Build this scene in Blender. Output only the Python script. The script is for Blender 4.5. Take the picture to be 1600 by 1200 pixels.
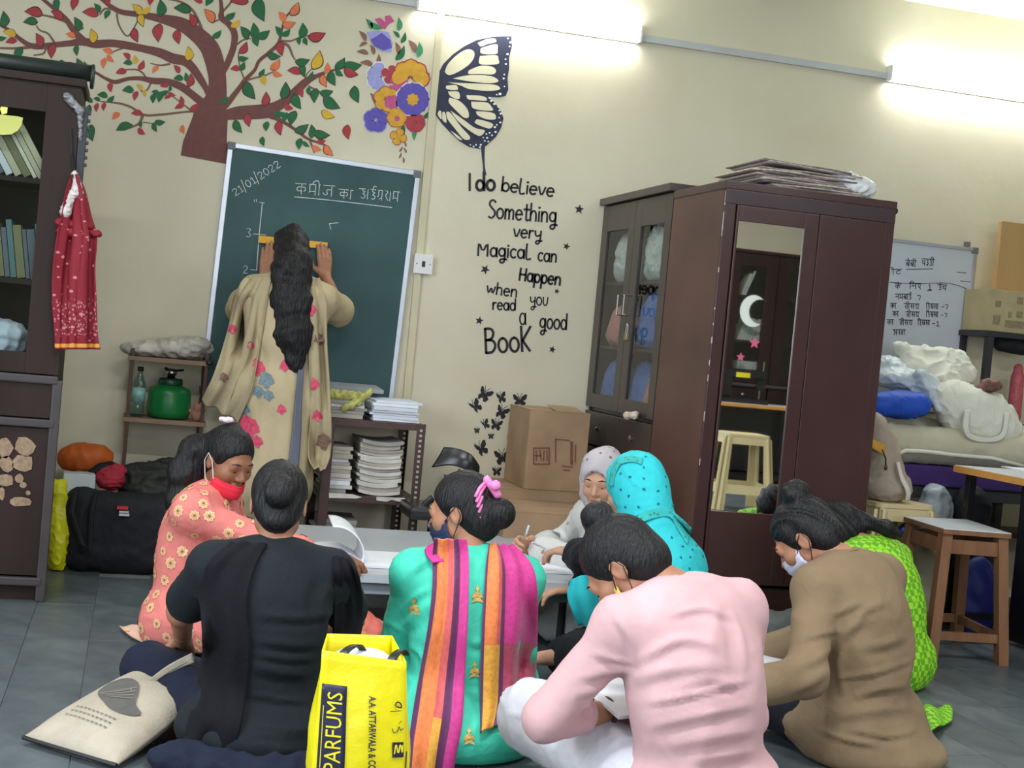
import bpy, bmesh, math, random
import numpy as np
from mathutils import Vector, Matrix

for o in list(bpy.data.objects):
    bpy.data.objects.remove(o)
SC = bpy.context.scene
COL = SC.collection
rng = random.Random(7)

# ------------------------------------------------------------------ camera
FPX, PITCH, ROLL, YAW, CAMH = 2200.0, -.0304, .0922, -.2602, 1.18
_cy, _sy = math.cos(YAW), math.sin(YAW)
CFW = np.array([-_sy*math.cos(PITCH), _cy*math.cos(PITCH), math.sin(PITCH)])
_r0 = np.array([_cy, _sy, 0.]); _u0 = np.cross(_r0, CFW)
CR = math.cos(ROLL)*_r0 + math.sin(ROLL)*_u0
CU = -math.sin(ROLL)*_r0 + math.cos(ROLL)*_u0
CPOS = np.array([0, 0, CAMH])
cam_d = bpy.data.cameras.new('camera'); cam = bpy.data.objects.new('camera', cam_d); COL.objects.link(cam)
cam_d.sensor_width = 36; cam_d.lens = FPX/1600*36; cam_d.clip_start = .05; cam_d.clip_end = 60
_m = Matrix.Identity(4)
for i in range(3):
    _m[i][0] = CR[i]; _m[i][1] = CU[i]; _m[i][2] = -CFW[i]; _m[i][3] = CPOS[i]
cam.matrix_world = _m
SC.camera = cam

def ray(a, b): return CFW + (a-800)/FPX*CR - (b-600)/FPX*CU
def PY(a, b, y): d = ray(a, b); return CPOS + d*(y/d[1])              # photo point on the plane at depth y
def PX(a, b, x): d = ray(a, b); return CPOS + d*(x/d[0])
def PZ(a, b, z): d = ray(a, b); return CPOS + d*((z-CAMH)/d[2])

# ------------------------------------------------------------------ world, lights, exposure
W = bpy.data.worlds.new('world'); SC.world = W; W.use_nodes = True
W.node_tree.nodes['Background'].inputs[0].default_value = (.75, .85, 1, 1)
W.node_tree.nodes['Background'].inputs[1].default_value = 1.0
SC.view_settings.view_transform = 'Standard'; SC.view_settings.look = 'None'
SC.view_settings.gamma = 1; SC.view_settings.use_curve_mapping = False
SC.view_settings.exposure = 0.28

def area(name, loc, target, sx, sy, power, color):
    l = bpy.data.lights.new(name, 'AREA'); l.shape = 'RECTANGLE'; l.size = sx; l.size_y = sy
    l.energy = power; l.color = color
    o = bpy.data.objects.new(name, l); COL.objects.link(o); o.location = loc
    o.rotation_euler = (Vector(target)-Vector(loc)).to_track_quat('-Z', 'Y').to_euler()
    return o
YW = 6.9                      # back wall
XL, XR, YF, ZC = -2.3, 7.3, -2.9, 3.2
# daylight through the windows of the left wall and of the wall behind the camera
area('window_daylight', (XL+.1, 2.2, 1.65), (1.5, 3.4, .5), 2.6, 1.5, 95, (.80, .90, 1))
area('window_daylight', (1.2, YF+.1, 1.75), (1.2, 4, .9), 3.6, 1.5, 85, (.86, .93, 1))
# added overhead fill lights that brighten the hall, no tube fixtures behind them
area('ceiling_fill_light', (.6, 2.4, ZC-.12), (.6, 2.4, 0), 1.2, .12, 60, (.97, .97, 1))
area('ceiling_fill_light', (-.6, 4.2, ZC-.12), (-.6, 4.2, 0), 1.2, .12, 26, (1, .98, .94))
area('ceiling_fill_light', (4.6, -.6, ZC-.12), (4.6, -.6, 0), 1.2, .12, 55, (.97, .97, 1))  # fill added behind the camera to brighten what the mirror reflects
area('ceiling_fill_light', (3.4, 2.6, ZC-.12), (3.4, 2.6, 0), 1.2, .12, 40, (.97, .97, 1))

# ------------------------------------------------------------------ materials
def lin(c):
    return tuple(((v/255)/12.92 if v/255 <= .04045 else ((v/255+.055)/1.055)**2.4) for v in c[:3]) + (1,)
class N:
    def __init__(s, name):
        s.m = bpy.data.materials.new(name); s.m.use_nodes = True; s.t = s.m.node_tree
        s.b = s.t.nodes['Principled BSDF']; s.out = s.t.nodes['Material Output']
    def n(s, kind, **kw):
        x = s.t.nodes.new('ShaderNode'+kind)
        for k, v in kw.items():
            if k.startswith('i_'):
                key = k[2:]; key = int(key) if key.isdigit() else key.replace('_', ' ')
                x.inputs[key].default_value = v
            else: setattr(x, k, v)
        return x
    def l(s, a, b): s.t.links.new(a, b)
    def coord(s, kind='Object', scale=(1, 1, 1), rot=(0, 0, 0), loc=(0, 0, 0)):
        c = s.n('TexCoord'); m = s.n('Mapping')
        m.inputs['Scale'].default_value = scale; m.inputs['Rotation'].default_value = rot; m.inputs['Location'].default_value = loc
        s.l(c.outputs[kind], m.inputs[0]); return m.outputs[0]
    def mix(s, fac, a, b):
        x = s.n('Mix', data_type='RGBA')
        for k, v in ((0, fac), (6, a), (7, b)):
            if isinstance(v, (tuple, list)): x.inputs[k].default_value = v
            elif isinstance(v, (int, float)): x.inputs[k].default_value = v
            else: s.l(v, x.inputs[k])
        return x.outputs[2]
    def ramp(s, src, stops, interp='LINEAR'):
        r = s.n('ValToRGB'); r.color_ramp.interpolation = interp
        e = r.color_ramp.elements
        while len(e) < len(stops): e.new(.5)
        for i, (p, c) in enumerate(stops):
            e[i].position = p; e[i].color = c if len(c) == 4 else lin(c)
        s.l(src, r.inputs[0]); return r.outputs[0]
    def math(s, op, a, b=0, c=0):
        x = s.n('Math', operation=op)
        for k, v in enumerate((a, b, c)):
            if isinstance(v, (int, float)): x.inputs[k].default_value = v
            else: s.l(v, x.inputs[k])
        return x.outputs[0]
    def color(s, v):
        if isinstance(v, tuple): s.b.inputs['Base Color'].default_value = v
        else: s.l(v, s.b.inputs['Base Color'])
    def bump(s, h, strength=.3, dist=.01):
        b = s.n('Bump'); b.inputs['Strength'].default_value = strength; b.inputs['Distance'].default_value = dist
        s.l(h, b.inputs['Height']); s.l(b.outputs[0], s.b.inputs['Normal'])
BW = ((0, 0, 0, 1), (1, 1, 1, 1))
MATS = {}
def mat(name, rgb, rough=.6, var=.12, scale=6, bump=0, bscale=60, spec=.4, metal=0, stretch=(1, 1, 1), sheen=0):
    if name in MATS: return MATS[name]
    k = N(name); c = lin(rgb)
    k.b.inputs['Roughness'].default_value = rough; k.b.inputs['Specular IOR Level'].default_value = spec
    k.b.inputs['Metallic'].default_value = metal
    if sheen: k.b.inputs['Sheen Weight'].default_value = sheen
    v = k.coord('Object', stretch)
    nz = k.n('TexNoise', i_Scale=scale, i_Detail=4.0); k.l(v, nz.inputs['Vector'])
    dk = tuple(x*(1-var) for x in c[:3])+(1,); lt = tuple(min(1, x*(1+var)) for x in c[:3])+(1,)
    k.color(k.ramp(nz.outputs[0], ((.3, dk), (.7, lt))))
    if bump:
        n2 = k.n('TexNoise', i_Scale=bscale, i_Detail=5.0); k.l(v, n2.inputs['Vector'])
        k.bump(n2.outputs[0], bump, .01)
    MATS[name] = k.m; return k.m

# ------------------------------------------------------------------ object helpers
def link(name, me, m=None, parent=None, loc=(0, 0, 0)):
    o = bpy.data.objects.new(name, me); COL.objects.link(o); o.location = loc
    if m is not None and me is not None and not me.materials: me.materials.append(m)
    if parent is not None: o.parent = parent
    return o
def tag(o, label=None, cat=None, group=None, kind=None):
    if label: o['label'] = label
    if cat: o['category'] = cat
    if group: o['group'] = group
    if kind: o['kind'] = kind
    return o
def thing(name, label, cat, loc=(0, 0, 0), group=None, rz=0):
    o = bpy.data.objects.new(name, None); COL.objects.link(o); o.location = loc; o.rotation_euler = (0, 0, rz)
    o.empty_display_size = .1
    return tag(o, label, cat, group)
class B:
    """collects shapes in world or thing coordinates and links them as one mesh"""
    def __init__(s, org=(0, 0, 0)):
        s.bm = bmesh.new(); s.inv = None
        if isinstance(org, bpy.types.Object): s.inv = org.matrix_basis.inverted(); s.org = Vector((0, 0, 0))
        else: s.org = Vector(org)
    def box(s, x0, x1, y0, y1, z0, z1, bev=0, rot=None, piv=None):
        b = bmesh.new(); bmesh.ops.create_cube(b, size=1)
        for v in b.verts: v.co = Vector(((v.co.x+.5)*(x1-x0)+x0, (v.co.y+.5)*(y1-y0)+y0, (v.co.z+.5)*(z1-z0)+z0))
        if bev: bmesh.ops.bevel(b, geom=b.edges[:], offset=bev, segments=2, affect='EDGES', profile=.7)
        if rot is not None:
            p = Vector(piv) if piv is not None else Vector(((x0+x1)/2, (y0+y1)/2, (z0+z1)/2))
            for v in b.verts: v.co = p + rot @ (v.co-p)
        return s._add(b)
    def _add(s, b):
        me = bpy.data.meshes.new('t'); b.to_mesh(me); b.free(); s.bm.from_mesh(me); bpy.data.meshes.remove(me); return s
    def tube(s, pts, r, n=8, cap=True):
        pts = [Vector(p) for p in pts]; rs = r if isinstance(r, (list, tuple)) else [r]*len(pts)
        up = None; rings = []
        for i, p in enumerate(pts):
            d = (pts[min(i+1, len(pts)-1)]-pts[max(i-1, 0)]).normalized()
            if up is None: up = Vector((0, 0, 1)) if abs(d.z) < .9 else Vector((1, 0, 0))
            a = d.cross(up).normalized(); up = a.cross(d).normalized()
            rings.append([s.bm.verts.new(p+rs[i]*(math.cos(2*math.pi*j/n)*a+math.sin(2*math.pi*j/n)*up)) for j in range(n)])
        for A, Bq in zip(rings, rings[1:]):
            for j in range(n): s.bm.faces.new((A[j], A[(j+1) % n], Bq[(j+1) % n], Bq[j]))
        if cap: s.bm.faces.new(rings[0][::-1]); s.bm.faces.new(rings[-1])
        return s
    def lathe(s, prof, c=(0, 0, 0), n=20, ax=None):
        c = Vector(c); rings = []
        q = Vector((0, 0, 1)).rotation_difference(Vector(ax)) if ax is not None else None
        for r, z in prof:
            ring = []
            for j in range(n):
                v = Vector((r*math.cos(2*math.pi*j/n), r*math.sin(2*math.pi*j/n), z))
                if q: v = q @ v
                ring.append(s.bm.verts.new(c+v))
            rings.append(ring)
        for A, Bq in zip(rings, rings[1:]):
            for j in range(n): s.bm.faces.new((A[j], A[(j+1) % n], Bq[(j+1) % n], Bq[j]))
        s.bm.faces.new(rings[0][::-1]); s.bm.faces.new(rings[-1]); return s
    def prism(s, pts, d):
        """polygon of 3D points pushed along vector d"""
        pts = [Vector(p) for p in pts]; d = Vector(d)
        a = [s.bm.verts.new(p) for p in pts]; b = [s.bm.verts.new(p+d) for p in pts]; n = len(a)
        s.bm.faces.new(a); s.bm.faces.new(b[::-1])
        for i in range(n): s.bm.faces.new((a[i], b[i], b[(i+1) % n], a[(i+1) % n]))
        return s
    def rbox(s, x0, x1, y0, y1, z0, z1, r, n=5):
        """slab with corners rounded in plan"""
        P = []
        for cx, cy, a in ((x1-r, y1-r, 0), (x0+r, y1-r, 90), (x0+r, y0+r, 180), (x1-r, y0+r, 270)):
            P += [(cx+r*math.cos(math.radians(a+90*i/n)), cy+r*math.sin(math.radians(a+90*i/n)), z0) for i in range(n+1)]
        return s.prism(P, (0, 0, z1-z0))
    def poly(s, pts):
        s.bm.faces.new([s.bm.verts.new(Vector(p)) for p in pts]); return s
    def mesh(s, name, smooth=False, fix=True):
        if s.inv is not None: bmesh.ops.transform(s.bm, matrix=s.inv, verts=s.bm.verts)
        if s.org.length: bmesh.ops.translate(s.bm, verts=s.bm.verts, vec=-s.org)
        if fix: bmesh.ops.recalc_face_normals(s.bm, faces=s.bm.faces)
        me = bpy.data.meshes.new(name); s.bm.to_mesh(me); s.bm.free()
        if smooth:
            for p in me.polygons: p.use_smooth = True
        return me
    def build(s, name, m, parent=None, smooth=False, loc=None, fix=True):
        me = s.mesh(name, smooth, fix)
        return link(name, me, m, parent, loc if loc is not None else (0, 0, 0))
def top(b, name, m, org, label, cat, group=None, smooth=False):
    """a thing that is one mesh: built in world coordinates, origin moved to org"""
    b.org = Vector(org); o = b.build(name, m, None, smooth, loc=org); return tag(o, label, cat, group)
def npmesh(name, V, F, smooth=True, uv=None):
    V = np.asarray(V, np.float32); F = np.asarray(F, np.int32)
    me = bpy.data.meshes.new(name); me.vertices.add(len(V)); me.vertices.foreach_set('co', V.ravel())
    k = F.shape[1]; me.loops.add(F.size); me.loops.foreach_set('vertex_index', F.ravel())
    me.polygons.add(len(F)); me.polygons.foreach_set('loop_start', np.arange(0, F.size, k, dtype=np.int32))
    me.update(calc_edges=True); me.validate()
    if smooth: me.polygons.foreach_set('use_smooth', np.ones(len(me.polygons), bool))
    if uv is not None:
        u = me.uv_layers.new(name='UVMap'); idx = np.empty(len(me.loops), np.int32); me.loops.foreach_get('vertex_index', idx)
        u.data.foreach_set('uv', np.asarray(uv, np.float32)[idx].ravel())
    return me
def crom(pts, n):
    """Catmull-Rom through rows of points (k, ...) resampled to n"""
    P = np.asarray(pts, float); k = len(P)
    if k == 1: return np.repeat(P, n, 0)
    t = np.linspace(0, k-1, n); i = np.clip(t.astype(int), 0, k-2); f = (t-i).reshape((-1,)+(1,)*(P.ndim-1))
    p0, p1, p2, p3 = P[np.maximum(i-1, 0)], P[i], P[i+1], P[np.minimum(i+2, k-1)]
    return .5*((2*p1)+(-p0+p2)*f+(2*p0-5*p1+4*p2-p3)*f**2+(-p0+3*p1-3*p2+p3)*f**3)
def sheet(rows, nu, nv, th, wave=None, org=(0, 0, 0)):
    """cloth from rows of points (row = across), smoothed, given waves and thickness"""
    G = np.stack([crom(r, nu) for r in rows]); G = crom(G, nv)          # nv x nu x 3
    du = np.gradient(G, axis=1); dv = np.gradient(G, axis=0); nn = np.cross(du, dv)
    nn /= np.linalg.norm(nn, axis=2, keepdims=True)+1e-9
    U, Vv = np.meshgrid(np.linspace(0, 1, nu), np.linspace(0, 1, nv))
    if wave: G = G + nn*wave(U, Vv)[..., None]
    A = G+nn*th/2; Bk = G-nn*th/2
    V = np.concatenate([A.reshape(-1, 3), Bk.reshape(-1, 3)]) - np.asarray(org)
    uv = np.concatenate([np.stack([U, Vv], 2).reshape(-1, 2)]*2)
    I = np.arange(nu*nv).reshape(nv, nu); n = nu*nv
    q = np.stack([I[:-1, :-1], I[:-1, 1:], I[1:, 1:], I[1:, :-1]], 2).reshape(-1, 4)
    Fs = [q, q[:, ::-1]+n]
    for e in (I[0], I[:, -1], I[-1][::-1], I[:, 0][::-1]):
        Fs.append(np.stack([e[:-1], e[:-1]+n, e[1:]+n, e[1:]], 1))
    return V, np.concatenate(Fs), uv
def cloth(name, m, rows, nu=16, nv=24, th=.004, wave=None, parent=None, org=(0, 0, 0), loc=None):
    V, F, uv = sheet(rows, nu, nv, th, wave, org)
    return link(name, npmesh(name, V, F, True, uv), m, parent, loc if loc is not None else (0, 0, 0))

# ------------------------------------------------------------------ smooth solids (signed distance fields)
def cap(a, b, ra, rb=None, flat=None): return ('c', np.array(a, float), np.array(b, float), ra, ra if rb is None else rb, flat)
def ell(c, r, ax=None): return ('e', np.array(c, float), np.array(r, float), np.eye(3) if ax is None else np.array(ax, float))
def _bb(p):
    if p[0] == 'c':
        R = max(p[3], p[4]); return np.minimum(p[1], p[2])-R, np.maximum(p[1], p[2])+R
    R = p[2].max(); return p[1]-R, p[1]+R
def _dist(p, X, Y, Z):
    if p[0] == 'c':
        _, a, b, ra, rb, fl = p; q = [X-a[0], Y-a[1], Z-a[2]]; ab = b-a; s = 1
        if fl is not None:
            n = np.array(fl[0], float); n /= np.linalg.norm(n); s = fl[1]; k = 1/s-1
            dn = q[0]*n[0]+q[1]*n[1]+q[2]*n[2]; q = [q[i]+n[i]*dn*k for i in range(3)]; ab = ab+n*(ab@n)*k
        L = ab@ab+1e-12; t = np.clip((q[0]*ab[0]+q[1]*ab[1]+q[2]*ab[2])/L, 0, 1)
        d = np.sqrt((q[0]-ab[0]*t)**2+(q[1]-ab[1]*t)**2+(q[2]-ab[2]*t)**2)-(ra+(rb-ra)*t)
        return d*(1 if s == 1 else (s+1)/2)
    _, c, r, ax = p; q = [X-c[0], Y-c[1], Z-c[2]]; k0 = 0; k1 = 0
    for i in range(3):
        w = q[0]*ax[i][0]+q[1]*ax[i][1]+q[2]*ax[i][2]; k0 = k0+(w/r[i])**2; k1 = k1+(w/r[i]**2)**2
    k0 = np.sqrt(k0); return k0*(k0-1)/(np.sqrt(k1)+1e-9)
def field(prims, vox, lo=None, hi=None, clipz=None, extra=None):
    pos = [p for p in prims if p[1] >= 0]
    if lo is None:
        bbs = [_bb(p[0]) for p in pos]; lo = np.min([b[0] for b in bbs], 0)-3*vox; hi = np.max([b[1] for b in bbs], 0)+3*vox
    lo = np.array(lo, float); hi = np.array(hi, float)
    n = np.ceil((hi-lo)/vox).astype(int)+1; ax = [(lo[i]+vox*np.arange(n[i])).astype(np.float32) for i in range(3)]
    D = np.full(n, .5, np.float32)
    for pr, k in prims:
        sub = k < 0; kk = abs(k); b0, b1 = _bb(pr); mg = kk+3*vox
        i0 = np.clip(np.floor((b0-mg-lo)/vox).astype(int), 0, n); i1 = np.clip(np.ceil((b1+mg-lo)/vox).astype(int)+1, 0, n)
        if (i1 <= i0).any(): continue
        sl = tuple(slice(a, b) for a, b in zip(i0, i1))
        X = ax[0][sl[0]][:, None, None]; Y = ax[1][sl[1]][None, :, None]; Z = ax[2][sl[2]][None, None, :]
        d = _dist(pr, X, Y, Z).astype(np.float32); A = D[sl]
        if sub: A, d = -A, d
        if kk > 1e-5:
            h = np.clip(.5+.5*(d-A)/kk, 0, 1); R = d+(A-d)*h-kk*h*(1-h)
        else: R = np.minimum(A, d)
        D[sl] = -R if sub else R
    if clipz is not None: D = np.maximum(D, (clipz-ax[2])[None, None, :])
    if extra is not None: D = extra(D, ax[0][:, None, None], ax[1][None, :, None], ax[2][None, None, :])
    return D, lo
def nets(D, lo, h):
    s = D < 0; n = D.shape
    c = np.zeros([k-1 for k in n], np.int8)
    for dx in (0, 1):
        for dy in (0, 1):
            for dz in (0, 1): c += s[dx:n[0]-1+dx, dy:n[1]-1+dy, dz:n[2]-1+dz]
    act = np.argwhere((c > 0) & (c < 8))
    if not len(act): return np.zeros((0, 3)), np.zeros((0, 4), int)
    idx = np.full([k-1 for k in n], -1, np.int32); idx[tuple(act.T)] = np.arange(len(act))
    off = np.array([(a, b, d) for a in (0, 1) for b in (0, 1) for d in (0, 1)])
    val = np.stack([D[tuple((act+o).T)] for o in off], 1); P = np.zeros((len(act), 3)); cnt = np.zeros(len(act))
    for i in range(8):
        for j in range(i+1, 8):
            if np.abs(off[i]-off[j]).sum() != 1: continue
            m = (val[:, i] < 0) != (val[:, j] < 0); t = val[m, i]/(val[m, i]-val[m, j])
            P[m] += off[i]+t[:, None]*(off[j]-off[i]); cnt[m] += 1
    V = lo+h*(act+P/cnt[:, None]); F = []
    for a in range(3):
        b, d = (a+1) % 3, (a+2) % 3
        sl0 = [slice(None)]*3; sl1 = [slice(None)]*3
        sl0[a] = slice(0, n[a]-1); sl1[a] = slice(1, n[a])
        e = np.argwhere(s[tuple(sl0)] != s[tuple(sl1)])
        e = e[(e[:, b] > 0) & (e[:, d] > 0) & (e[:, b] < n[b]-1) & (e[:, d] < n[d]-1)]
        if not len(e): continue
        inside = s[tuple(e.T)]; q = []
        for (ob, od) in ((-1, -1), (0, -1), (0, 0), (-1, 0)):
            w = e.copy(); w[:, b] += ob; w[:, d] += od; q.append(idx[tuple(w.T)])
        q = np.stack(q, 1); q[~inside] = q[~inside][:, ::-1]; F.append(q)
    return V, np.concatenate(F)
def sdf(prims, vox, org=(0, 0, 0), disp=None, **kw):
    D, lo = field(prims, vox, **kw); V, F = nets(D, lo, vox)
    if disp is not None and len(V):
        e1 = V[F[:, 2]]-V[F[:, 0]]; e2 = V[F[:, 3]]-V[F[:, 1]]; fn = np.cross(e1, e2); Nn = np.zeros_like(V)
        for k in range(4): np.add.at(Nn, F[:, k], fn)
        Nn /= np.linalg.norm(Nn, axis=1, keepdims=True)+1e-12
        V = V+Nn*disp(V)[:, None]
        if kw.get('clipz') is not None: V[:, 2] = np.maximum(V[:, 2], kw['clipz'])
    return V-np.asarray(org), F
def noise(seed, freq, aniso=(1, 1, 1)):
    """cheap smooth wrinkle noise from warped sines"""
    g = np.random.RandomState(seed); Ws = g.normal(size=(7, 3))*np.array(aniso)*freq; ph = g.uniform(0, 6.28, 7); W2 = g.normal(size=(3, 3))*freq*.5
    def f(V):
        w = np.sin(V@W2.T)*.9; t = 0
        for i in range(7): t = t+np.sin(V@Ws[i]+ph[i]+w[:, i % 3]*1.6)
        return t/7
    return f
def folds(seed, freq, amp, aniso=(1, 1, 1)):
    f = noise(seed, freq, aniso); g = noise(seed+50, freq*2.2, aniso)
    return lambda V: amp*((1-np.abs(f(V))*3).clip(-1, 1)*.8+g(V)*.6)
def creases(seed, freq, amp, aniso=(1, 1, 1)):
    """sharp cloth creases: thin ridges and soft dents"""
    f = noise(seed, freq, aniso); g = noise(seed+9, freq*1.9, aniso); m = noise(seed+17, freq*.45)
    return lambda V: amp*(np.exp(-(f(V)/.10)**2)*(.5+m(V)*1.6).clip(0, 1.2)+.6*np.exp(-(g(V)/.09)**2)*(.4-m(V)*1.5).clip(0, 1)-.25)
# ================================================================== room shell
k = N('cream_painted_plaster')
v = k.coord('Object', (1, 1, 1))
n1 = k.n('TexNoise', i_Scale=1.3, i_Detail=5.0); k.l(v, n1.inputs['Vector'])
n2 = k.n('TexNoise', i_Scale=22.0, i_Detail=6.0); k.l(v, n2.inputs['Vector'])
k.color(k.ramp(n1.outputs[0], ((.32, lin((206, 198, 174))), (.5, lin((213, 206, 184))), (.7, lin((218, 211, 190))))))
k.b.inputs['Roughness'].default_value = .55; k.b.inputs['Specular IOR Level'].default_value = .25
k.bump(k.math('ADD', n1.outputs[0], k.math('MULTIPLY', n2.outputs[0], .12)), .25, .03)
M_wall = k.m
M_ceil = mat('ceiling_whitewash', (196, 204, 184), .8, .04, 2)
k = N('dark_kota_stone')
v = k.coord('Object', (1, 1, 1)); oi = k.n('ObjectInfo')
n1 = k.n('TexNoise', i_Scale=4.0, i_Detail=8.0, i_Roughness=.65); k.l(v, n1.inputs['Vector'])
base = k.ramp(n1.outputs[0], ((.25, lin((66, 75, 80))), (.5, lin((84, 93, 98))), (.8, lin((104, 112, 115)))))
hs = k.n('HueSaturation'); k.l(base, hs.inputs['Color']); k.l(k.math('ADD', k.math('MULTIPLY', oi.outputs['Random'], .3), .85), hs.inputs['Value'])
k.color(hs.outputs[0]); k.b.inputs['Roughness'].default_value = .38
n3 = k.n('TexNoise', i_Scale=9.0, i_Detail=4.0); k.l(v, n3.inputs['Vector'])
k.l(k.math('ADD', k.math('MULTIPLY', n3.outputs[0], .35), .2), k.b.inputs['Roughness'])
k.bump(n1.outputs[0], .12, .01); M_floor = k.m
M_grout = mat('pale_floor_joint', (120, 124, 120), .8, .15)

fl = B().box(XL, XR, YF, YW, -.12, -.006).build('floor', M_grout); tag(fl, kind='structure')
def tile_mesh(w, l):
    return B().box(-w/2, w/2, -l/2, l/2, -.012, 0, .0012).mesh('stone_tile')
tm = tile_mesh(.213, 1.195); tm.materials.append(M_floor)
nt = 0
for i in range(-5, 21):
    for j in range(0, 6):
        cx = -.085+.215*(i+.5); cy0 = .9+1.2*j+(.6 if i % 2 else 0)
        if cy0 > 6.4 and cy0+.6 > YW+.02: continue
        o = link('stone_tile', tm, None, fl, (cx, cy0, 0)); nt += 1
tm2 = B().box(XL, XR, YF, .28, -.012, 0).mesh('stone_apron'); tm2.materials.append(M_floor)
link('stone_apron', tm2, None, fl)
xr = -.085+.215*21
B().box(xr+.001, XR, .3, YW, -.012, 0).build('stone_apron', M_floor, fl)
xl = -.085-.215*5
B().box(XL, xl-.001, .3, YW, -.012, 0).build('stone_apron', M_floor, fl)

wb = B().box(XL-.2, XR+.2, YW, YW+.2, -.1, ZC).build('wall_back', M_wall); tag(wb, kind='structure')
# side walls with real window openings
def wall_with_window(name, axis, at, thick, a0, a1, w0, w1, z0, z1):
    b = B()
    def seg(p, q, za, zb):
        if axis == 'x': b.box(at, at+thick, p, q, za, zb)
        else: b.box(p, q, at, at+thick, za, zb)
    seg(a0, w0, -.1, ZC); seg(w1, a1, -.1, ZC); seg(w0, w1, -.1, z0); seg(w0, w1, z1, ZC)
    return tag(b.build(name, M_wall), kind='structure')
wall_with_window('wall_left', 'x', XL-.2, .2, YF, YW, .8, 3.6, .9, 2.4)
tag(B().box(XR, XR+.2, YF, YW, -.1, ZC).build('wall_right', M_wall), kind='structure')
wall_with_window('wall_front', 'y', YF-.2, .2, XL-.2, XR+.2, -.7, 3.1, 1.0, 2.5)
M_wframe = mat('window_frame_paint', (150, 140, 120), .5, .06)
def window(name, axis, at, a0, a1, z0, z1, n):
    b = B()
    for t in np.linspace(a0, a1, n+1):
        if axis == 'x': b.box(at-.03, at+.03, t-.025, t+.025, z0, z1)
        else: b.box(t-.025, t+.025, at-.03, at+.03, z0, z1)
    for z in (z0, (z0+z1)/2, z1):
        if axis == 'x': b.box(at-.03, at+.03, a0, a1, z-.025, z+.025)
        else: b.box(a0, a1, at-.03, at+.03, z-.025, z+.025)
    tag(b.build(name, M_wframe), kind='structure')
window('window_1', 'x', XL-.1, .8, 3.6, .9, 2.4, 4)
window('window_2', 'y', YF-.1, -.7, 3.1, 1.0, 2.5, 5)
tag(B().box(XL-.2, XR+.2, YF-.2, YW+.2, ZC, ZC+.15).build('ceiling', M_ceil), kind='structure')

# vertical cable casing on the back wall, thin conduit below the switch, horizontal casing of the tubes
M_cas = mat('painted_casing', (205, 197, 168), .5, .05)
def vstrip(px, w, d, z0, z1, name):
    x = PY(px[0], px[1], YW)[0]
    return tag(B().box(x-w/2, x+w/2, YW-d, YW, z0, z1, .002).build(name, M_cas), kind='structure')
vstrip((683, 80), .035, .022, 0, ZC, 'trim_1')
zt = 2.785
M_cas2 = mat('grey_white_casing', (190, 192, 196), .45, .05)
# two glowing LED battens fixed along that casing
k = N('lit_tube'); em = k.n('Emission'); em.inputs[0].default_value = (1, 1, .98, 1); em.inputs[1].default_value = 62
k.l(em.outputs[0], k.out.inputs[0]); M_tube = k.m
M_bat = mat('white_batten', (232, 233, 235), .4, .03)
xs_ = [-.8]
for (pa, pb, lab) in (((652, 0), (1003, 58), 'glowing white tube light above the butterfly wing'), ((1390, 126), (1740, 185), 'glowing white tube light above the whiteboard at right')):
    xa = PY(*pa, YW-.05)[0]; xb = PY(*pb, YW-.05)[0]; xs_ += [xa, xb]
    t = thing('tube_light', lab, 'light', ((xa+xb)/2, YW-.02, zt), 'tube lights on the back wall')
    org = t.location
    B(org).box(xa, xb, YW-.022, YW-.001, zt-.03, zt+.05, .003).build('batten', M_bat, t)
    P_ = [(xa+.012, YW-.022-.034*math.sin(a), zt+.01-.04*math.cos(a)) for a in np.linspace(0, math.pi, 10)]
    B(org).prism(P_, (xb-xa-.024, 0, 0)).build('tube', M_tube, t)
    for x in (xa, xb-.012): B(org).box(x, x+.012, YW-.058, YW-.02, zt-.032, zt+.052, .003).build('end_cap', M_bat, t)
xs_.append(XR)
for i in range(0, 6, 2): tag(B().box(xs_[i], xs_[i+1], YW-.02, YW, zt-.018, zt+.018, .003).build('trim_2', M_cas2), kind='structure')

# switch box and conduit
p = PY(659, 413, YW); s = thing('wall_switch', 'white switch plate with one small dark switch beside the chalkboard', 'switch', (p[0], YW, p[2]))
M_sw = mat('switch_plastic', (226, 224, 226), .35, .03); M_dk = mat('dark_plastic', (30, 30, 34), .4, .1)
B(s.location).box(p[0]-.043, p[0]+.043, YW-.035, YW, p[2]-.045, p[2]+.045, .006).build('back_box', M_sw, s)
B(s.location).box(p[0]-.047, p[0]+.047, YW-.043, YW-.035, p[2]-.048, p[2]+.048, .003).build('plate', M_sw, s)
B(s.location).box(p[0]-.008, p[0]+.008, YW-.049, YW-.043, p[2]-.014, p[2]+.014, .002).build('rocker', M_dk, s)
for dx in (-.033, .033): B(s.location).lathe([(.003, 0), (.003, .002)], (p[0]+dx, YW-.043, p[2]), 8, (0, -1, 0)).build('screw', M_dk, s)
xs = PY(650, 470, YW)[0]
tag(B().box(xs-.008, xs+.008, YW-.012, YW, .8, p[2]-.05, .002).build('trim_3', M_cas), kind='structure')

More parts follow.
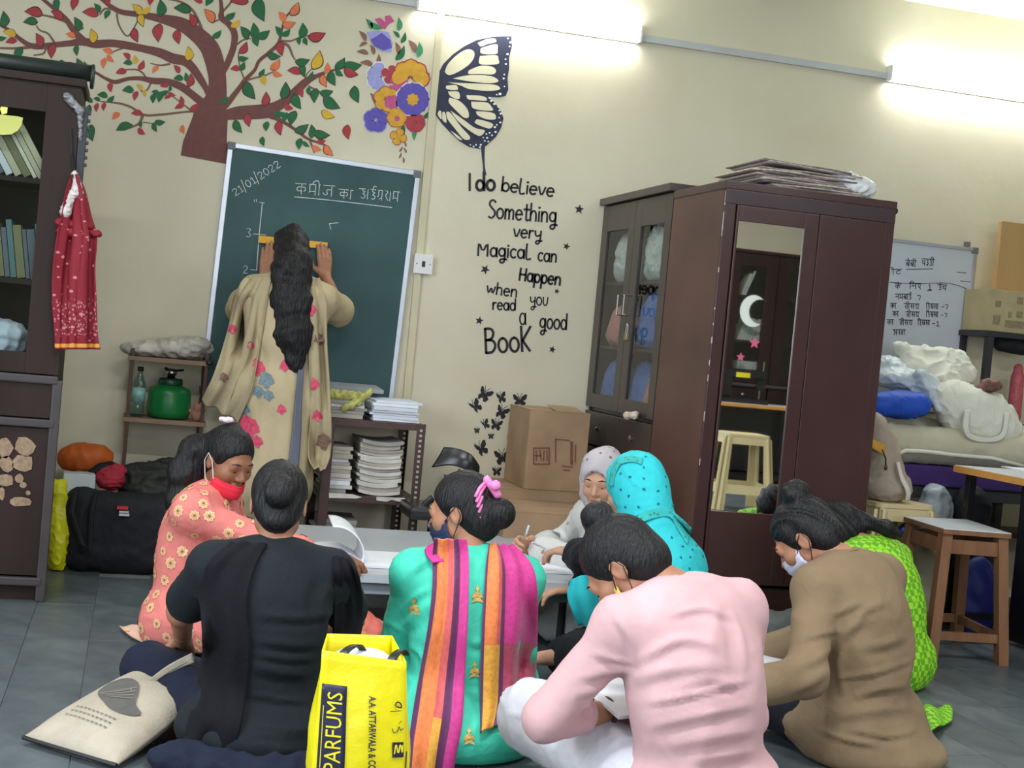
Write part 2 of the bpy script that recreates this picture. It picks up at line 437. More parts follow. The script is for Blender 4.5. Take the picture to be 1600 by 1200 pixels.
# ================================================================== flat paint: strokes and polygons on a plane
def plane_y(y): return lambda a, b, lift=0: PY(a, b, y-lift)
def ribbon(b, pts3, widths, nrm, seg=True):
    """flat ribbon mesh through 3D points lying in a plane with normal nrm"""
    P = np.asarray(pts3, float); n = len(P); d = np.gradient(P, axis=0); d /= np.linalg.norm(d, axis=1, keepdims=True)+1e-9
    s = np.cross(d, nrm); s /= np.linalg.norm(s, axis=1, keepdims=True)+1e-9
    w = np.asarray(widths, float)[:, None]/2
    P0, P1 = P.copy(), P.copy(); P0[0] -= d[0]*w[0]*.6; P0[-1] += d[-1]*w[-1]*.6
    L = P0+s*w; R = P0-s*w
    vl = [b.bm.verts.new(q) for q in L]; vr = [b.bm.verts.new(q) for q in R]
    for i in range(n-1): b.bm.faces.new((vl[i], vl[i+1], vr[i+1], vr[i]))
PXM = 6.9/FPX                              # metres per photo pixel on the back wall
def stroke(b, pts, w, surf, lift=.002, n=None, nrm=(0, -1, 0), pxm=PXM, smooth=True):
    P = np.asarray(pts, float); ww = P[:, 2] if P.shape[1] > 2 else np.full(len(P), float(w)); P = P[:, :2]
    if smooth and len(P) > 2:
        m = n or (len(P)-1)*5+1; P = crom(P, m); ww = crom(ww[:, None], m)[:, 0]
    elif len(P) == 2: P = crom(P, 3); ww = np.linspace(ww[0], ww[-1], 3)
    ribbon(b, [surf(x, y, lift) for x, y in P], ww*pxm, np.array(nrm, float))
WALL = plane_y(YW)

def paint(rgb, name): return mat(name, rgb, .6, .1, 30)
P_bark = paint((112, 66, 62), 'bark_paint'); P_twig = paint((120, 92, 76), 'twig_paint')
P_leaf = {'g': paint((30, 100, 58), 'leaf_green_paint'), 'r': paint((168, 52, 60), 'leaf_red_paint'), 'o': paint((222, 118, 72), 'leaf_orange_paint'), 'y': paint((214, 172, 46), 'leaf_yellow_paint')}
tree = thing('tree_mural', 'painted brown tree with red, green, orange and yellow leaves above the chalkboard', 'mural', (PY(330, 220, YW)[0], YW, PY(330, 220, YW)[2]))
c1 = lambda L: [(p[0]/4, p[1]/4)+((p[2]/4,) if len(p) > 2 else ()) for p in L]
c2 = lambda L: [(350+p[0]/4, p[1]/4)+((p[2]/4,) if len(p) > 2 else ()) for p in L]
b = B(tree.location)
stroke(b, c1([(1283, 915, 270), (1292, 860, 245), (1310, 770, 215), (1322, 700, 195), (1350, 620, 130), (1360, 520, 106), (1350, 430, 110), (1330, 350, 115), (1300, 285, 112), (1230, 215, 98), (1130, 150, 82), (1000, 115, 52), (880, 92, 36), (760, 75, 32), (700, 45, 28), (640, 0, 20), (610, -20, 16)]), 0, WALL, .002)
b.build('trunk', P_bark, tree)
BR = [c1([(1310, 620, 30), (1290, 560, 34), (1250, 490, 46), (1200, 420, 52), (1150, 380, 58), (1080, 365, 62), (1000, 330, 55), (900, 305, 45), (800, 285, 47), (700, 270, 45), (600, 275, 50), (520, 260, 46), (440, 270, 36), (340, 280, 32), (240, 290, 36), (180, 280, 30), (120, 240, 25), (60, 190, 20), (-20, 145, 15)]),
      c1([(530, 262, 46), (490, 225, 42), (460, 190, 36), (420, 130, 32), (370, 80, 26), (310, 30, 22), (250, -20, 20)]),
      c1([(1300, 665, 50), (1250, 630, 48), (1200, 590, 46), (1130, 540, 46), (1050, 512, 40), (960, 505, 38), (880, 490, 26), (800, 492, 22), (720, 512, 25), (660, 490, 18), (600, 455, 16), (565, 442, 12)]),
      c1([(1385, 470, 30), (1410, 420, 36), (1432, 370, 38), (1460, 290, 38), (1465, 210, 40), (1430, 150, 38), (1385, 110, 38), (1385, 60, 26), (1378, -10, 20)]),
      c2([(-30, 735, 40), (20, 718, 62), (100, 705, 82), (200, 700, 86), (280, 690, 86), (340, 660, 62), (400, 620, 56), (460, 560, 52), (520, 505, 44), (580, 475, 26), (640, 450, 18), (700, 435, 12), (760, 420, 8)]),
      c2([(-10, 690, 20), (20, 655, 28), (50, 610, 32), (100, 545, 28), (130, 500, 24), (190, 440, 20), (220, 380, 20), (280, 330, 22), (340, 270, 20), (360, 190, 14), (385, 110, 12), (430, 60, 8)]),
      c2([(300, 725, 40), (340, 745, 28), (400, 780, 20), (460, 820, 18), (520, 865, 16), (600, 895, 12), (640, 910, 8)])]
for i, L in enumerate(BR): b = B(tree.location); stroke(b, L, 0, WALL, .0021+.00012*i); b.build('branch', P_bark, tree)
TW = [c1([(180, 295, 20), (100, 302, 15), (-10, 300, 12)]), c1([(420, 140, 16), (340, 110, 14), (255, 92, 10)]), c1([(340, 265, 14), (300, 210, 12), (250, 190, 10), (228, 160, 8)]),
      c1([(290, 298, 12), (270, 335, 11), (212, 345, 8)]), c1([(915, 490, 14), (890, 455, 11), (850, 435, 10), (785, 435, 8)]), c1([(945, 515, 12), (918, 563, 10), (880, 570, 7)]),
      c1([(1245, 695, 14), (1150, 700, 12), (1020, 715, 14), (900, 718, 14), (820, 670, 14), (740, 645, 12), (630, 635, 7)]), c1([(892, 722, 18), (868, 772, 14), (805, 802, 9)]), c1([(895, 764, 7), (990, 776, 5)]),
      c1([(1195, 692, 10), (1130, 640, 8), (1072, 598, 6)]), c1([(1398, 66, 14), (1435, 25, 12), (1455, -8, 10)]), c1([(1265, 195, 20), (1240, 130, 18), (1200, 60, 16), (1130, 12, 14), (1055, -4, 9)]),
      c1([(730, 88, 12), (745, 160, 10), (800, 225, 10), (862, 128, 8)]), c1([(625, 90, 8), (655, 55, 12), (705, 58, 14)]), c1([(1180, 545, 10), (1183, 500, 6)]), c1([(1060, 400, 14), (1000, 408, 10), (940, 395, 6)]), c1([(770, 300, 12), (720, 318, 8), (690, 335, 6)]),
      c2([(85, 275, 12), (120, 250, 10), (170, 240, 7)]), c2([(130, 505, 16), (180, 490, 12), (260, 470, 10), (320, 440, 7)]), c2([(125, 490, 10), (100, 420, 8), (90, 340, 8), (112, 298, 5)]),
      c2([(345, 268, 24), (400, 285, 18), (430, 350, 12), (452, 382, 7)]), c2([(355, 255, 14), (420, 255, 12), (470, 235, 8), (540, 220, 6)]), c2([(508, 492, 10), (520, 460, 8), (562, 418, 5)]),
      c2([(530, 540, 12), (600, 575, 10), (640, 612, 6)]), c2([(535, 872, 14), (556, 930, 12), (565, 958, 5)]), c1([(1340, 135, 10), (1380, 118, 10)])]
for i, L in enumerate(TW): b = B(tree.location); stroke(b, L, 0, WALL, .0012+.00002*i); b.build('twig', P_twig, tree)
LV1 = '20,120,90,270,g 60,210,75,200,y 70,260,70,170,r 10,235,60,0,g 210,82,100,190,r 190,140,80,180,g 240,250,80,250,r 330,320,80,100,r 120,340,80,110,g 198,378,45,0,y 360,25,70,80,g 470,25,75,110,r 355,95,80,215,r 480,150,80,250,g 500,170,50,10,g 440,222,60,200,o 575,225,80,260,y 482,315,65,90,g 565,85,90,190,r 605,50,65,240,g 672,92,60,120,g 680,10,50,100,r 380,393,50,180,g 438,408,60,220,r 490,405,75,255,g 528,410,50,265,g 672,322,65,200,o 652,395,65,100,o 692,365,60,45,o 790,350,55,220,r 798,395,55,180,g 842,372,55,270,y 882,405,65,300,r 757,452,65,170,r 694,545,60,90,r 850,220,80,75,r 995,205,100,95,r 1000,50,95,270,g 855,60,75,230,y 912,60,70,320,y 888,125,75,80,y 1140,60,95,190,g 1200,125,80,250,r 1305,100,90,235,o 1355,212,70,320,g 1115,230,80,85,r 1175,335,80,270,y 972,435,55,130,o 1103,432,60,235,r 1115,492,60,180,g 1160,480,55,265,g 1185,500,75,280,r 870,545,50,220,y 908,582,45,80,y 850,600,60,110,r 800,565,70,180,g 970,580,50,200,g 962,615,60,100,g 1005,605,70,110,g 1030,575,50,340,g 1025,538,50,180,r 1060,550,40,270,g 1075,588,50,20,r 1045,610,40,160,r 1130,630,60,270,r 1120,670,60,160,r 1215,665,70,320,r 1400,625,65,320,g 640,598,65,190,g 692,615,55,320,g 605,622,45,200,g 555,628,50,200,g 563,685,60,80,g 607,672,55,100,r 652,667,50,100,r 725,727,60,140,o 855,710,70,180,r 800,775,65,10,g 770,800,80,160,g 882,780,40,90,g 885,820,55,40,r 1000,760,65,0,g 970,795,60,70,g 575,830,90,85,g 1145,810,55,80,o 945,5,60,110,r 1235,5,60,200,r 1310,10,70,130,g'
LV2 = '95,10,100,180,r 40,95,70,330,g 72,145,70,320,y 125,205,80,240,g 183,190,85,270,g 245,212,80,330,g 205,255,70,80,g 120,298,75,300,r 120,362,65,0,g 112,412,60,300,g 70,432,60,180,r 232,60,130,75,g 440,55,85,300,o 360,105,70,240,o 405,147,75,350,o 338,195,70,240,g 388,203,65,320,g 487,190,85,275,g 472,255,50,90,g 512,258,50,70,g 580,220,100,345,r 360,305,80,85,r 312,345,75,10,g 320,402,75,310,o 335,460,65,20,o 235,450,55,310,g 252,502,60,80,y 438,448,75,190,r 490,380,80,350,g 497,440,75,80,g 577,375,110,290,y 640,425,70,280,o 628,505,75,70,o 542,468,50,300,g 725,395,80,310,g 805,405,100,0,g 795,450,85,20,r 680,490,85,70,g 722,455,60,40,g 165,565,110,60,g 375,565,95,280,g 255,618,80,280,r 460,635,90,65,g 487,580,60,80,r 532,570,50,90,g 572,598,80,100,g 640,575,75,350,g 675,640,110,35,g 828,590,95,75,g 405,668,60,20,r 345,708,65,350,g 385,735,65,110,g 432,740,85,110,g 155,750,75,85,r 90,790,80,60,g 268,790,60,100,g 350,800,80,85,r 652,712,80,25,y 485,800,85,330,g 545,820,75,270,g 612,835,90,10,g 475,900,70,100,g 515,900,50,40,g 608,882,55,350,r 580,925,60,20,o 655,940,75,50,o 245,885,60,80,g 775,825,80,85,r'
M_vein = paint((64, 30, 32), 'leaf_outline_paint')
def leaf_pts(cx, cy, L, ang, fat=.56, k=12):
    t = np.linspace(0, 1, k); w = np.sin(np.pi*t**.75)*fat/2*L
    a = math.radians(ang); d = np.array((math.cos(a), math.sin(a))); s = np.array((-d[1], d[0]))
    bend = .10*L*np.sin(np.pi*t)
    c = np.array((cx, cy))+np.outer((t-.5)*L, d)+np.outer(bend, s)
    return np.concatenate([c+w[:, None]*s, (c-w[:, None]*s)[::-1][1:-1]])
for txt, cc in ((LV1, c1), (LV2, c2)):
    for item in txt.split():
        x, y, L, a, col = item.split(','); x, y, L, a = float(x), float(y), float(L), float(a)
        pts = cc([tuple(q) for q in leaf_pts(x, y, L*1.08, a, .5+.12*rng.random())])
        lv = .0032+.0012*rng.random(); b = B(tree.location); b.poly([WALL(px, py, lv) for px, py in pts])
        ol = cc([tuple(q) for q in leaf_pts(x, y, L*1.2, a, .56)]); b2 = B(tree.location); b2.poly([WALL(px, py, lv-.0006) for px, py in ol])
        lf = b.build('leaf', P_leaf[col], tree, fix=False)
        if col in 'royg' and L > 74: b2.build('leaf_outline', M_vein, lf, fix=False)
        else: b2.bm.free()

# bouquet of painted flowers
fm = PY(625, 130, YW); flo = thing('flower_mural', 'painted bouquet of purple, yellow and red flowers beside the wall casing', 'mural', (fm[0], YW, fm[2]))
FP = {'v': paint((96, 82, 176), 'violet_paint'), 'l': paint((158, 158, 214), 'lilac_paint'), 'y': paint((212, 160, 52), 'ochre_paint'), 'k': paint((188, 84, 130), 'pink_paint'), 'r': paint((170, 60, 72), 'rose_paint'), 'w': paint((228, 224, 226), 'petal_edge_paint'), 'g': P_leaf['g'], 'b': paint((132, 96, 80), 'dry_leaf_paint'), 'G': paint((60, 140, 96), 'light_leaf_paint')}
def fpoly(pts, col, name, lift): b = B(flo.location); b.poly([WALL(x, y, lift) for x, y in c2(pts)]); return b.build(name, FP[col], flo, fix=False)
def petals(cx, cy, R, n, col, a0=0, fat=.62, edge=None, inner=.15, lift=.004, arc=360):
    for i in range(n):
        a = math.radians(a0+i*arc/n); d = np.array((math.cos(a), math.sin(a))); s = np.array((-d[1], d[0])); t = np.linspace(0, 1, 10)
        w = np.sin(np.pi*np.clip(t, 0, 1)**1.6)**.6*fat*R*.5*min(1, 8/n+.1)
        c = np.array((cx, cy))+np.outer(inner*R+t*(1-inner)*R, d)
        P = np.concatenate([c+w[:, None]*s, (c-w[:, None]*s)[::-1]])
        if edge:
            q = np.array((cx, cy))+(P-np.array((cx, cy))); m = q.mean(0); fpoly([tuple(m+(z-m)*1.16) for z in q], edge, 'petal_edge', lift-.0006)
        fpoly([tuple(z) for z in P], col, 'petal', lift+i*.00004)
def lf(x, y, L, a, col, fat=.4): fpoly([tuple(q) for q in leaf_pts(x, y, L, a, fat)], col, 'leaf', .0025)
for a in ((905, 150, 80, 240, 'G'), (955, 160, 95, 20, 'G'), (1090, 150, 90, 270, 'G'), (1075, 215, 60, 225, 'g'), (1120, 235, 75, 290, 'g'), (1215, 310, 100, 275, 'G'), (1100, 330, 110, 300, 'g'), (865, 225, 80, 235, 'b'), (870, 280, 60, 150, 'b'), (865, 330, 80, 190, 'b'), (925, 310, 70, 250, 'b'), (890, 400, 90, 190, 'b'), (960, 375, 80, 280, 'b'), (1175, 290, 95, 240, 'b'), (1080, 300, 80, 255, 'b'), (1255, 500, 110, 300, 'g'), (1265, 715, 70, 310, 'g'), (1195, 845, 70, 100, 'G'), (1125, 820, 80, 85, 'g'), (935, 620, 90, 240, 'b'), (1005, 730, 70, 280, 'g')): lf(*a)
for (x, y, a) in ((1130, 900, 250), (1105, 930, 300), (1130, 940, 240), (1100, 970, 290), (1120, 1000, 265)): lf(x, y, 42, a, 'b', .3)
fpoly([(890, 200), (960, 190), (1030, 200), (1055, 270), (1045, 330), (985, 320), (930, 280)], 'l', 'tulip_edge', .0034)
fpoly([(915, 250), (985, 205), (1040, 250), (1050, 300), (1000, 315), (940, 290)], 'v', 'tulip', .004)
fpoly([(940, 120), (975, 110), (1010, 140), (1005, 100), (1040, 95), (1065, 135), (1030, 150), (1005, 185), (975, 165)], 'k', 'petal', .0036)
petals(985, 480, 95, 4, 'l', 100, .8, 'w', .05, .0036, 200)
petals(1040, 465, 60, 4, 'r', 20, .9, None, .0, .0040)
petals(1165, 490, 118, 5, 'y', 185, .75, 'r', .1, .0044, 220)
petals(1090, 540, 70, 4, 'k', 60, .9, None, .0, .0042)
petals(1015, 620, 80, 6, 'y', 20, .8, 'r', .1, .0046)
petals(1050, 640, 50, 5, 'k', 10, .9, None, 0, .005)
petals(1180, 620, 105, 8, 'v', 22, .85, 'w', .2, .0056)
petals(1180, 622, 40, 8, 'y', 0, .6, None, .0, .0064)
petals(950, 750, 80, 5, 'v', 60, .9, 'l', .1, .0040)
petals(1080, 735, 62, 6, 'y', 0, .9, 'r', .1, .0052); petals(1082, 742, 18, 5, 'k', 0, 1, None, 0, .006)
petals(1195, 765, 62, 7, 'r', 10, .9, 'k', .1, .0048)
petals(1090, 855, 52, 4, 'y', 20, .9, 'r', .0, .0044)

# butterfly wing
c3 = lambda L: [(650+p[0]/4, p[1]/4)+((p[2]/4,) if len(p) > 2 else ()) for p in L]
P_navy = paint((44, 48, 72), 'navy_paint'); P_cream = mat('wing_cell_paint', (222, 214, 186), .6, .05, 8); P_dot = paint((236, 236, 240), 'white_dot_paint')
bm_ = PY(735, 140, YW); wing = thing('butterfly_mural', 'large painted navy and cream butterfly wing under the tube light', 'mural', (bm_[0], YW, bm_[2]))
def wpoly(L, m, name, lift, sm=0):
    if sm: L = [tuple(q) for q in crom(list(L)+[L[0]], sm)][:-1]
    b = B(wing.location); b.poly([WALL(x, y, lift) for x, y in c3(L)]); return b.build(name, m, wing, fix=False)
wpoly([(133, 470), (170, 400), (230, 340), (300, 290), (380, 250), (480, 230), (560, 226), (597, 226), (600, 290), (582, 360), (582, 430), (572, 490), (577, 560), (560, 600), (520, 609), (450, 606), (380, 600), (250, 600), (133, 600)], P_navy, 'upper_wing', .002)
wpoly([(128, 540), (300, 560), (440, 600), (490, 640), (530, 690), (547, 740), (532, 800), (500, 855), (440, 910), (400, 932), (330, 918), (270, 882), (210, 825), (160, 772), (120, 715)], P_navy, 'lower_wing', .0016)
CELLS = [[(180, 450), (200, 400), (260, 340), (320, 308), (358, 318), (365, 350), (340, 395), (280, 440), (210, 470)],
         [(385, 268), (440, 245), (490, 240), (500, 262), (450, 275), (405, 290)], [(405, 300), (500, 275), (510, 310), (500, 338), (410, 335)], [(400, 350), (500, 345), (515, 370), (510, 400), (400, 400)],
         [(330, 440), (400, 412), (470, 415), (500, 440), (480, 465), (400, 462), (330, 462)], [(230, 490), (330, 470), (450, 472), (505, 492), (510, 512), (450, 520), (330, 508)],
         [(200, 515), (320, 520), (480, 528), (522, 545), (515, 562), (440, 568), (330, 556), (280, 535)], [(190, 535), (250, 532), (260, 560), (215, 562), (188, 552)], [(200, 572), (260, 572), (275, 600), (262, 620), (215, 600)],
         [(315, 595), (400, 598), (440, 612), (435, 630), (370, 625), (325, 620)], [(345, 635), (440, 640), (470, 665), (480, 690), (420, 690), (355, 675)], [(375, 695), (440, 698), (492, 712), (495, 745), (440, 745), (385, 720)],
         [(380, 745), (430, 755), (480, 775), (470, 800), (440, 800), (370, 770)], [(210, 610), (270, 630), (320, 680), (330, 730), (300, 735), (250, 690), (205, 640)], [(215, 690), (300, 750), (370, 800), (430, 815), (400, 850), (340, 820), (260, 755)],
         [(190, 700), (215, 705), (280, 790), (340, 860), (300, 870), (240, 800), (195, 740)], [(165, 700), (182, 705), (190, 765), (165, 748)], [(145, 690), (158, 700), (158, 745), (135, 715)], [(215, 815), (260, 845), (290, 875), (260, 865)]]
for L in CELLS: wpoly(L, P_cream, 'wing_cell', .003, 28)
DOTS = [(575, 240, 6), (590, 265, 8), (585, 290, 6), (572, 338, 8), (560, 370, 6), (562, 400, 7), (552, 465, 6), (548, 490, 7), (553, 540, 5), (525, 587, 10), (505, 592, 6), (460, 612, 7), (470, 630, 8), (490, 650, 8), (515, 668, 6), (522, 690, 7), (530, 710, 8), (520, 735, 6), (527, 765, 7), (505, 780, 6), (493, 795, 8), (497, 825, 8), (475, 845, 6), (460, 830, 6), (445, 862, 7), (430, 880, 6), (452, 885, 6), (405, 905, 7), (400, 920, 7), (375, 905, 6), (360, 915, 6), (340, 905, 5), (420, 860, 5), (440, 838, 6)]
for x, y, r in DOTS: wpoly([(x+r*math.cos(t), y+r*.85*math.sin(t)) for t in np.linspace(0, 6.283, 9)[:-1]], P_dot, 'white_dot', .0036)
b = B(wing.location); stroke(b, c3([(418, 915, 26), (420, 980, 18), (424, 1040, 13), (430, 1090, 20)]), 0, WALL, .0024); b.build('wing_tail', P_navy, wing)

# ------------------------------------------------------------------ single-stroke lettering
def A_(cx, cy, rx, ry, a0, a1, n=10): return [(cx+rx*math.cos(math.radians(t)), cy+ry*math.sin(math.radians(t))) for t in np.linspace(a0, a1, n)]
GL = {
 'I': (.35, [[(.15, 0), (.15, 1.8)]]), 'l': (.35, [[(.15, 0), (.15, 1.75)]]), 'L': (.75, [[(.12, 1.75), (.12, 0), (.62, 0)]]),
 'i': (.35, [[(.15, 0), (.15, 1)], [(.15, 1.38), (.15, 1.42)]]),
 'o': (1, [A_(.48, .5, .38, .5, 90, 450, 18)]), 'a': (1, [A_(.45, .5, .36, .5, 60, 400, 16), [(.82, 1), (.82, .15), (.9, 0)]]),
 'd': (1.02, [A_(.45, .5, .36, .5, 60, 400, 16), [(.84, 1.8), (.84, 0)]]), 'b': (1, [A_(.52, .5, .36, .5, 240, -120, 16), [(.14, 1.75), (.14, 0)]]),
 'e': (.98, [[(.13, .52), (.82, .56)]+A_(.47, .5, .37, .5, 10, 315, 16)]), 'c': (.88, [A_(.48, .5, .36, .5, 50, 310, 14)]),
 'v': (.9, [[(.08, 1), (.42, 0), (.8, 1)]]), 'S': (1, [[(.85, 1.6), (.6, 1.8), (.25, 1.7), (.15, 1.35), (.45, 1.0), (.8, .7), (.82, .3), (.5, .0), (.12, .1)]]),
 'm': (1.3, [[(.12, 0), (.12, 1)], [(.12, .7), (.3, .98), (.52, .9), (.58, .6), (.58, 0)], [(.58, .7), (.8, .98), (1.02, .9), (1.08, .6), (1.08, 0)]]),
 'n': (1, [[(.14, 0), (.14, 1)], [(.14, .65), (.35, .98), (.65, .95), (.78, .65), (.8, 0)]]), 'h': (1, [[(.14, 0), (.14, 1.75)], [(.14, .65), (.35, .98), (.65, .95), (.78, .65), (.8, 0)]]),
 't': (.75, [[(.36, 1.6), (.36, .2), (.5, 0), (.68, .08)], [(.05, 1.1), (.7, 1.1)]]),
 'g': (1, [A_(.45, .55, .35, .45, 60, 400, 16), [(.8, 1), (.8, -.3), (.6, -.65), (.3, -.6), (.28, -.35), (.6, -.22), (1.05, -.25)]]),
 'y': (.95, [[(.1, 1), (.16, .5), (.4, .35), (.75, .55)], [(.8, 1), (.76, -.2), (.55, -.6), (.28, -.55), (.3, -.3), (.6, -.2), (1.0, -.22)]]),
 'r': (.75, [[(.14, 0), (.14, 1)], [(.14, .6), (.32, .95), (.62, .95)]]), 'u': (.95, [[(.12, 1), (.14, .3), (.4, .0), (.7, .2), (.8, 1)]]),
 'w': (1.25, [[(.06, 1), (.32, .05), (.6, .85), (.85, .05), (1.12, 1)]]), 'p': (1, [A_(.5, .5, .36, .5, 240, -120, 16), [(.14, 1), (.14, -.65)]]),
 'k': (.95, [[(.14, 0), (.14, 1.8)], [(.95, 1.75), (.2, .75)], [(.2, .8), (.8, 0)]]),
 'M': (1.5, [[(.15, 0), (.18, 1.5), (.68, .55), (1.18, 1.5), (1.25, 0)]]), 'H': (1.15, [[(.14, 0), (.14, 1.5)], [(.95, 0), (.95, 1.5)], [(.14, .75), (.95, .75)]]),
 'B': (1.15, [[(.15, 0), (.15, 1.75)], [(.15, 1.75), (.65, 1.72), (.85, 1.4), (.65, 1.0), (.2, .92)], [(.2, .92), (.75, .88), (.98, .5), (.7, .05), (.15, 0)]]),
 'P': (1.0, [[(.15, 0), (.15, 1.5)], [(.15, 1.5), (.65, 1.45), (.85, 1.12), (.6, .8), (.15, .75)]]),
 '0': (.85, [A_(.4, .5, .3, .5, 90, 450, 14)]), '1': (.6, [[(.15, .75), (.35, 1), (.35, 0)], [(.15, 0), (.55, 0)]]), '2': (.85, [[(.1, .8), (.3, 1), (.6, .9), (.62, .6), (.1, 0), (.7, .02)]]),
 '3': (.85, [[(.1, .9), (.4, 1), (.62, .8), (.35, .52), (.65, .28), (.4, 0), (.08, .1)]]), '/': (.55, [[(.1, -.4), (.45, 1.5)]]), '7': (.8, [[(.1, 1), (.6, 1), (.3, 0)]]), '-': (.6, [[(.1, .5), (.5, .5)]]), ' ': (.6, []),
}
# a few Devanagari letters: headline at 1, foot at 0
DV = {
 'क': (1.0, [[(.48, 1), (.48, 0)], A_(.28, .5, .2, .2, 0, 360, 10), [(.48, .66), (.75, .7), (.82, .42), (.68, .3)]]), 'म': (.85, [[(.18, 1), (.2, .35), (.12, .25)], [(.2, .35), (.68, .35)], [(.68, 1), (.68, 0)]]),
 'ज': (1.05, [[(.85, 1), (.85, 0)], [(.85, .58), (.5, .6), (.42, .45), (.5, .2), (.3, .08), (.1, .3)]]), 'ड': (.8, [[(.35, 1), (.32, .8), (.62, .72), (.35, .5), (.65, .38), (.5, .05), (.2, .12)]]),
 'ग': (.8, [[(.2, 1), (.2, .4), (.08, .35)], [(.6, 1), (.6, 0)]]), 'र': (.6, [[(.2, 1), (.45, .85), (.2, .55), (.5, .05)]]), 'ब': (.95, [[(.72, 1), (.72, 0)], A_(.44, .45, .27, .25, 0, 360, 10), [(.22, .6), (.66, .3)]]),
 'च': (.9, [[(.1, .7), (.45, .7)], [(.25, .7), (.25, .35), (.5, .25), (.7, .35)], [(.7, 1), (.7, 0)]]), 'त': (.85, [[(.65, 1), (.65, 0)], [(.65, .62), (.35, .6), (.25, .35), (.4, .1)]]), 'स': (1, [[(.2, 1), (.42, .8), (.2, .5), (.45, .1)], [(.35, .5), (.8, .5)], [(.8, 1), (.8, 0)]]),
 'ल': (1, [[(.1, .4), (.25, .65), (.42, .4), (.55, .65), (.75, .6)], [(.78, 1), (.78, 0)]]), 'ह': (.8, [[(.4, 1), (.35, .75), (.65, .65), (.3, .45), (.6, .25), (.4, -.1)]]), 'ट': (.8, [[(.4, 1), (.4, .8), (.65, .75)], A_(.4, .45, .28, .3, 90, 330, 9)]), 'ए': (.8, [[(.25, 1), (.25, .4), (.55, .3), (.55, 1)], [(.5, .35), (.65, -.05)]]), 'न': (.85, [[(.15, .45), (.65, .45)], [(.65, 1), (.65, 0)]]), 'अ': (1.1, [[(.15, .85), (.4, .9), (.3, .55), (.5, .35), (.25, .05), (.1, .2)], [(.35, .52), (.8, .52)], [(.85, 1), (.85, 0)]]),
 'ई': (.85, [[(.4, 1), (.35, .78), (.65, .7), (.35, .48), (.68, .35), (.55, .05), (.25, .1)], [(.4, 1), (.45, 1.35), (.75, 1.3)]]), 'ा': (.3, [[(.12, 1), (.12, 0)]]), 'ी': (.4, [[(.15, 1), (.15, 0)], [(.15, 1), (.05, 1.35), (-.3, 1.3), (-.45, 1)]]), 'ि': (.3, [[(.12, 1), (.12, 0)], [(.12, 1), (.25, 1.35), (.6, 1.2), (.7, 1)]]), 'े': (0, [[(-.3, 1), (-.55, 1.4)]]), '्': (0, [[(-.5, .1), (-.2, .3)]]), 'ं': (0, [[(-.35, 1.3), (-.32, 1.33)]]), '1': (.6, [[(.2, .8), (.35, .95), (.35, .1)], [(.15, 0), (.6, 0)]]), '7': (.8, [[(.1, .9), (.6, .9), (.35, .05)]]), '-': (.6, [[(.1, .5), (.5, .5)]]), ' ': (.7, []),
}
def write(b, text, p0, p1, xh, w, surf, glyphs=GL, lift=.0022, head=False, nrm=(0, -1, 0), pxm=PXM, asc=1.0):
    adv = sum(glyphs[c][0] for c in text); p0, p1 = np.array(p0, float), np.array(p1, float)
    ux = (p1-p0)/adv; ln = np.linalg.norm(p1-p0); d = (p1-p0)/ln; up = np.array((d[1], -d[0]))
    if up[1] > 0: up = -up
    up = up*xh; x = 0
    for c in text:
        a, S = glyphs[c]
        for st in S:
            st = [(px, min(py, 1+(py-1)*asc) if py > 1 else py) for px, py in st]
            P = [tuple(p0+ux*(x+px)+up*py) for px, py in st]
            if len(P) == 2 and np.linalg.norm(np.array(P[0])-np.array(P[1])) < w*.4:
                P = [(P[0][0]-w*.3, P[0][1]), (P[0][0]+w*.3, P[0][1])]
            stroke(b, P, w, surf, lift, nrm=nrm, pxm=pxm, n=max(4, len(P)*2))
        if head and c not in ' 17-': stroke(b, [tuple(p0+ux*(x-.08)+up), tuple(p0+ux*(x+a+.05)+up)], w, surf, lift, nrm=nrm, pxm=pxm)
        x += a
qp = PY(810, 560, YW); quote = thing('wall_lettering', 'black hand painted quote about reading a good book', 'lettering', (qp[0], YW, qp[2]))
P_ink = paint((38, 34, 44), 'black_wall_paint')
c7 = lambda p: (650+p[0]/4, 250+p[1]/4)
WORDS = [('I', (325, 190), (350, 190), 58, 15, 1), ('do', (372, 190), (500, 189), 62, 19, 1.6), ('beLieve', (528, 192), (866, 230), 52, 13, .95), ('Something', (447, 360), (880, 392), 62, 13, 1), ('very', (605, 480), (785, 496), 50, 12, 1), ('MagicaL', (380, 596), (722, 618), 54, 13, .9), ('can', (757, 628), (882, 640), 50, 12, 1), ('Happen', (640, 750), (906, 784), 50, 14, 1), ('when', (438, 832), (634, 858), 46, 11, .8), ('you', (710, 905), (828, 910), 50, 9, 1), ('read', (475, 934), (626, 940), 44, 11, .8), ('a', (645, 1028), (692, 1028), 70, 11, 1), ('good', (770, 1050), (946, 1060), 60, 12, .8), ('Book', (428, 1206), (722, 1192), 86, 17, 1)]
for t_, a, e, xh, w, asc in WORDS:
    b = B(quote.location); write(b, t_, c7(a), c7(e), xh/4, w/4, WALL, lift=.0022, asc=asc); b.build('word', P_ink, quote)
for x, y, r in ((905, 327, 8), (885, 385, 6), (758, 421, 8), (870, 455, 4.5), (749, 501, 7), (863, 546, 6)):
    b = B(quote.location); a0 = rng.uniform(0, 1)
    b.poly([WALL(x+(r if i % 2 == 0 else r*.42)*math.sin(a0+i*math.pi/5), y-(r if i % 2 == 0 else r*.42)*math.cos(a0+i*math.pi/5), .0022) for i in range(10)]); b.build('star', P_ink, quote, fix=False)
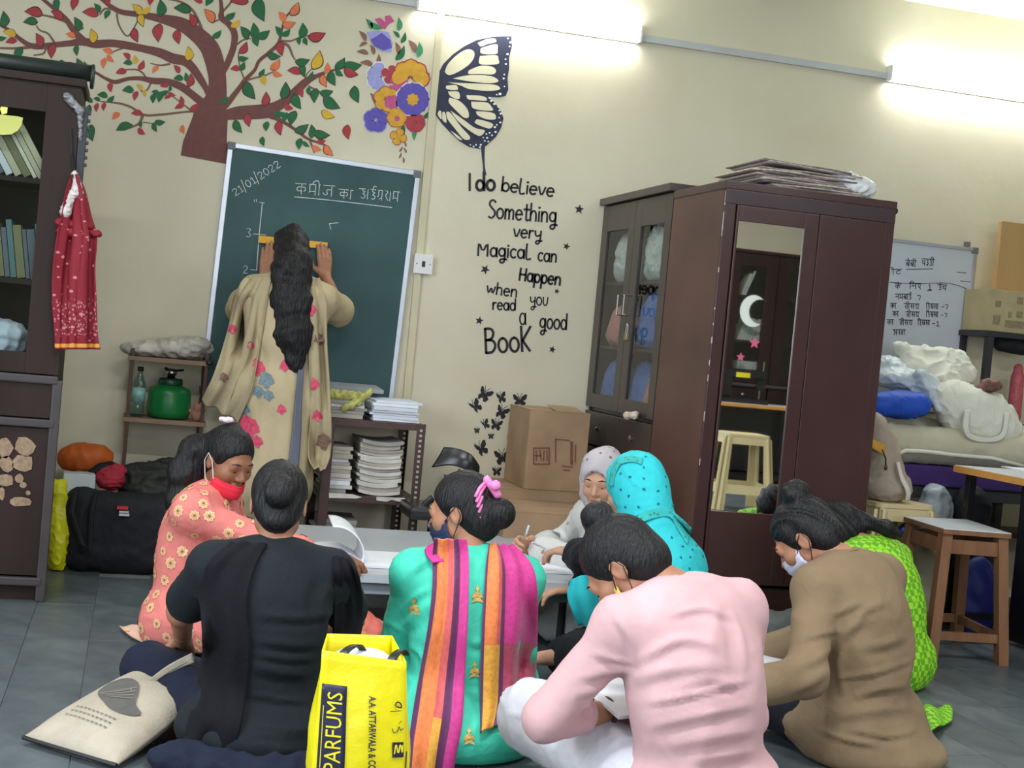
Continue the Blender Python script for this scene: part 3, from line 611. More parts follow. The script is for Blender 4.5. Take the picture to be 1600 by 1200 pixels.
fp = PY(775, 665, YW); flock = thing('butterfly_flock_mural', 'cluster of small black painted butterflies above the cardboard box', 'mural', (fp[0], YW, fp[2]))
def bfly(x, y, s, a, fold):
    b = B(flock.location); ca, sa = math.cos(a), math.sin(a)
    def T(L, mir, lift=.0022): return [WALL(x+s*(px*mir*(fold if mir < 0 else 1)*ca-py*sa), y+s*(px*mir*(fold if mir < 0 else 1)*sa+py*ca), lift) for px, py in L]
    up = [(.05, .05), (.2, -.45), (.75, -.85), (1.0, -.75), (.85, -.2), (.45, .05)]; dn = [(.05, .0), (.5, .05), (.8, .3), (.6, .75), (.3, .8), (.1, .4)]
    for mi in (1, -1): b.poly(T(up, mi)); b.poly(T(dn, mi))
    b.poly(T([(-.07, -.3), (.07, -.3), (.06, .5), (-.06, .5)], 1, .0025))
    for e in (-.35, .35): ribbon(b, T([(0, -.3), (e*.5, -.7), (e, -1.0)], 1, .0024), np.full(3, .0025), np.array((0, -1., 0)))
    b.build('butterfly', P_ink, flock, fix=False)
for x, y, s, a, f in ((756, 616, 13, .5, .7), (782, 622, 10, -.3, .5), (812, 626, 12, 0, .9), (742, 636, 12, -.7, .4), (783, 644, 12, .4, .7), (757, 664, 9, -.5, .3), (775, 664, 10, .2, .9), (745, 673, 5, 0, .9), (767, 682, 5, 0, .9), (797, 676, 14, .2, .3), (751, 702, 13, -.5, .5), (785, 715, 14, -.1, .9), (776, 737, 8, 0, .9), (794, 744, 5, .3, .8)): bfly(x, y, s, a, f)
# ================================================================== materials for furniture
def glass(name, tint=(235, 240, 240), gloss=.06):
    k = N(name); tr = k.n('BsdfTransparent'); tr.inputs[0].default_value = lin(tint); gl = k.n('BsdfGlossy'); gl.inputs['Roughness'].default_value = gloss
    fr = k.n('Fresnel'); fr.inputs[0].default_value = 1.38; mx = k.n('MixShader')
    ge = k.n('NewGeometry'); k.l(k.math('MULTIPLY', k.math('ADD', fr.outputs[0], .02), k.math('SUBTRACT', 1, ge.outputs['Backfacing'])), mx.inputs[0]); k.l(tr.outputs[0], mx.inputs[1]); k.l(gl.outputs[0], mx.inputs[2]); k.l(mx.outputs[0], k.out.inputs[0]); return k.m
M_glass = glass('door_glass'); M_glass2 = glass('hazy_glass', (236, 240, 238), .015)
M_maroon = mat('maroon_enamel', (60, 36, 37), .28, .18, 3, .04, 90, .5)
M_maroon_side = mat('brown_side_panel', (84, 56, 50), .38, .25, 2.2, .05, 60, .4)
M_darkcab = mat('charcoal_brown_enamel', (62, 54, 52), .32, .12, 4, .03, 80, .5)
M_wood = mat('dark_walnut', (44, 31, 29), .55, .25, 5, .12, 40, .2, 0, (1, 1, .15))
M_mould = mat('grey_brown_moulding', (64, 58, 60), .35, .15, 6, .05, 60)
M_chrome = mat('dull_chrome', (200, 198, 194), .22, .05, 5, 0, 0, .5, 1)
M_white = mat('white_paper', (226, 228, 236), .7, .05, 12); M_paper = mat('aged_paper', (196, 192, 186), .75, .14, 18); M_grey = mat('grey_board', (150, 154, 160), .6, .06)
M_inside = mat('cabinet_inside', (44, 40, 40), .7, .1)
k = N('mirror'); k.b.inputs['Metallic'].default_value = 1; k.b.inputs['Roughness'].default_value = .015; k.color((.86, .87, .85, 1)); M_mirror = k.m
PAPERS = [mat('book_cover_%s' % n, c, .55, .1) for n, c in (('buff', (190, 182, 150)), ('cream', (212, 206, 184)), ('grey', (140, 140, 138)), ('olive', (120, 116, 78)), ('slate', (92, 100, 108)), ('rust', (132, 78, 60)), ('white', (214, 216, 218)), ('teal', (82, 116, 112)))]

# ================================================================== chalkboard
TL, TR = PY(357, 222, YW-.03), PY(657, 268, YW-.03)
ex = Vector(TR-TL); BWd = ex.length; ex.normalize(); ez = Vector((-ex.z, 0, ex.x)); BH = 1.2
cb = thing('chalkboard', 'green chalkboard in an aluminium frame with white Hindi chalk writing', 'chalkboard')
mm = Matrix.Identity(4)
for i in range(3): mm[i][0] = ex[i]; mm[i][1] = (0, 1, 0)[i]; mm[i][2] = ez[i]; mm[i][3] = (Vector(TL)-ez*BH)[i]
cb.matrix_basis = mm
k = N('green_chalk_surface'); v = k.coord('Object'); n1 = k.n('TexNoise', i_Scale=3.0, i_Detail=6.0); k.l(v, n1.inputs['Vector'])
k.color(k.ramp(n1.outputs[0], ((.3, lin((36, 72, 76))), (.75, lin((52, 90, 92)))))); k.b.inputs['Roughness'].default_value = .6; M_green = k.m
M_alu = mat('aluminium_frame', (182, 188, 198), .35, .06, 8, 0, 0, .5, .6); M_corner = mat('grey_corner_plastic', (112, 112, 116), .5, .05)
B().box(.01, BWd-.01, 0, .026, .01, BH-.01).build('writing_surface', M_green, cb)
fw_ = .024
for a in ((0, fw_, 0, BH), (BWd-fw_, BWd, 0, BH), (0, BWd, 0, fw_), (0, BWd, BH-fw_, BH)):
    B().box(a[0], a[1], -.008, .03, a[2], a[3], .003).build('frame_bar', M_alu, cb)
for x in (-.003, BWd-.035):
    for z in (-.003, BH-.035): B().box(x, x+.038, -.012, .03, z, z+.038, .006).build('corner_cap', M_corner, cb)
M_chalk = mat('chalk', (208, 216, 216), .9, .25, 120)
CB = plane_y(YW-.03)
c6 = lambda p: (300+p[0]/4, 200+p[1]/4)
def cwrite(text, a, e, xh, w, gl, head=False, name='chalk_word', n=None):
    b = B(cb); write(b, text, c6(a), c6(e), xh/4, w/4, CB, gl, .0015, head); return b.build(name, M_chalk, cb)
cwrite('कमीज', (648, 412), (885, 428), 66, 4.2, DV, True); cwrite('का', (918, 438), (1000, 446), 56, 4.2, DV, True); cwrite('डाईग्राम', (1045, 440), (1292, 462), 62, 4.2, DV, True)
cwrite('21/01/2022', (268, 428), (560, 236), 44, 4, GL)
cwrite('3', (335, 680), (375, 682), 55, 3.4, GL); cwrite('2', (315, 905), (352, 908), 45, 3.4, GL)
for L, w in (([(640, 430), (900, 455), (1250, 497)], 4.5), ([(440, 466), (418, 680), (404, 890)], 5), ([(422, 464), (452, 468)], 4), ([(383, 662), (462, 668)], 4), ([(365, 885), (405, 888)], 3.5), ([(912, 592), (858, 598), (868, 632)], 5), ([(388, 448), (392, 462)], 3.5), ([(402, 446), (404, 462)], 3.5)):
    b = B(cb); stroke(b, [c6(p) for p in L], w/4, CB, .0015, smooth=False) if len(L) < 3 else stroke(b, [c6(p) for p in L], w/4, CB, .0015, smooth=(w == 4.5)); b.build('chalk_line', M_chalk, cb)

# ================================================================== whiteboard
yb = YW-.03; wr = PY(1527, 388, yb); wx1, wz1 = wr[0], wr[2]; wx0, wz0 = wx1-1.22, wz1-.92
wbd = thing('whiteboard', 'whiteboard with blue black Hindi handwriting behind the maroon wardrobe', 'whiteboard', (wx0, yb, wz0))
M_wb = mat('whiteboard_enamel', (192, 200, 212), .3, .03, 3); M_marker = mat('marker_ink', (46, 50, 64), .6, .1)
B(wbd.location).box(wx0, wx1, yb, yb+.02, wz0, wz1).build('writing_surface', M_wb, wbd)
for a in ((wx0, wx0+.02, wz0, wz1), (wx1-.02, wx1, wz0, wz1), (wx0, wx1, wz0, wz0+.02), (wx0, wx1, wz1-.02, wz1)): B(wbd.location).box(a[0], a[1], yb-.008, yb+.025, a[2], a[3], .003).build('frame_bar', M_alu, wbd)
B(wbd.location).box(wx1-.033, wx1+.003, yb-.012, yb+.026, wz1-.033, wz1+.003, .005).build('corner_cap', M_corner, wbd)
B(wbd.location).box(wx1-.075, wx1-.05, yb-.01, yb+.02, wz1, wz1+.03, .004).build('hanging_lug', M_corner, wbd)
WBp = plane_y(yb); cw = lambda p: (1300+p[0]*.1875, 300+p[1]*.1875)
def wwrite(text, a, e, xh, w=7):
    b = B(wbd.location); write(b, text, cw(a), cw(e), xh*.1875, w*.1875, WBp, DV, .0015, True); b.build('marker_word', M_marker, wbd)
for t_, a, e, xh in (('बेबी', (612, 618), (700, 625), 50), ('चड्डी', (745, 610), (850, 618), 55), ('ीट', (500, 690), (580, 690), 45), ('के', (525, 805), (572, 808), 40), ('िलए', (645, 805), (745, 810), 48), ('1', (795, 815), (830, 815), 45), ('ईंच', (880, 815), (955, 820), 45), ('लमबाई', (528, 895), (665, 895), 45), ('7', (705, 905), (750, 905), 45), ('का', (488, 968), (535, 968), 40), ('तीसरा', (600, 972), (725, 975), 42), ('िहस्सा', (785, 972), (885, 975), 42), ('-7', (910, 975), (975, 978), 40), ('का', (505, 1035), (555, 1035), 40), ('तीसरा', (615, 1040), (725, 1042), 42), ('िहस्सा', (785, 1040), (885, 1042), 42), ('-7', (905, 1045), (965, 1048), 40), ('का', (460, 1105), (512, 1105), 40), ('तीसरा', (558, 1108), (670, 1110), 42), ('िहस्सा', (715, 1108), (815, 1110), 42), ('-1', (830, 1115), (895, 1118), 40), ('अनतर', (512, 1190), (612, 1190), 42)):
    wwrite(t_, a, e, xh)
for L in ([(482, 752), (700, 765), (960, 760), (1120, 805)], [(622, 645), (842, 640)], [(1040, 668), (1120, 675)], [(1070, 742), (1150, 748)], [(792, 822), (832, 822)]):
    b = B(wbd.location); stroke(b, [cw(p) for p in L], 1.1, WBp, .0015); b.build('marker_line', M_marker, wbd)

ORD = ['lowest', 'second', 'third', 'fourth', 'fifth', 'sixth', 'seventh', 'eighth', 'ninth', 'tenth', 'eleventh', 'twelfth', 'thirteenth', 'fourteenth', 'fifteenth', 'sixteenth', 'seventeenth']
def nth(i, n, what):
    return 'lowest '+what if i == 0 else 'topmost '+what if i == n-1 else ORD[i]+' from bottom, '+what
# ================================================================== book helper
def book_obj(name, w, d, h, cover, label, group, M4, cat='book'):
    key = 'bk%s%.2f%.2f%.3f' % (cover.name, w, d, h)
    me = bpy.data.meshes.get(key)
    if me is None:
        b = B().box(-w/2, w/2, -d/2, d/2, 0, h)
        me = b.mesh(key); me.materials.append(cover); me.materials.append(M_paper)
        bm = bmesh.new(); bm.from_mesh(me)
        for f in bm.faces:
            if abs(f.normal.y) > .9 and f.calc_center_median().y > 0 or abs(f.normal.x) > .9: f.material_index = 1
        bm.to_mesh(me); bm.free()
    o = link(name, me, None); o.matrix_basis = M4
    return tag(o, label, cat, group)
def RX(a): return Matrix.Rotation(a, 4, 'X')
def RY(a): return Matrix.Rotation(a, 4, 'Y')
def RZ(a): return Matrix.Rotation(a, 4, 'Z')
def TT(x, y, z): return Matrix.Translation((x, y, z))

# ================================================================== bookcase cabinets (the left one; its twin is seen in the wardrobe mirror)
def bookcase(label, x0, x1, yf, depth, H, flip=1):
    """front face at y=yf looking towards -y when flip=1 (towards +y when flip=-1)"""
    T = thing('bookcase', label, 'cabinet', ((x0+x1)/2, yf, 0), rz=0 if flip == 1 else math.pi)
    w = (x1-x0)/2; S = H/2.03
    z = lambda a: a*S
    B().box(-w, -w+.02, .022, depth, 0, H).build('side_panel', M_wood, T); B().box(w-.02, w, .022, depth, 0, H).build('side_panel', M_wood, T)
    B().box(-w+.02, w-.02, depth-.012, depth, 0, H).build('back_panel', M_inside, T); B().box(-w-.015, w+.015, -.015, depth, H-.03, H, .004).build('cornice', M_wood, T)
    for zz in (.93, 1.245, 1.635): B().box(-w+.02, w-.02, .03, depth-.012, z(zz)-.02, z(zz)).build('shelf', M_wood, T)
    for s_ in (-1, 1):
        xa, xb = (0.004, w) if s_ > 0 else (-w, -.004)
        d = B().box(xa, xb, 0, .022, z(.885), z(1.92)).box(xa, xb, 0, .022, z(1.92), H-.03)
        d.bm.free(); st = .125; d = B()
        d.box(xa, xa+st, 0, .022, z(.885), H-.03, .002); d.box(xb-st, xb, 0, .022, z(.885), H-.03, .002); d.box(xa+st, xb-st, 0, .022, z(.885), z(.965), .002); d.box(xa+st, xb-st, 0, .022, z(1.89), H-.03, .002)
        do = d.build('glass_door', M_wood, T)
        B().box(xa+st-.005, xb-st+.005, .009, .013, z(.96), z(1.895)).build('pane', M_glass, do)
        B().box(xa+.004, xb-.004, .002, .02, z(.715), z(.85), .003).build('drawer', M_wood, T)
        B().lathe([(.012, 0), (.014, .012), (.006, .016)], ((xa+xb)/2, 0, z(.78)), 12, (0, -1, 0)).build('drawer_knob', M_chrome, T)
        dl = B().box(xa+.004, xb-.004, .004, .02, z(.10), z(.675), .002).build('lower_door', M_wood, T)
    for zz in (.865, .695, .078): B().box(-w, w, -.014, .02, z(zz)-.016, z(zz)+.016, .006).build('moulding', M_mould, T)
    for s_ in (-1, 1): B().box(s_*w-.018, s_*w+.018, -.01, .02, 0, z(.865), .006).build('corner_moulding', M_mould, T)
    B().box(-w+.01, w-.01, .03, depth, 0, z(.07)).build('plinth', M_wood, T)
    return T
CX1, CX0, CY = -.293, -1.23, 5.72
bc = bookcase('dark wooden bookcase with glass doors at the left edge', CX0, CX1, CY, .38, 2.03)
# torn label scraps on the lower door
M_scrap = mat('torn_paper_residue', (150, 126, 104), .8, .3, 40)
for (u, v, w, h) in ((8, 700, 20, 26), (38, 697, 26, 24), (10, 725, 18, 20), (36, 724, 26, 22), (8, 750, 22, 16), (30, 748, 12, 12), (36, 758, 10, 8), (32, 784, 28, 12), (44, 770, 6, 6), (3, 772, 8, 16)):
    P = []
    for i in range(9):
        a = i*2*math.pi/9; r = 1+.3*rng.random()
        P.append(PY(u+w/2*r*math.cos(a)*1.1, v+h/2*r*math.sin(a)*1.1, CY-.0008))
    b = B(bc); b.poly(P); b.build('paper_scrap', M_scrap, bc, fix=False)
# diya sticker on the pane: yellow lamp
st = thing('lamp_sticker', 'yellow paper cut-out of a lit oil lamp on the bookcase glass', 'sticker', tuple(PY(15, 195, CY+.004)))
M_dy = mat('yellow_card', (186, 190, 104), .6, .06); M_dy2 = mat('yellow_card_flame', (226, 228, 120), .6, .04)
def dpoly(L, lift): return [PY(x, y, CY+.008-lift) for x, y in L]
b = B(st.location); b.prism(dpoly([(-22, 186), (-10, 178), (10, 180), (28, 182), (36, 184), (34, 195), (28, 204), (18, 210), (4, 211), (-10, 209), (-22, 200)], .001), (0, -.002, 0)); b.build('bowl', M_dy, st)
b = B(st.location); b.prism(dpoly([(7, 156), (12, 168), (11, 177), (3, 179), (0, 170)], .001), (0, -.002, 0)); b.build('flame', M_dy2, st)
# books, upper shelf slanting, middle shelf leaning
def books_row(zb, xa, xb, yf, hh, tilt, grp, lab, n):
    x = xa; i = 0
    while x < xb and i < n:
        t = rng.uniform(.012, .03); h = hh*rng.uniform(.85, 1.05); d = rng.uniform(.14, .18)
        tl = tilt
        # book stands on its tail: thickness along x, height along z
        M4 = TT(x, yf+d/2+.01, zb+.002) @ RY(tl) @ TT(t/2, 0, 0) @ RY(-math.pi/2) @ TT(h/2, 0, -t/2)
        book_obj('book', h, d, t, PAPERS[rng.randrange(len(PAPERS))], (ORD[i] if i else 'first')+' from left, '+lab, grp, M4)
        x += t/math.cos(tl)+.003; i += 1
books_row(1.635, CX1-.50, CX1-.03, CY+.06, .24, -.55, 'books on the top shelf', 'slanting old book on the top shelf behind the glass', 16)
books_row(1.245, CX1-.46, CX1-.06, CY+.06, .22, -.16, 'books on the middle shelf', 'pale upright book on the middle shelf behind the glass', 16)
pb = B(); 
V, F = sdf([(ell((CX1-.30, CY+.16, .985), (.17, .12, .055)), 0), (ell((CX1-.24, CY+.13, 1.03), (.11, .09, .05)), .03), (ell((CX1-.37, CY+.15, 1.04), (.10, .08, .06)), .03)], .008, org=(CX1-.30, CY+.16, .93), disp=folds(3, 40, .008), clipz=.932)
tag(link('cloth_bundle', npmesh('cloth_bundle', V, F), mat('white_bundle_cloth', (196, 204, 214), .8, .08), None, (CX1-.30, CY+.16, .93)), 'white crumpled bundle on the bottom shelf of the left bookcase', 'bundle')
# round dark roll on top of the bookcase
M_roll = mat('dark_green_roll', (34, 42, 40), .4, .15)
b = B(); b.tube([(CX0+.1, CY+.03, 2.03+.032), (CX1+.03, CY+.03, 2.03+.032)], .032, 18); top(b, 'chart_roll', M_roll, (CX0+.5, CY+.03, 2.03), 'dark rolled chart lying along the top of the bookcase', 'roll', smooth=True)
b = B(); x_ = CX1+.034; n_ = 26
b.tube([(x_, CY+.03+.04*math.cos(t), 2.062-.012+.042*math.sin(t)) for t in np.linspace(0, 6.283, n_)], .007, 8, False)
top(b, 'tape_ring', mat('dark_ring', (30, 48, 44), .35, .1), (x_, CY+.03, 2.01), 'dark green ring hanging at the end of the chart roll', 'ring', smooth=True)
# clear plastic twisted round the corner and the black strap down the edge
M_poly = mat('grey_clear_plastic', (116, 118, 122), .2, .3, 40, .5, 40, .7)
V, F = sdf([(cap((CX1-.05, CY-.006, 1.955), (CX1, CY-.010, 1.91), .016, .010), 0), (cap((CX1, CY-.010, 1.91), (CX1+.010, CY, 1.80), .009, .006), .02)], .004, org=(CX1, CY-.01, 1.8), disp=folds(8, 120, .005))
tag(link('plastic_wrap', npmesh('plastic_wrap', V, F), M_poly, None, (CX1, CY-.01, 1.8)), 'crumpled clear plastic wrapped round the corner of the bookcase', 'plastic')
b = B(); b.box(CX1+.002, CX1+.03, CY+.0, CY+.05, 1.64, 1.93, .004)
for z in np.linspace(1.70, 1.90, 8): b.box(CX1+.028, CX1+.04, CY+.005, CY+.03, z, z+.012, .002)
top(b, 'tool_strip', mat('blue_black_plastic', (36, 42, 52), .45, .15), (CX1+.01, CY+.02, 1.64), 'blue black toothed plastic strip hanging on the bookcase side', 'strip')

# red dupatta hanging on a cord from the bookcase
k = N('red_bandhani_cloth'); v = k.coord('UV', (7, 30, 1)); vo = k.n('TexVoronoi', i_Scale=1.0); k.l(v, vo.inputs['Vector'])
u2 = k.coord('UV'); sx = k.n('SeparateXYZ'); k.l(u2, sx.inputs[0])
band = k.ramp(sx.outputs[1], ((0, (0, 0, 0, 1)), (.70, (0, 0, 0, 1)), (.72, (1, 1, 1, 1)), (.86, (1, 1, 1, 1)), (.88, (0, 0, 0, 1))))
dots = k.math('LESS_THAN', vo.outputs['Distance'], .2); vf = k.coord('UV', (26, 60, 1)); vo2 = k.n('TexVoronoi', i_Scale=1.0); k.l(vf, vo2.inputs['Vector'])
d2 = k.math('MULTIPLY', k.math('LESS_THAN', vo2.outputs['Distance'], .32), band)
colr = k.mix(k.math('MAXIMUM', k.math('MULTIPLY', dots, .75), k.math('MULTIPLY', d2, .6)), lin((128, 18, 38)), lin((206, 140, 150)))
gold = k.ramp(sx.outputs[1], ((0, (0, 0, 0, 1)), (.925, (0, 0, 0, 1)), (.93, (1, 1, 1, 1)), (.965, (1, 1, 1, 1)), (.97, (0, 0, 0, 1))), 'CONSTANT')
k.color(k.mix(gold, colr, lin((214, 150, 62)))); k.b.inputs['Roughness'].default_value = .75; M_red = k.m
dp = PY(120, 330, CY-.03); y0 = CY-.035
def drow(v, ul, ur): return [PY(ul+(ur-ul)*t, v, y0+.025*math.cos(t*9+v*.01)-.02) for t in np.linspace(0, 1, 9)]
T = thing('red_dupatta', 'red dotted dupatta with gold border hanging from the bookcase', 'cloth', tuple(PY(120, 548, y0)))
cloth('hanging_cloth', M_red, [drow(272, 112, 122), drow(300, 103, 133), drow(340, 98, 141), drow(372, 92, 150), drow(420, 86, 150), drow(470, 84, 153), drow(520, 86, 154), drow(546, 86, 157)], 40, 60, .004, lambda U, V: .010*np.sin(U*22+V*3)*np.minimum(1, V*3), T, T.location)
V, F = sdf([(cap(PY(113, 300, y0-.02), PY(102, 332, y0-.02), .014, .02), 0), (cap(PY(116, 272, y0-.01), PY(122, 300, y0-.02), .012, .018), .02)], .004, org=T.location, disp=folds(5, 150, .004))
link('silver_band', npmesh('silver_band', V, F), mat('silver_zari', (196, 190, 190), .4, .25, 60), T)
for a, c_ in (((95, 362, y0), (152, 366, y0)), ((94, 348, y0), (140, 352, y0))):
    V, F = sdf([(cap(PY(*a), PY(*c_), .018, .014), 0)], .005, org=T.location, disp=folds(6, 90, .005)); link('knot', npmesh('knot', V, F), M_red, T)
B(T).tube([PY(117, 276, y0), PY(112, 240, CY-.006), PY(111, 200, CY-.004)], .005, 6).build('cord', M_dk, T)

# ================================================================== glass fronted cupboard against the back wall, doors facing left
X2, Y20, Y21, H2 = 2.235, 5.905, 6.895, 1.945
c2b = thing('glass_cupboard', 'charcoal steel cupboard with glass doors beside the painted quote', 'cupboard', (X2+.2, (Y20+Y21)/2, 0)); L2 = c2b.location
dpt = .40
B(L2).box(X2+.02, X2+dpt, Y20, Y20+.02, 0, H2).build('side_panel', M_darkcab, c2b); B(L2).box(X2+.02, X2+dpt, Y21-.02, Y21, 0, H2).build('side_panel', M_darkcab, c2b)
B(L2).box(X2+dpt-.015, X2+dpt, Y20+.02, Y21-.02, 0, H2).build('back_panel', M_grey, c2b); B(L2).box(X2-.025, X2+dpt, Y20-.005, Y21, H2-.035, H2, .004).build('top_panel', M_darkcab, c2b)
for z in (.88, 1.2, 1.52): B(L2).box(X2+.03, X2+dpt-.015, Y20+.02, Y21-.02, z-.015, z).build('shelf', M_darkcab, c2b)
B(L2).box(X2+.004, X2+dpt, Y20+.02, Y21-.02, .02, .06).build('floor_panel', M_darkcab, c2b)
ysp = PX(997, 300, X2)[1]
for (ya, yb_) in ((Y20+.004, ysp-.002), (ysp+.002, Y21-.004)):
    zb, zt_ = .885, H2-.04; st_ = .085
    d = B(L2); d.box(X2, X2+.02, ya, ya+st_, zb, zt_, .002); d.box(X2, X2+.02, yb_-st_, yb_, zb, zt_, .002); d.box(X2, X2+.02, ya+st_, yb_-st_, zb, zb+.07, .002); d.box(X2, X2+.02, ya+st_, yb_-st_, zt_-.13, zt_, .002)
    do = d.build('glass_door', M_darkcab, c2b)
    B(L2).box(X2+.009, X2+.012, ya+st_-.004, yb_-st_+.004, zb+.066, zt_-.126).build('pane', M_glass2, do)
    yh = ysp+(-.045 if yb_ < ysp else .045)
    zh0, zh1 = PX(985, 493, X2)[2], PX(985, 462, X2)[2]
    B(L2).tube([(X2, yh, zh0), (X2-.035, yh, zh0), (X2-.035, yh, zh1), (X2, yh, zh1)], .005, 8).build('handle', M_chrome, do)
for i, (za, zb) in enumerate(((.70, .865), (.53, .69), (.06, .52))):
    B(L2).box(X2, X2+.02, Y20+.006, Y21-.006, za, zb, .004).build('drawer_front', M_darkcab, c2b)
    for yy in (6.15, 6.65):
        if i < 2: B(L2).lathe([(.010, 0), (.013, .012), (.004, .018)], (X2, yy, (za+zb)/2), 10, (-1, 0, 0)).build('knob', M_chrome, c2b)
pk = PX(979, 520, X2-.02)
pad = thing('padlock', 'small brass and steel padlock on the cupboard handles', 'padlock', tuple(pk)); Lp = pad.location
B(Lp).box(pk[0]-.008, pk[0]+.008, pk[1]-.018, pk[1]+.018, pk[2]-.035, pk[2], .004).build('lock_body', mat('worn_brass', (150, 136, 104), .35, .2, 9, 0, 0, .5, .8), pad)
B(Lp).tube([(pk[0], pk[1]-.012, pk[2]-.002), (pk[0], pk[1]-.012, pk[2]+.03), (pk[0], pk[1], pk[2]+.04), (pk[0], pk[1]+.012, pk[2]+.03), (pk[0], pk[1]+.012, pk[2]-.002)], .004, 8).build('shackle', M_chrome, pad)
# bags stored behind the glass
def soft(name, prims, vox, m, label, cat, disp=None, clipz=None, group=None):
    lo = np.min([_bb(p[0])[0] for p in prims], 0); hi = np.max([_bb(p[0])[1] for p in prims], 0); org = ((lo[0]+hi[0])/2, (lo[1]+hi[1])/2, max(lo[2], clipz if clipz is not None else -9))
    V, F = sdf(prims, vox, org=org, disp=disp, clipz=clipz)
    return tag(link(name, npmesh(name, V, F), m, None, org), label, cat, group)
M_pw = mat('white_polythene', (214, 218, 222), .35, .1, 14, .6, 30); M_pb = mat('blue_polythene', (92, 120, 190), .5, .12, 9, .4, 30); M_pp = mat('pink_polythene', (206, 140, 138), .5, .1, 9, .4, 30)
xx = X2+.118
for (y_, z_, ry, rz_, zs_, m_, lab, sd) in ((6.70, 1.66, .13, .13, 1.522, M_pw, 'white polythene bag on the top shelf behind the far glass door', 21), (6.24, 1.67, .16, .15, 1.522, M_pw, 'white polythene bag on the top shelf behind the near glass door', 22), (6.70, 1.30, .13, .12, 1.202, M_pp, 'pink polythene bag on the middle shelf behind the far glass door', 23), (6.24, 1.33, .17, .15, 1.202, M_pb, 'blue polythene bag on the middle shelf behind the near glass door', 24), (6.70, 1.00, .14, .15, .882, M_pb, 'blue polythene bag on the bottom shelf behind the far glass door', 25), (6.34, 1.00, .12, .14, .882, M_pb, 'small blue polythene bag on the bottom shelf beside the pink one', 26), (6.09, .99, .10, .13, .882, M_pp, 'pink polythene bag on the bottom shelf behind the near glass door', 27)):
    soft('polythene_bag', [(ell((xx, y_, z_), (.088, ry, rz_)), 0), (ell((xx, y_, zs_+.05), (.088, ry*1.05, .06)), .04)], .010, m_, lab, 'bag', folds(sd, 34, .007), zs_)
# ribbon knotted on the drawer edge
rk = PX(990, 651, X2-.02)
soft('ribbon_knot', [(cap(rk+np.array((0, .05, 0)), rk+np.array((0, -.03, .01)), .014, .014), 0), (ell(rk+np.array((-.01, .06, .0)), (.018, .022, .018)), .01), (ell(rk+np.array((-.012, -.035, .006)), (.016, .03, .016)), .01)], .004, mat('cream_ribbon', (206, 190, 176), .7, .1), 'cream ribbon knotted on the cupboard drawer edge', 'ribbon', folds(29, 140, .004))

# ================================================================== maroon wardrobe with mirror
X3, X3b, Y3, Y3b, H3 = 2.22, 2.985, 5.30, 5.86, 1.90
wd = thing('wardrobe', 'tall maroon wardrobe with a mirror door in the middle of the room', 'wardrobe', ((X3+X3b)/2, Y3, 0)); L3 = wd.location
B(L3).box(X3, X3+.02, Y3, Y3b, 0, H3, .002).build('side_panel', M_maroon_side, wd); B(L3).box(X3b-.02, X3b, Y3, Y3b, 0, H3, .002).build('side_panel', M_maroon_side, wd)
B(L3).box(X3+.02, X3b-.02, Y3b-.015, Y3b, 0, H3).build('back_panel', M_maroon_side, wd); B(L3).box(X3-.004, X3b+.004, Y3-.012, Y3b, H3-.03, H3+.004, .004).build('top_panel', M_maroon, wd)
B(L3).box(X3+.02, X3b-.02, Y3+.004, Y3+.02, 0, .26, .002).build('plinth', M_maroon, wd)
def wq(u, v): return PY(u, v, Y3-.012)
mx0, mx1 = wq(1132, 570)[0], wq(1234, 580)[0]; mz1, mz0 = wq(1205, 351)[2], wq(1160, 801)[2]
xsplit = wq(1258, 560)[0]
B(L3).box(X3, X3+.05, Y3-.012, Y3, .26, H3-.03, .003).build('corner_post', M_maroon, wd)
d = B(L3); za, zb = .275, H3-.09
d.box(X3+.055, mx0, Y3-.018, Y3, za, zb, .003); d.box(mx1, xsplit, Y3-.018, Y3, za, zb, .003); d.box(mx0, mx1, Y3-.018, Y3, za, mz0, .002); d.box(mx0, mx1, Y3-.018, Y3, mz1, zb, .002)
do = d.build('mirror_door', M_maroon, wd)
mir = B(L3).box(mx0-.002, mx1+.002, Y3-.0125, Y3-.006, mz0-.002, mz1+.002).build('mirror', M_mirror, do); mir['label'] = 'tall narrow mirror'
B(L3).box(xsplit+.003, X3b-.045, Y3-.018, Y3, za, zb, .003).build('plain_door', M_maroon, wd)
B(L3).box(X3b-.042, X3b, Y3-.012, Y3, .26, H3-.03, .003).build('corner_post', M_maroon, wd)
B(L3).box(X3, X3b, Y3-.014, Y3, H3-.088, H3-.03, .003).build('top_rail', mat('dark_rail_enamel', (58, 44, 48), .3, .15), wd)
kp = PY(1404, 330, Y3+.02); B(L3).lathe([(.006, 0), (.006, .012), (.012, .014), (.012, .026), (.004, .03)], (X3b, Y3+.03, kp[2]), 12, (1, 0, 0)).build('side_bolt', M_dk, wd)
# worn pale edge of the corner
M_worn = mat('worn_edge', (176, 162, 160), .5, .3, 50)
z = .75
while z < 1.84:
    h = rng.uniform(.008, .07)*(1.6 if z > 1.5 else .8); w_ = rng.uniform(.0012, .0035); B(L3).box(X3-.0008, X3+w_, Y3-.0128, Y3-.008, z, min(z+h, 1.86), .0004).build('paint_chip', M_worn, wd); z += h+rng.uniform(.02, .16)
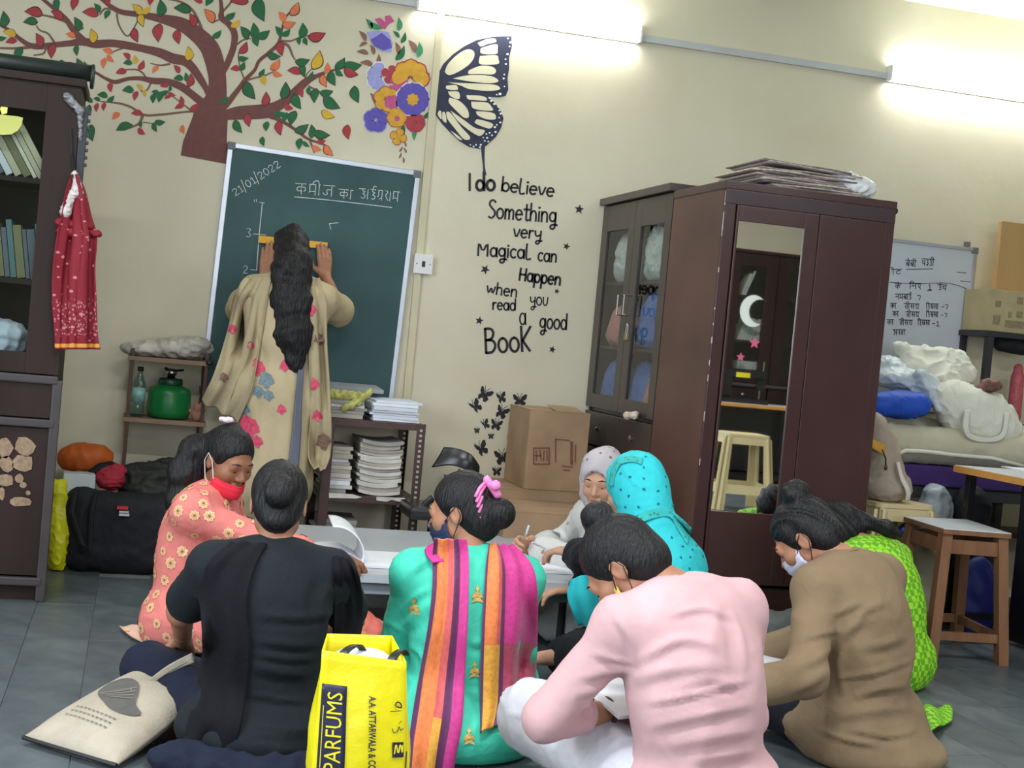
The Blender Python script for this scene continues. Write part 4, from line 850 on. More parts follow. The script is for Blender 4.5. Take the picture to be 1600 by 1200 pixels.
# newspapers and polythene on top
M_news = [mat('newspaper_%d' % i, c, .8, .35, 60) for i, c in enumerate(((150, 138, 136), (168, 158, 150), (120, 108, 112), (186, 176, 160)))]
zt0 = H3+.006
for i in range(11):
    x0 = X3+.13+rng.uniform(0, .12); w = rng.uniform(.36, .44); 
    rows = [[(x0+w*t, Y3+.05+.4*s+rng.uniform(-.02, .02), zt0+.0085*i+.008+.004*math.sin(3*t)*t*(i/5)+(.02*(i > 8)*(1-t))) for t in np.linspace(0, 1, 5)] for s in np.linspace(0, 1, 3)]
    o = cloth('newspaper', M_news[i % 4], rows, 14, 8, .006, None, None, (x0+w/2, Y3+.25, zt0), (x0+w/2, Y3+.25, zt0)); tag(o, nth(i, 11, 'crumpled newspaper in the pile on the wardrobe'), 'newspaper', 'newspapers on the wardrobe')
soft('polythene_bag', [(ell((X3b-.13, Y3+.16, zt0+.05), (.10, .12, .05)), 0), (ell((X3b-.19, Y3+.14, zt0+.07), (.06, .08, .04)), .03)], .007, M_pw, 'white crumpled polythene bag on top of the wardrobe', 'bag', folds(31, 50, .010), zt0)

# ================================================================== things behind the camera that the mirror shows
def mirrored(u, v, yv): p = PY(u, v, yv); return Vector((p[0], 2*(Y3-.0125)-p[1], p[2]))
bx = mirrored(1150, 500, 12.6)
bc2 = bookcase('tall maroon bookcase with moon and star cut-outs, seen in the wardrobe mirror', bx.x-.12, bx.x+.92, bx.y, .40, 2.27, -1)
M_moon = mat('white_card', (226, 236, 232), .6, .03); M_pinkc = mat('pink_card', (224, 110, 150), .6, .04)
mo = mirrored(1178, 486, 12.58); mq = thing('moon_sticker', 'white paper crescent moon reflected in the wardrobe mirror', 'sticker', (mo.x, bx.y+.004, mo.z))
P = [(mo.x+.14*math.cos(t), bx.y+.004, mo.z+.155*math.sin(t)) for t in np.linspace(.9, 5.4, 16)]+[(mo.x+.075+.12*math.cos(t), bx.y+.004, mo.z+.12*math.sin(t)) for t in np.linspace(5.2, 1.1, 14)]
b = B(mq.location); b.prism(P, (0, .003, 0)); b.build('crescent', M_moon, mq)
for (u, v, r) in ((1180, 536, .06), (1158, 558, .045)):
    s_ = mirrored(u, v, 12.58); b = B(); b.prism([(s_.x+(r if i % 2 == 0 else r*.45)*math.sin(i*math.pi/5), bx.y+.004, s_.z+(r if i % 2 == 0 else r*.45)*math.cos(i*math.pi/5)) for i in range(10)], (0, .003, 0))
    top(b, 'star_sticker', M_pinkc, (s_.x, bx.y+.004, s_.z), 'larger pink paper star reflected in the wardrobe mirror' if r > .05 else 'smaller low pink paper star reflected in the wardrobe mirror', 'sticker')
for zz, n in ((1.245*2.27/2.03, 9), (1.635*2.27/2.03, 2), (.93*2.27/2.03, 5)):
    x = bx.x+.06
    for i in range(n):
        t = rng.uniform(.014, .03); h = rng.uniform(.2, .26); tl = .35
        if n == 5: M4 = TT(bx.x+.2, bx.y-.15, zz+.001+i*.031)
        else: M4 = TT(x, bx.y-.15, zz+.002+t*math.sin(tl)) @ RY(tl) @ TT(t/2, 0, 0) @ RY(-math.pi/2) @ TT(h/2, 0, -t/2)
        book_obj('book', .22 if n == 5 else h, .16, .03 if n == 5 else t, PAPERS[(i*3) % len(PAPERS)], {9: 'leaning book beside the paper moon in the mirror', 2: 'book on the upper shelf in the mirror', 5: 'flat book behind the pink star in the mirror'}[n], 'books in the mirror bookcase %d' % n, M4)['label'] = (ORD[i] if i else 'first')+' '+{9: 'leaning book beside the paper moon in the mirror', 2: 'book on the upper shelf in the mirror', 5: 'flat book from below behind the pink star in the mirror'}[n]; x += t/math.cos(tl)+.003
# sewing table and machine
tz = .80; tp = mirrored(1127, 628, 12.0)
stb = thing('sewing_table', 'tan edged sewing table seen in the wardrobe mirror', 'table', (tp.x+.5, tp.y-.3, 0)); Ls = stb.location
M_tan = mat('tan_table_edge', (206, 146, 72), .45, .12, 6, 0, 0, .4, 0, (1, 1, .2)); M_blk = mat('black_enamel', (24, 24, 28), .25, .1, 6, 0, 0, .5)
M_lam = mat('white_laminate', (206, 212, 218), .3, .04)
def table(T, x0, x1, y0, y1, z, edge=M_tan, leg=M_blk, lam=M_lam):
    B(T.location).box(x0, x1, y0, y1, z-.032, z-.002, .002).build('edge_board', edge, T); B(T.location).box(x0+.004, x1-.004, y0+.004, y1-.004, z-.002, z).build('laminate_top', lam, T)
    for x in (x0+.06, x1-.06):
        for y in (y0+.06, y1-.06): B(T.location).box(x-.018, x+.018, y-.018, y+.018, 0, z-.032, .003).build('leg', leg, T)
    for y in (y0+.06, y1-.06): B(T.location).box(x0+.06, x1-.06, y-.012, y+.012, .1, .13).build('stretcher', leg, T)
table(stb, tp.x-.05, tp.x+1.0, tp.y-.5, tp.y, tz)
B(Ls).box(tp.x-.02, tp.x+.97, tp.y-.42, tp.y-.40, .15, tz-.04).build('modesty_panel', M_blk, stb)
sm = thing('sewing_machine', 'black sewing machine with a yellow badge seen in the wardrobe mirror', 'sewing machine', (tp.x+.28, tp.y-.2, tz)); Lm = sm.location; sx_, sy_ = tp.x+.06, tp.y-.2
B(Lm).box(sx_-.02, sx_+.46, sy_-.09, sy_+.09, tz, tz+.045, .008).build('base', M_blk, sm)
B(Lm).box(sx_, sx_+.10, sy_-.05, sy_+.05, tz+.045, tz+.30, .02).build('pillar', M_blk, sm)
B(Lm).box(sx_+.0, sx_+.44, sy_-.045, sy_+.045, tz+.22, tz+.32, .025).build('arm', M_blk, sm)
B(Lm).box(sx_+.37, sx_+.44, sy_-.035, sy_+.035, tz+.13, tz+.25, .01).build('needle_head', M_blk, sm)
B(Lm).tube([(sx_+.40, sy_, tz+.13), (sx_+.40, sy_, tz+.05)], .005, 6).build('needle_bar', M_chrome, sm); B(Lm).tube([(sx_+.42, sy_, tz+.32), (sx_+.42, sy_, tz+.40)], .006, 6).build('thread_post', M_chrome, sm)
B(Lm).lathe([(.07, 0), (.075, .01), (.07, .022)], (sx_-.03, sy_, tz+.26), 20, (-1, 0, 0)).build('hand_wheel', M_chrome, sm)
B(Lm).box(sx_+.13, sx_+.27, sy_+.044, sy_+.048, tz+.24, tz+.285).build('badge', mat('yellow_badge', (222, 214, 40), .5, .1), sm)
# plastic stools: one in the mirror, one at the right under the backpack
M_plast = mat('cream_plastic', (222, 206, 160), .35, .05, 3, 0, 0, .5)
def plastic_stool(label, x, y, h, wt, wb, rz=0, grp=None):
    T = thing('plastic_stool', label, 'stool', (x, y, 0), grp, rz)
    def side(i):
        b = B(); R = Matrix.Rotation(i*math.pi/2, 3, 'Z'); th = .012
        hw = lambda z: (wb+(wt-wb)*z/h)/2
        def quad(pts):   # (s along the side, z)
            f = []
            for s, z in pts: f.append(R @ Vector((s*hw(z), -hw(z), z)))
            n = (R @ Vector((0, 1, 0)))*th; b.prism(f, n)
        lw = .30
        for sg in (-1, 1): quad([(sg*1, 0), (sg*(1-lw*1.05), 0), (sg*(1-lw), h-.02), (sg*1, h-.02)])
        quad([(-.72, h-.08), (.72, h-.08), (.72, h-.012), (-.72, h-.012)]); quad([(-.7, h*.22), (.7, h*.22), (.7, h*.34), (-.7, h*.34)])
        for sg in (-1, 1):   # rib down each leg
            f0 = [R @ Vector((sg*.86*hw(z), -hw(z)-.006, z)) for z in (0, h-.03)]; b.tube(f0, .012, 6)
        return b.build('side_frame', M_plast, T)
    for i in range(4): side(i)
    B().rbox(-wt/2-.006, wt/2+.006, -wt/2-.006, wt/2+.006, h-.02, h, .04).build('seat', M_plast, T)
    return T
ps = mirrored(1172, 680, 10.3)
plastic_stool('cream plastic stool reflected in the wardrobe mirror', ps.x+.02, ps.y-.2, ps.z, .36, .48, .12)

# ================================================================== small iron shelf unit left of the chalkboard
M_rust = mat('rusty_iron', (76, 52, 44), .6, .25, 20); M_shelfw = mat('worn_shelf_board', (128, 104, 86), .6, .2, 8)
sh = thing('iron_shelf', 'small rusty iron shelf with two boards left of the chalkboard', 'shelf', (.14, 6.72, 0)); Lq = sh.location
for x in (-.025, .305):
    for y in (6.61, 6.85): B(Lq).box(x-.008, x+.008, y-.008, y+.008, 0, .99, .002).build('post', M_rust, sh)
for z in (.955, .675): B(Lq).box(-.045, .325, 6.595, 6.87, z-.02, z, .003).build('board', M_shelfw, sh)
B(Lq).lathe([(.014, 0), (.016, .008), (.008, .014)], (.315, 6.59, .955), 12, (0, -1, 0)).build('black_knob', M_dk, sh)
soft('plastic_bundle', [(ell((.16, 6.73, 1.0), (.17, .10, .045)), 0), (ell((.02, 6.68, .985), (.10, .07, .03)), .03), (ell((.24, 6.72, 1.03), (.09, .09, .03)), .03)], .007, mat('dull_white_plastic', (176, 172, 164), .5, .25, 14, .5, 40), 'dull white folded plastic sheets on the small iron shelf', 'bundle', folds(41, 45, .009), .957)
gc = thing('gas_cylinder', 'small green gas cylinder with a metal valve on the iron shelf', 'cylinder', (.155, 6.72, .676)); Lg = gc.location
M_gg = mat('green_enamel', (18, 104, 52), .35, .1, 5)
B(Lg).lathe([(.07, 0), (.092, .008), (.098, .03), (.098, .115), (.088, .14), (.05, .155), (.02, .158)], (.155, 6.72, .676), 28).build('tank', M_gg, gc, True)
B(Lg).lathe([(.05, .15), (.055, .16), (.052, .185), (.046, .185), (.045, .155)], (.155, 6.72, .676), 24).build('collar', mat('dark_green_plastic', (20, 60, 40), .4, .1), gc, True)
B(Lg).lathe([(.018, .155), (.018, .20), (.026, .205), (.026, .225), (.012, .23)], (.155, 6.72, .676), 16).build('valve', M_chrome, gc, True)
for a in range(3): B(Lg).tube([(.155, 6.72, .895), (.155+.055*math.cos(a*2.1), 6.72+.055*math.sin(a*2.1), .905)], .006, 6).build('burner_arm', M_dk, gc)
bt = thing('water_bottle', 'clear plastic water bottle beside the green gas cylinder', 'bottle', (.015, 6.68, .676)); Lb = bt.location
M_pet = glass('clear_pet', (205, 226, 222), .12); M_lbl = mat('pale_blue_label', (120, 168, 160), .4, .3, 30)
B(Lb).lathe([(.026, 0), (.03, .006), (.03, .05), (.028, .058), (.03, .066), (.03, .15), (.022, .175), (.012, .195), (.012, .212)], (.015, 6.68, .676), 18).build('body', M_pet, bt, True)
B(Lb).lathe([(.0295, .07), (.0305, .07), (.0305, .135), (.0295, .135)], (.015, 6.68, .676), 18).build('label_band', M_lbl, bt, True)
B(Lb).lathe([(.014, .21), (.014, .228), (.012, .23)], (.015, 6.68, .676), 14).build('cap', M_dk, bt, True)
soft('toy_figure', [(ell((.285, 6.66, .70), (.026, .022, .026)), 0), (ell((.285, 6.655, .735), (.02, .018, .02)), .01), (cap((.262, 6.65, .71), (.25, 6.645, .725), .009), .01), (cap((.305, 6.65, .71), (.31, 6.645, .73), .009), .01), (ell((.272, 6.655, .757), (.008, .006, .008)), .006), (ell((.298, 6.655, .757), (.008, .006, .008)), .006)], .004, mat('brown_plush', (146, 102, 84), .8, .15), 'small brown toy figure at the right of the iron shelf', 'toy', None, .676)

# ================================================================== bags and bundles on the floor at the left
M_bcan = mat('black_canvas', (20, 23, 30), .75, .15, 30, .15, 150)
lb = thing('black_holdall', 'large black canvas bag with a red and white logo on the floor', 'bag', (.02, 6.47, 0))
V, F = sdf([(cap((-.17, 6.43, .07), (.22, 6.43, .07), .07), 0)]+[(cap((-.18, 6.43, z), (.20, 6.43, z), .065), .06) for z in (.15, .22, .29)]+[(cap((-.19, 6.43, .08), (-.19, 6.43, .30), .06), .04), (cap((.22, 6.43, .08), (.20, 6.43, .30), .06), .04)], .009, org=lb.location, disp=folds(51, 22, .006), clipz=.002)
link('body', npmesh('holdall_body', V, F), M_bcan, lb)
pa, pb_ = PY(183, 790, 6.34), PY(203, 806, 6.34)
bp = PY(130, 840, 6.34); B(lb).tube([PY(118, 770, 6.36), PY(112, 800, 6.31), PY(128, 850, 6.30), PY(140, 860, 6.31), PY(143, 800, 6.33), PY(150, 770, 6.36)], .012, 8).build('strap', M_bcan, lb)
bfy = 6.350
for (u0, v0, u1, v1, m) in ((183, 792, 200, 796, mat('red_print', (200, 52, 60), .7, .05)), (186, 799, 201, 801, mat('white_print', (200, 200, 202), .7, .05)), (186, 803, 202, 806, MATS.get('white_print') or M_white)):
    P0 = PY(u0, v0, bfy-.012); P1 = PY(u1, v1, bfy-.012); B(lb).box(P0[0], P1[0], bfy-.014, bfy+.02, min(P0[2], P1[2])-.002, max(P0[2], P1[2])+.002).build('logo_mark', m, lb)
soft('orange_bag', [(cap(PY(110, 717, 6.62), PY(158, 716, 6.62), .052, .052), 0), (ell(PY(132, 712, 6.62), (.10, .07, .055)), .03)], .008, mat('orange_nylon', (184, 88, 30), .55, .1, 8, .2, 30), 'orange nylon bag lying on top of the bags at the left', 'bag', folds(52, 30, .006))
soft('red_cloth', [(ell(PY(172, 748, 6.52), (.06, .06, .05)), 0), (cap(PY(180, 733, 6.55), PY(205, 737, 6.58), .02, .014), .03)], .006, mat('dull_red_cloth', (168, 44, 60), .75, .12), 'red cloth stuffed between the black and orange bags', 'cloth', folds(53, 60, .008))
b = B(); c0 = PY(125, 755, 6.5); b.box(c0[0]-.075, c0[0]+.06, 6.46, 6.56, c0[2]-.1, c0[2]+.045, .004, rot=Matrix.Rotation(.1, 3, 'Z')); top(b, 'white_carton', mat('white_carton_card', (196, 204, 206), .6, .04), (c0[0], 6.5, c0[2]-.1), 'small white carton behind the black bag', 'box')
soft('dark_hat', [(ell(PY(165, 730, 6.6), (.06, .05, .03)), 0), (ell(PY(150, 737, 6.57), (.035, .03, .012)), .02)], .006, M_bcan, 'crumpled black hat under the orange bag', 'hat', folds(54, 50, .003))
yb0 = thing('yellow_bag', 'yellow plastic bag squeezed between bookcase and black bag', 'bag', tuple(PZ(88, 880, 0)))
M_yel2 = mat('yellow_plastic', (206, 206, 30), .4, .12, 8, .4, 30)
V, F = sdf([(ell(PY(92, 850, 6.42)-np.array((0, 0, .0)), (.05, .09, .14)), 0), (cap(PY(92, 760, 6.42), PY(93, 830, 6.42), .035, .05), .05)], .008, org=yb0.location, disp=creases(55, 40, .012), clipz=.002); link('bag_body', npmesh('yellow_bag_body', V, F), M_yel2, yb0)
soft('dark_clothes_heap', [(ell(PY(230, 742, 6.62), (.13, .09, .05)), 0), (ell(PY(262, 738, 6.66), (.09, .08, .06)), .05), (ell(PY(235, 765, 6.6), (.14, .1, .06)), .05)], .009, mat('black_green_cloth', (40, 42, 40), .7, .35, 12), 'heap of dark clothes under the small iron shelf', 'clothes', folds(56, 40, .012))

# ================================================================== slotted steel rack with stacks of papers
M_slot = mat('brown_slotted_steel', (70, 50, 48), .5, .2, 15); M_hole = mat('pale_hole', (176, 170, 160), .8, .05)
RX0, RX1, RYF, RYB = .85, 1.31, 6.40, 6.85
rk_ = thing('slotted_rack', 'brown slotted steel rack full of paper stacks under the chalkboard', 'rack', ((RX0+RX1)/2, RYF, 0)); Lr = rk_.location
RZS = (.755, .405, .105)
for x in (RX0, RX1):
    for y, s_ in ((RYF, 1), (RYB, -1)):
        sx2 = -1 if x == RX1 else 1
        po = B(Lr).box(min(x, x+.04*sx2), max(x, x+.04*sx2), y-.002, y+.002, 0, .757).box(x-.002, x+.002, min(y, y+.04*s_), max(y, y+.04*s_), 0, .757).build('slotted_post', M_slot, rk_)
        if x == RX1:
            b = B(Lr)
            for z in np.arange(.05, .73, .024): b.box(x+.012*sx2-.004 if sx2 > 0 else x-.026, x+.012*sx2+.004 if sx2 > 0 else x-.014, y-.0045 if s_ > 0 else y-.046, (y-.0035) if s_ > 0 else y-.0445, z, z+.011)
            b.build('slot_holes', M_hole, po)
for z in RZS:
    B(Lr).box(RX0+.003, RX1-.003, RYF+.003, RYB-.003, z-.03, z-.001).build('shelf', M_slot, rk_)
P = [PY(u, v, RYF-.001) for u, v in ((588, 776), (633, 778), (632, 785), (620, 783), (612, 781), (604, 784), (588, 782))]; b = B(Lr); b.prism(P, (0, -.0015, 0)); b.build('torn_paper_edge', M_paper, rk_)
P = [PY(u, v, RYF-.001) for u, v in ((514, 770), (550, 772), (566, 777), (556, 779), (514, 778))]; b = B(Lr); b.prism(P, (0, -.0015, 0)); b.build('torn_paper_edge', M_paper, rk_)
def bent_slab(w, d, h, sag, seed):
    g = random.Random(seed); nx = 8
    rows = []
    V = []; F = []
    for i in range(nx+1):
        t = i/nx; x = (t-.5)*w; z = sag*((2*t-1)**2)*(1 if g.random() < 2 else 0)
        for (yy, zz) in ((-d/2, 0), (d/2, 0), (d/2, h), (-d/2, h)): V.append((x, yy, z*(1-.0*t)+zz))
    for i in range(nx):
        a = i*4
        for j in range(4): F.append((a+j, a+(j+1) % 4, a+4+(j+1) % 4, a+4+j))
    F.append((0, 1, 2, 3)); F.append((nx*4+3, nx*4+2, nx*4+1, nx*4))
    me = bpy.data.meshes.new('paper_bundle'); me.from_pydata(V, [], F); bm = bmesh.new(); bm.from_mesh(me); bmesh.ops.recalc_face_normals(bm, faces=bm.faces); bm.to_mesh(me); bm.free(); return me
def paper_stack(x, y, z, n, w, d, h, mats, label, grp, sag=0, jit=.012, zmax=None):
    ms = [bent_slab(w*(1-.03*i), d, h*(.75+.25*i), sag, i) for i in range(3)]; mk = {}
    for i in range(n):
        m = mats[rng.randrange(len(mats))]; j = rng.randrange(3)
        if (j, m.name) not in mk: me = ms[j].copy(); me.materials.append(m); mk[(j, m.name)] = me
        hh = h*(.75+.25*j)
        o = link('paper_bundle', mk[(j, m.name)], None, None, (x+rng.uniform(-jit, jit), y+rng.uniform(-jit, jit), z)); o.rotation_euler = (0, 0, rng.uniform(-.05, .05)); tag(o, nth(i, n, label), 'papers', grp); z += hh+.0012
    return z
PW = [M_white, mat('paper_blue_white', (206, 212, 226), .7, .05), mat('paper_grey_white', (186, 188, 192), .7, .08)]
PA = [M_paper, mat('paper_tan', (172, 164, 152), .75, .15), mat('paper_dull', (148, 146, 142), .75, .15)]
paper_stack(1.175, 6.60, .756, 7, .22, .30, .014, PW, 'white paper bundle in the right stack on top of the rack', 'white papers on the rack top', 0, .008)
z_ = paper_stack(.95, 6.60, .756, 5, .17, .28, .015, PA, 'old paper bundle in the left stack on top of the rack', 'old papers on the rack top', 0, .010)
paper_stack(1.125, 6.60, .406, 15, .20, .29, .017, PA, 'old booklet in the tall stack on the middle shelf of the rack', 'tall stack on the middle shelf', .012, .010)
paper_stack(.925, 6.60, .406, 12, .13, .28, .016, PA+[M_white], 'booklet in the lower left stack on the middle shelf', 'left stack on the middle shelf', 0, .012)
paper_stack(.95, 6.60, .106, 9, .18, .28, .018, PA, 'old booklet in the stack on the lowest shelf of the rack', 'stack on the lowest shelf', 0, .014)
soft('plastic_cover', [(cap((.86, 6.52, z_+.02), (1.0, 6.50, z_+.02), .022, .02), 0), (cap((.99, 6.47, z_+.0), (1.05, 6.46, z_+.05), .016, .012), .02), (cap((.93, 6.455, z_-.04), (.99, 6.452, z_-.005), .016, .014), .02)], .005, mat('olive_polythene', (176, 176, 104), .45, .3, 18, .4, 40), 'crumpled grey and yellow plastic on the left paper stack', 'plastic', folds(61, 60, .009))
# grey board leaning flat above the papers
b = B(); g0, g1 = PY(505, 600, 6.78), PY(592, 601, 6.78); b.box(g0[0]-.25, g1[0], 6.62, 6.86, g0[2]-.012, g0[2]+.006, .003, rot=Matrix.Rotation(.05, 3, 'X')); 
top(b, 'grey_tray', M_grey, ((g0[0]+g1[0])/2, 6.74, g0[2]), 'grey flat tray fixed under the chalkboard behind the teacher', 'tray')

# ================================================================== cardboard boxes by the glass cupboard
k = N('cardboard'); v = k.coord('Object'); n1 = k.n('TexNoise', i_Scale=5.0, i_Detail=5.0); k.l(v, n1.inputs['Vector']); wv = k.n('TexWave', i_Scale=60.0, i_Distortion=1.0); k.l(v, wv.inputs['Vector'])
k.color(k.mix(k.math('MULTIPLY', wv.outputs[0], .12), k.ramp(n1.outputs[0], ((.3, lin((146, 118, 92))), (.7, lin((172, 142, 112))))), lin((126, 100, 78)))); k.b.inputs['Roughness'].default_value = .8; M_card = k.m
M_cardp = mat('box_print', (120, 74, 62), .8, .2, 40); M_cardk = mat('dark_box_print', (44, 34, 32), .8, .2, 40)
def carton(label, x0, x1, y0, y1, z0, z1, rz=0, open_=False):
    T = thing('cardboard_box', label, 'box', ((x0+x1)/2, (y0+y1)/2, z0), None, rz); w, d, h = (x1-x0)/2, (y1-y0)/2, z1-z0
    B().box(-w, w, -d, d, 0, h, .003).build('carton_body', M_card, T)
    B().box(-w-.001, w+.001, -d-.001, -.004, h, h+.004).build('top_flap', M_card, T); B().box(-w-.001, w+.001, .004, d+.001, h, h+.004).build('top_flap', M_card, T)
    if open_: B().box(-.02, w*.8, -d+.01, -.02, h+.012, h+.016, 0, Matrix.Rotation(.12, 3, 'X')).build('loose_flap', M_card, T)
    return T
bxA = carton('upright brown cardboard box stacked beside the glass cupboard', 1.812, 2.112, 6.42, 6.80, .487, .862, 0, True)
bxB = carton('brown cardboard box with a dark house logo at the bottom', 1.60, 2.18, 5.93, 6.385, .0, .435, 0)
bxC = carton('brown cardboard box behind, under the upright box', 1.52, 2.12, 6.40, 6.86, .0, .482, 0)
YA = 6.42-.0045
def bl(T, L, m, y, w=1.3):
    b = B(T); stroke(b, L, w, plane_y(y), .0005, smooth=False) if len(L) == 2 else stroke(b, L, w, plane_y(y), .0005); b.build('print_line', m, T)
for L in ([(834, 700), (858, 700)], [(834, 725), (858, 725)], [(834, 700), (834, 725)], [(858, 700), (858, 725)], [(838, 704), (838, 720)], [(843, 703), (846, 720)], [(850, 704), (849, 720)], [(854, 704), (855, 720)], [(836, 712), (845, 712)], [(868, 686), (890, 688)], [(868, 686), (868, 722)], [(892, 690), (892, 726)], [(894, 690), (894, 726)], [(899, 695), (899, 722)], [(878, 728), (895, 730)], [(880, 734), (890, 735)]): bl(bxA, L, M_cardp, YA, 1.5)
YB = 5.93-.0015
hb = [(890, 815), (905, 802), (918, 812), (916, 813), (916, 822), (894, 820), (894, 815)]
b = B(bxB); b.poly([PY(u+3, v+1, YB) for u, v in hb]); b.build('house_logo', M_cardk, bxB, fix=False)
bw = B(bxB); write(bw, 'HP', (899, 819), (913, 820), 4.2, 1.2, plane_y(YB), GL, .0006); bw.build('logo_letters', M_card, bxB)
# curved black sheet standing behind the women
rows = [[(PY(682+ (750-682)*t, 706-12*math.sin(math.pi*min(1, t*1.1))+28*t*t+dv, 6.15-.05*math.sin(3*t))) for t in np.linspace(0, 1, 6)] for dv in (0, 18, 36)]
rows = [[PY(694, 699, 6.2), PY(715, 701, 6.17), PY(735, 710, 6.15), PY(749, 728, 6.15)], [PY(685, 715, 6.2), PY(711, 714, 6.16), PY(732, 722, 6.14), PY(748, 738, 6.15)], [PY(675, 730, 6.2), PY(704, 727, 6.16), PY(727, 734, 6.14), PY(747, 746, 6.15)]]
bs = thing('office_chair', 'black curved chair back behind the woman in turquoise kurta', 'chair', (1.35, 6.18, 0))
cloth('backrest', M_blk, rows, 20, 10, .012, None, bs, bs.location)
pz = PY(664, 788, 6.2); B(bs).box(1.20, 1.46, 6.02, 6.30, .36, .42, .02).build('seat', M_blk, bs)
cloth('armrest', M_blk, [[PY(655, 795, 6.1), PY(662, 784, 6.1), PY(674, 774, 6.1)], [PY(658, 800, 6.1), PY(668, 790, 6.1), PY(678, 782, 6.1)]], 10, 4, .02, None, bs, bs.location)
B(bs).tube([(1.33, 6.16, .36), (1.33, 6.16, .06)], .02, 10).build('column', M_dk, bs); B(bs).tube([PY(720, 735, 6.18), (1.34, 6.26, .40)], .012, 8).build('back_post', M_dk, bs)
for a in range(5): B(bs).tube([(1.33, 6.16, .07), (1.33+.2*math.cos(a*1.257), 6.16+.2*math.sin(a*1.257), .03)], .015, 6).build('foot', M_dk, bs)

# ================================================================== low grey table with notebooks
lt = thing('low_table', 'low pale grey table the women sit around', 'table', (1.17, 5.42, 0)); Ll = lt.location
M_lt = mat('pale_grey_laminate', (176, 182, 190), .35, .05, 3)
TX0, TX1, TY0, TY1, TZ = .60, 1.72, 4.86, 5.98, .32
B(Ll).rbox(TX0, TX1, TY0, TY1, TZ-.03, TZ, .14, 8).build('table_top', M_lt, lt); B(Ll).rbox(TX0+.03, TX1-.03, TY0+.03, TY1-.03, TZ-.075, TZ-.03, .12, 8).build('apron', mat('grey_apron', (140, 146, 156), .5, .05), lt)
for x in (TX0+.12, TX1-.12):
    for y in (TY0+.12, TY1-.12): B(Ll).tube([(x, y, TZ-.07), (x, y, 0)], .016, 10).build('leg', M_dk, lt)
# ================================================================== flat text and pillow helpers
def text2d(s, bold=False):
    cu = bpy.data.curves.new('t', 'FONT'); cu.body = s; cu.resolution_u = 2
    if bold: cu.offset = .02
    o = bpy.data.objects.new('t', cu); COL.objects.link(o)
    dg = bpy.context.evaluated_depsgraph_get(); me = bpy.data.meshes.new_from_object(o.evaluated_get(dg))
    V = np.array([v.co[:2] for v in me.vertices]); F = [tuple(p.vertices) for p in me.polygons]
    bpy.data.objects.remove(o); bpy.data.curves.remove(cu); bpy.data.meshes.remove(me)
    lo, hi = V.min(0), V.max(0); return (V-lo)/(hi-lo), F
def put_text(T, name, s, m, fn, bold=False):
    """fn maps text coordinates (0..1, 0..1) to a 3D point"""
    V, F = text2d(s, bold); me = bpy.data.meshes.new(name); inv = T.matrix_basis.inverted()
    me.from_pydata([inv @ Vector(fn(a, b)) for a, b in V], [], F); me.update(); return link(name, me, m, T)
def pillow_fn(c, th, pw=3):
    """c: four corners (u0v0, u1v0, u1v1, u0v1); returns point(u, v, side, lift)"""
    c = [np.array(q, float) for q in c]; n = np.cross(c[1]-c[0], c[3]-c[0]); n /= np.linalg.norm(n)
    def f(u, v, side=1, lift=0):
        p = c[0]*(1-u)*(1-v)+c[1]*u*(1-v)+c[2]*u*v+c[3]*(1-u)*v
        pr = max(0, 1-abs(2*u-1)**pw)**.6*max(0, 1-abs(2*v-1)**pw)**.6
        return p+n*side*(th/2*pr+.003+lift)
    return f
def pillow_mesh(f, nu, nv, org, crumple=None):
    V = []; I = {}
    for s_ in (1, -1):
        for j in range(nv+1):
            for i in range(nu+1): I[(s_, i, j)] = len(V); V.append(f(i/nu, j/nv, s_))
    V = np.array(V)
    if crumple is not None: V = V+crumple(V)[:, None]*np.array((0, 0, 1.))
    Q = []
    for s_ in (1, -1):
        for j in range(nv):
            for i in range(nu):
                q = [I[(s_, i, j)], I[(s_, i+1, j)], I[(s_, i+1, j+1)], I[(s_, i, j+1)]]; Q.append(q if s_ > 0 else q[::-1])
    for i in range(nu): Q.append([I[(1, i, 0)], I[(-1, i, 0)], I[(-1, i+1, 0)], I[(1, i+1, 0)]]); Q.append([I[(1, i+1, nv)], I[(-1, i+1, nv)], I[(-1, i, nv)], I[(1, i, nv)]])
    for j in range(nv): Q.append([I[(1, 0, j+1)], I[(-1, 0, j+1)], I[(-1, 0, j)], I[(1, 0, j)]]); Q.append([I[(1, nu, j)], I[(-1, nu, j)], I[(-1, nu, j+1)], I[(1, nu, j+1)]])
    return npmesh('pillow', V-np.asarray(org), np.array(Q))

# ================================================================== notebooks, pens on the low table
z0 = TZ+.001
nb = thing('notebook', 'open white notebook with a curled page on the low table', 'notebook', (.86, 5.05, z0)); Ln = nb.location
B(nb).box(.80, 1.22, 4.98, 5.30, z0, z0+.012, .002).build('right_page_block', M_white, nb)
def curl(): 
    rows = []
    for s in np.linspace(0, 1, 4):
        y = 4.99+.30*s; row = []
        for t in np.linspace(0, 1, 9):
            a = t*math.pi*1.05; row.append((.83+.02*s-.0*t-.055*math.sin(a)*-.9+(-.10*t), y+.02*t, z0+.014+.062*(1-math.cos(a))))
        rows.append(row)
    return rows
cloth('curled_page', M_white, curl(), 24, 8, .004, None, nb, nb.location)
cloth('left_page', M_white, [[(.62+.22*t, 4.99+.3*s, z0+.012+.035*math.sin(math.pi*t)**.8*(.5+.5*t)) for t in np.linspace(0, 1, 6)] for s in (0, .5, 1)], 16, 6, .008, None, nb, nb.location)
b = B(); b.box(1.42, 1.70, 5.05, 5.36, z0, z0+.008, .002); top(b, 'notebook', M_white, (1.56, 5.2, z0), 'white notebook under the writing hand at the table edge', 'notebook')
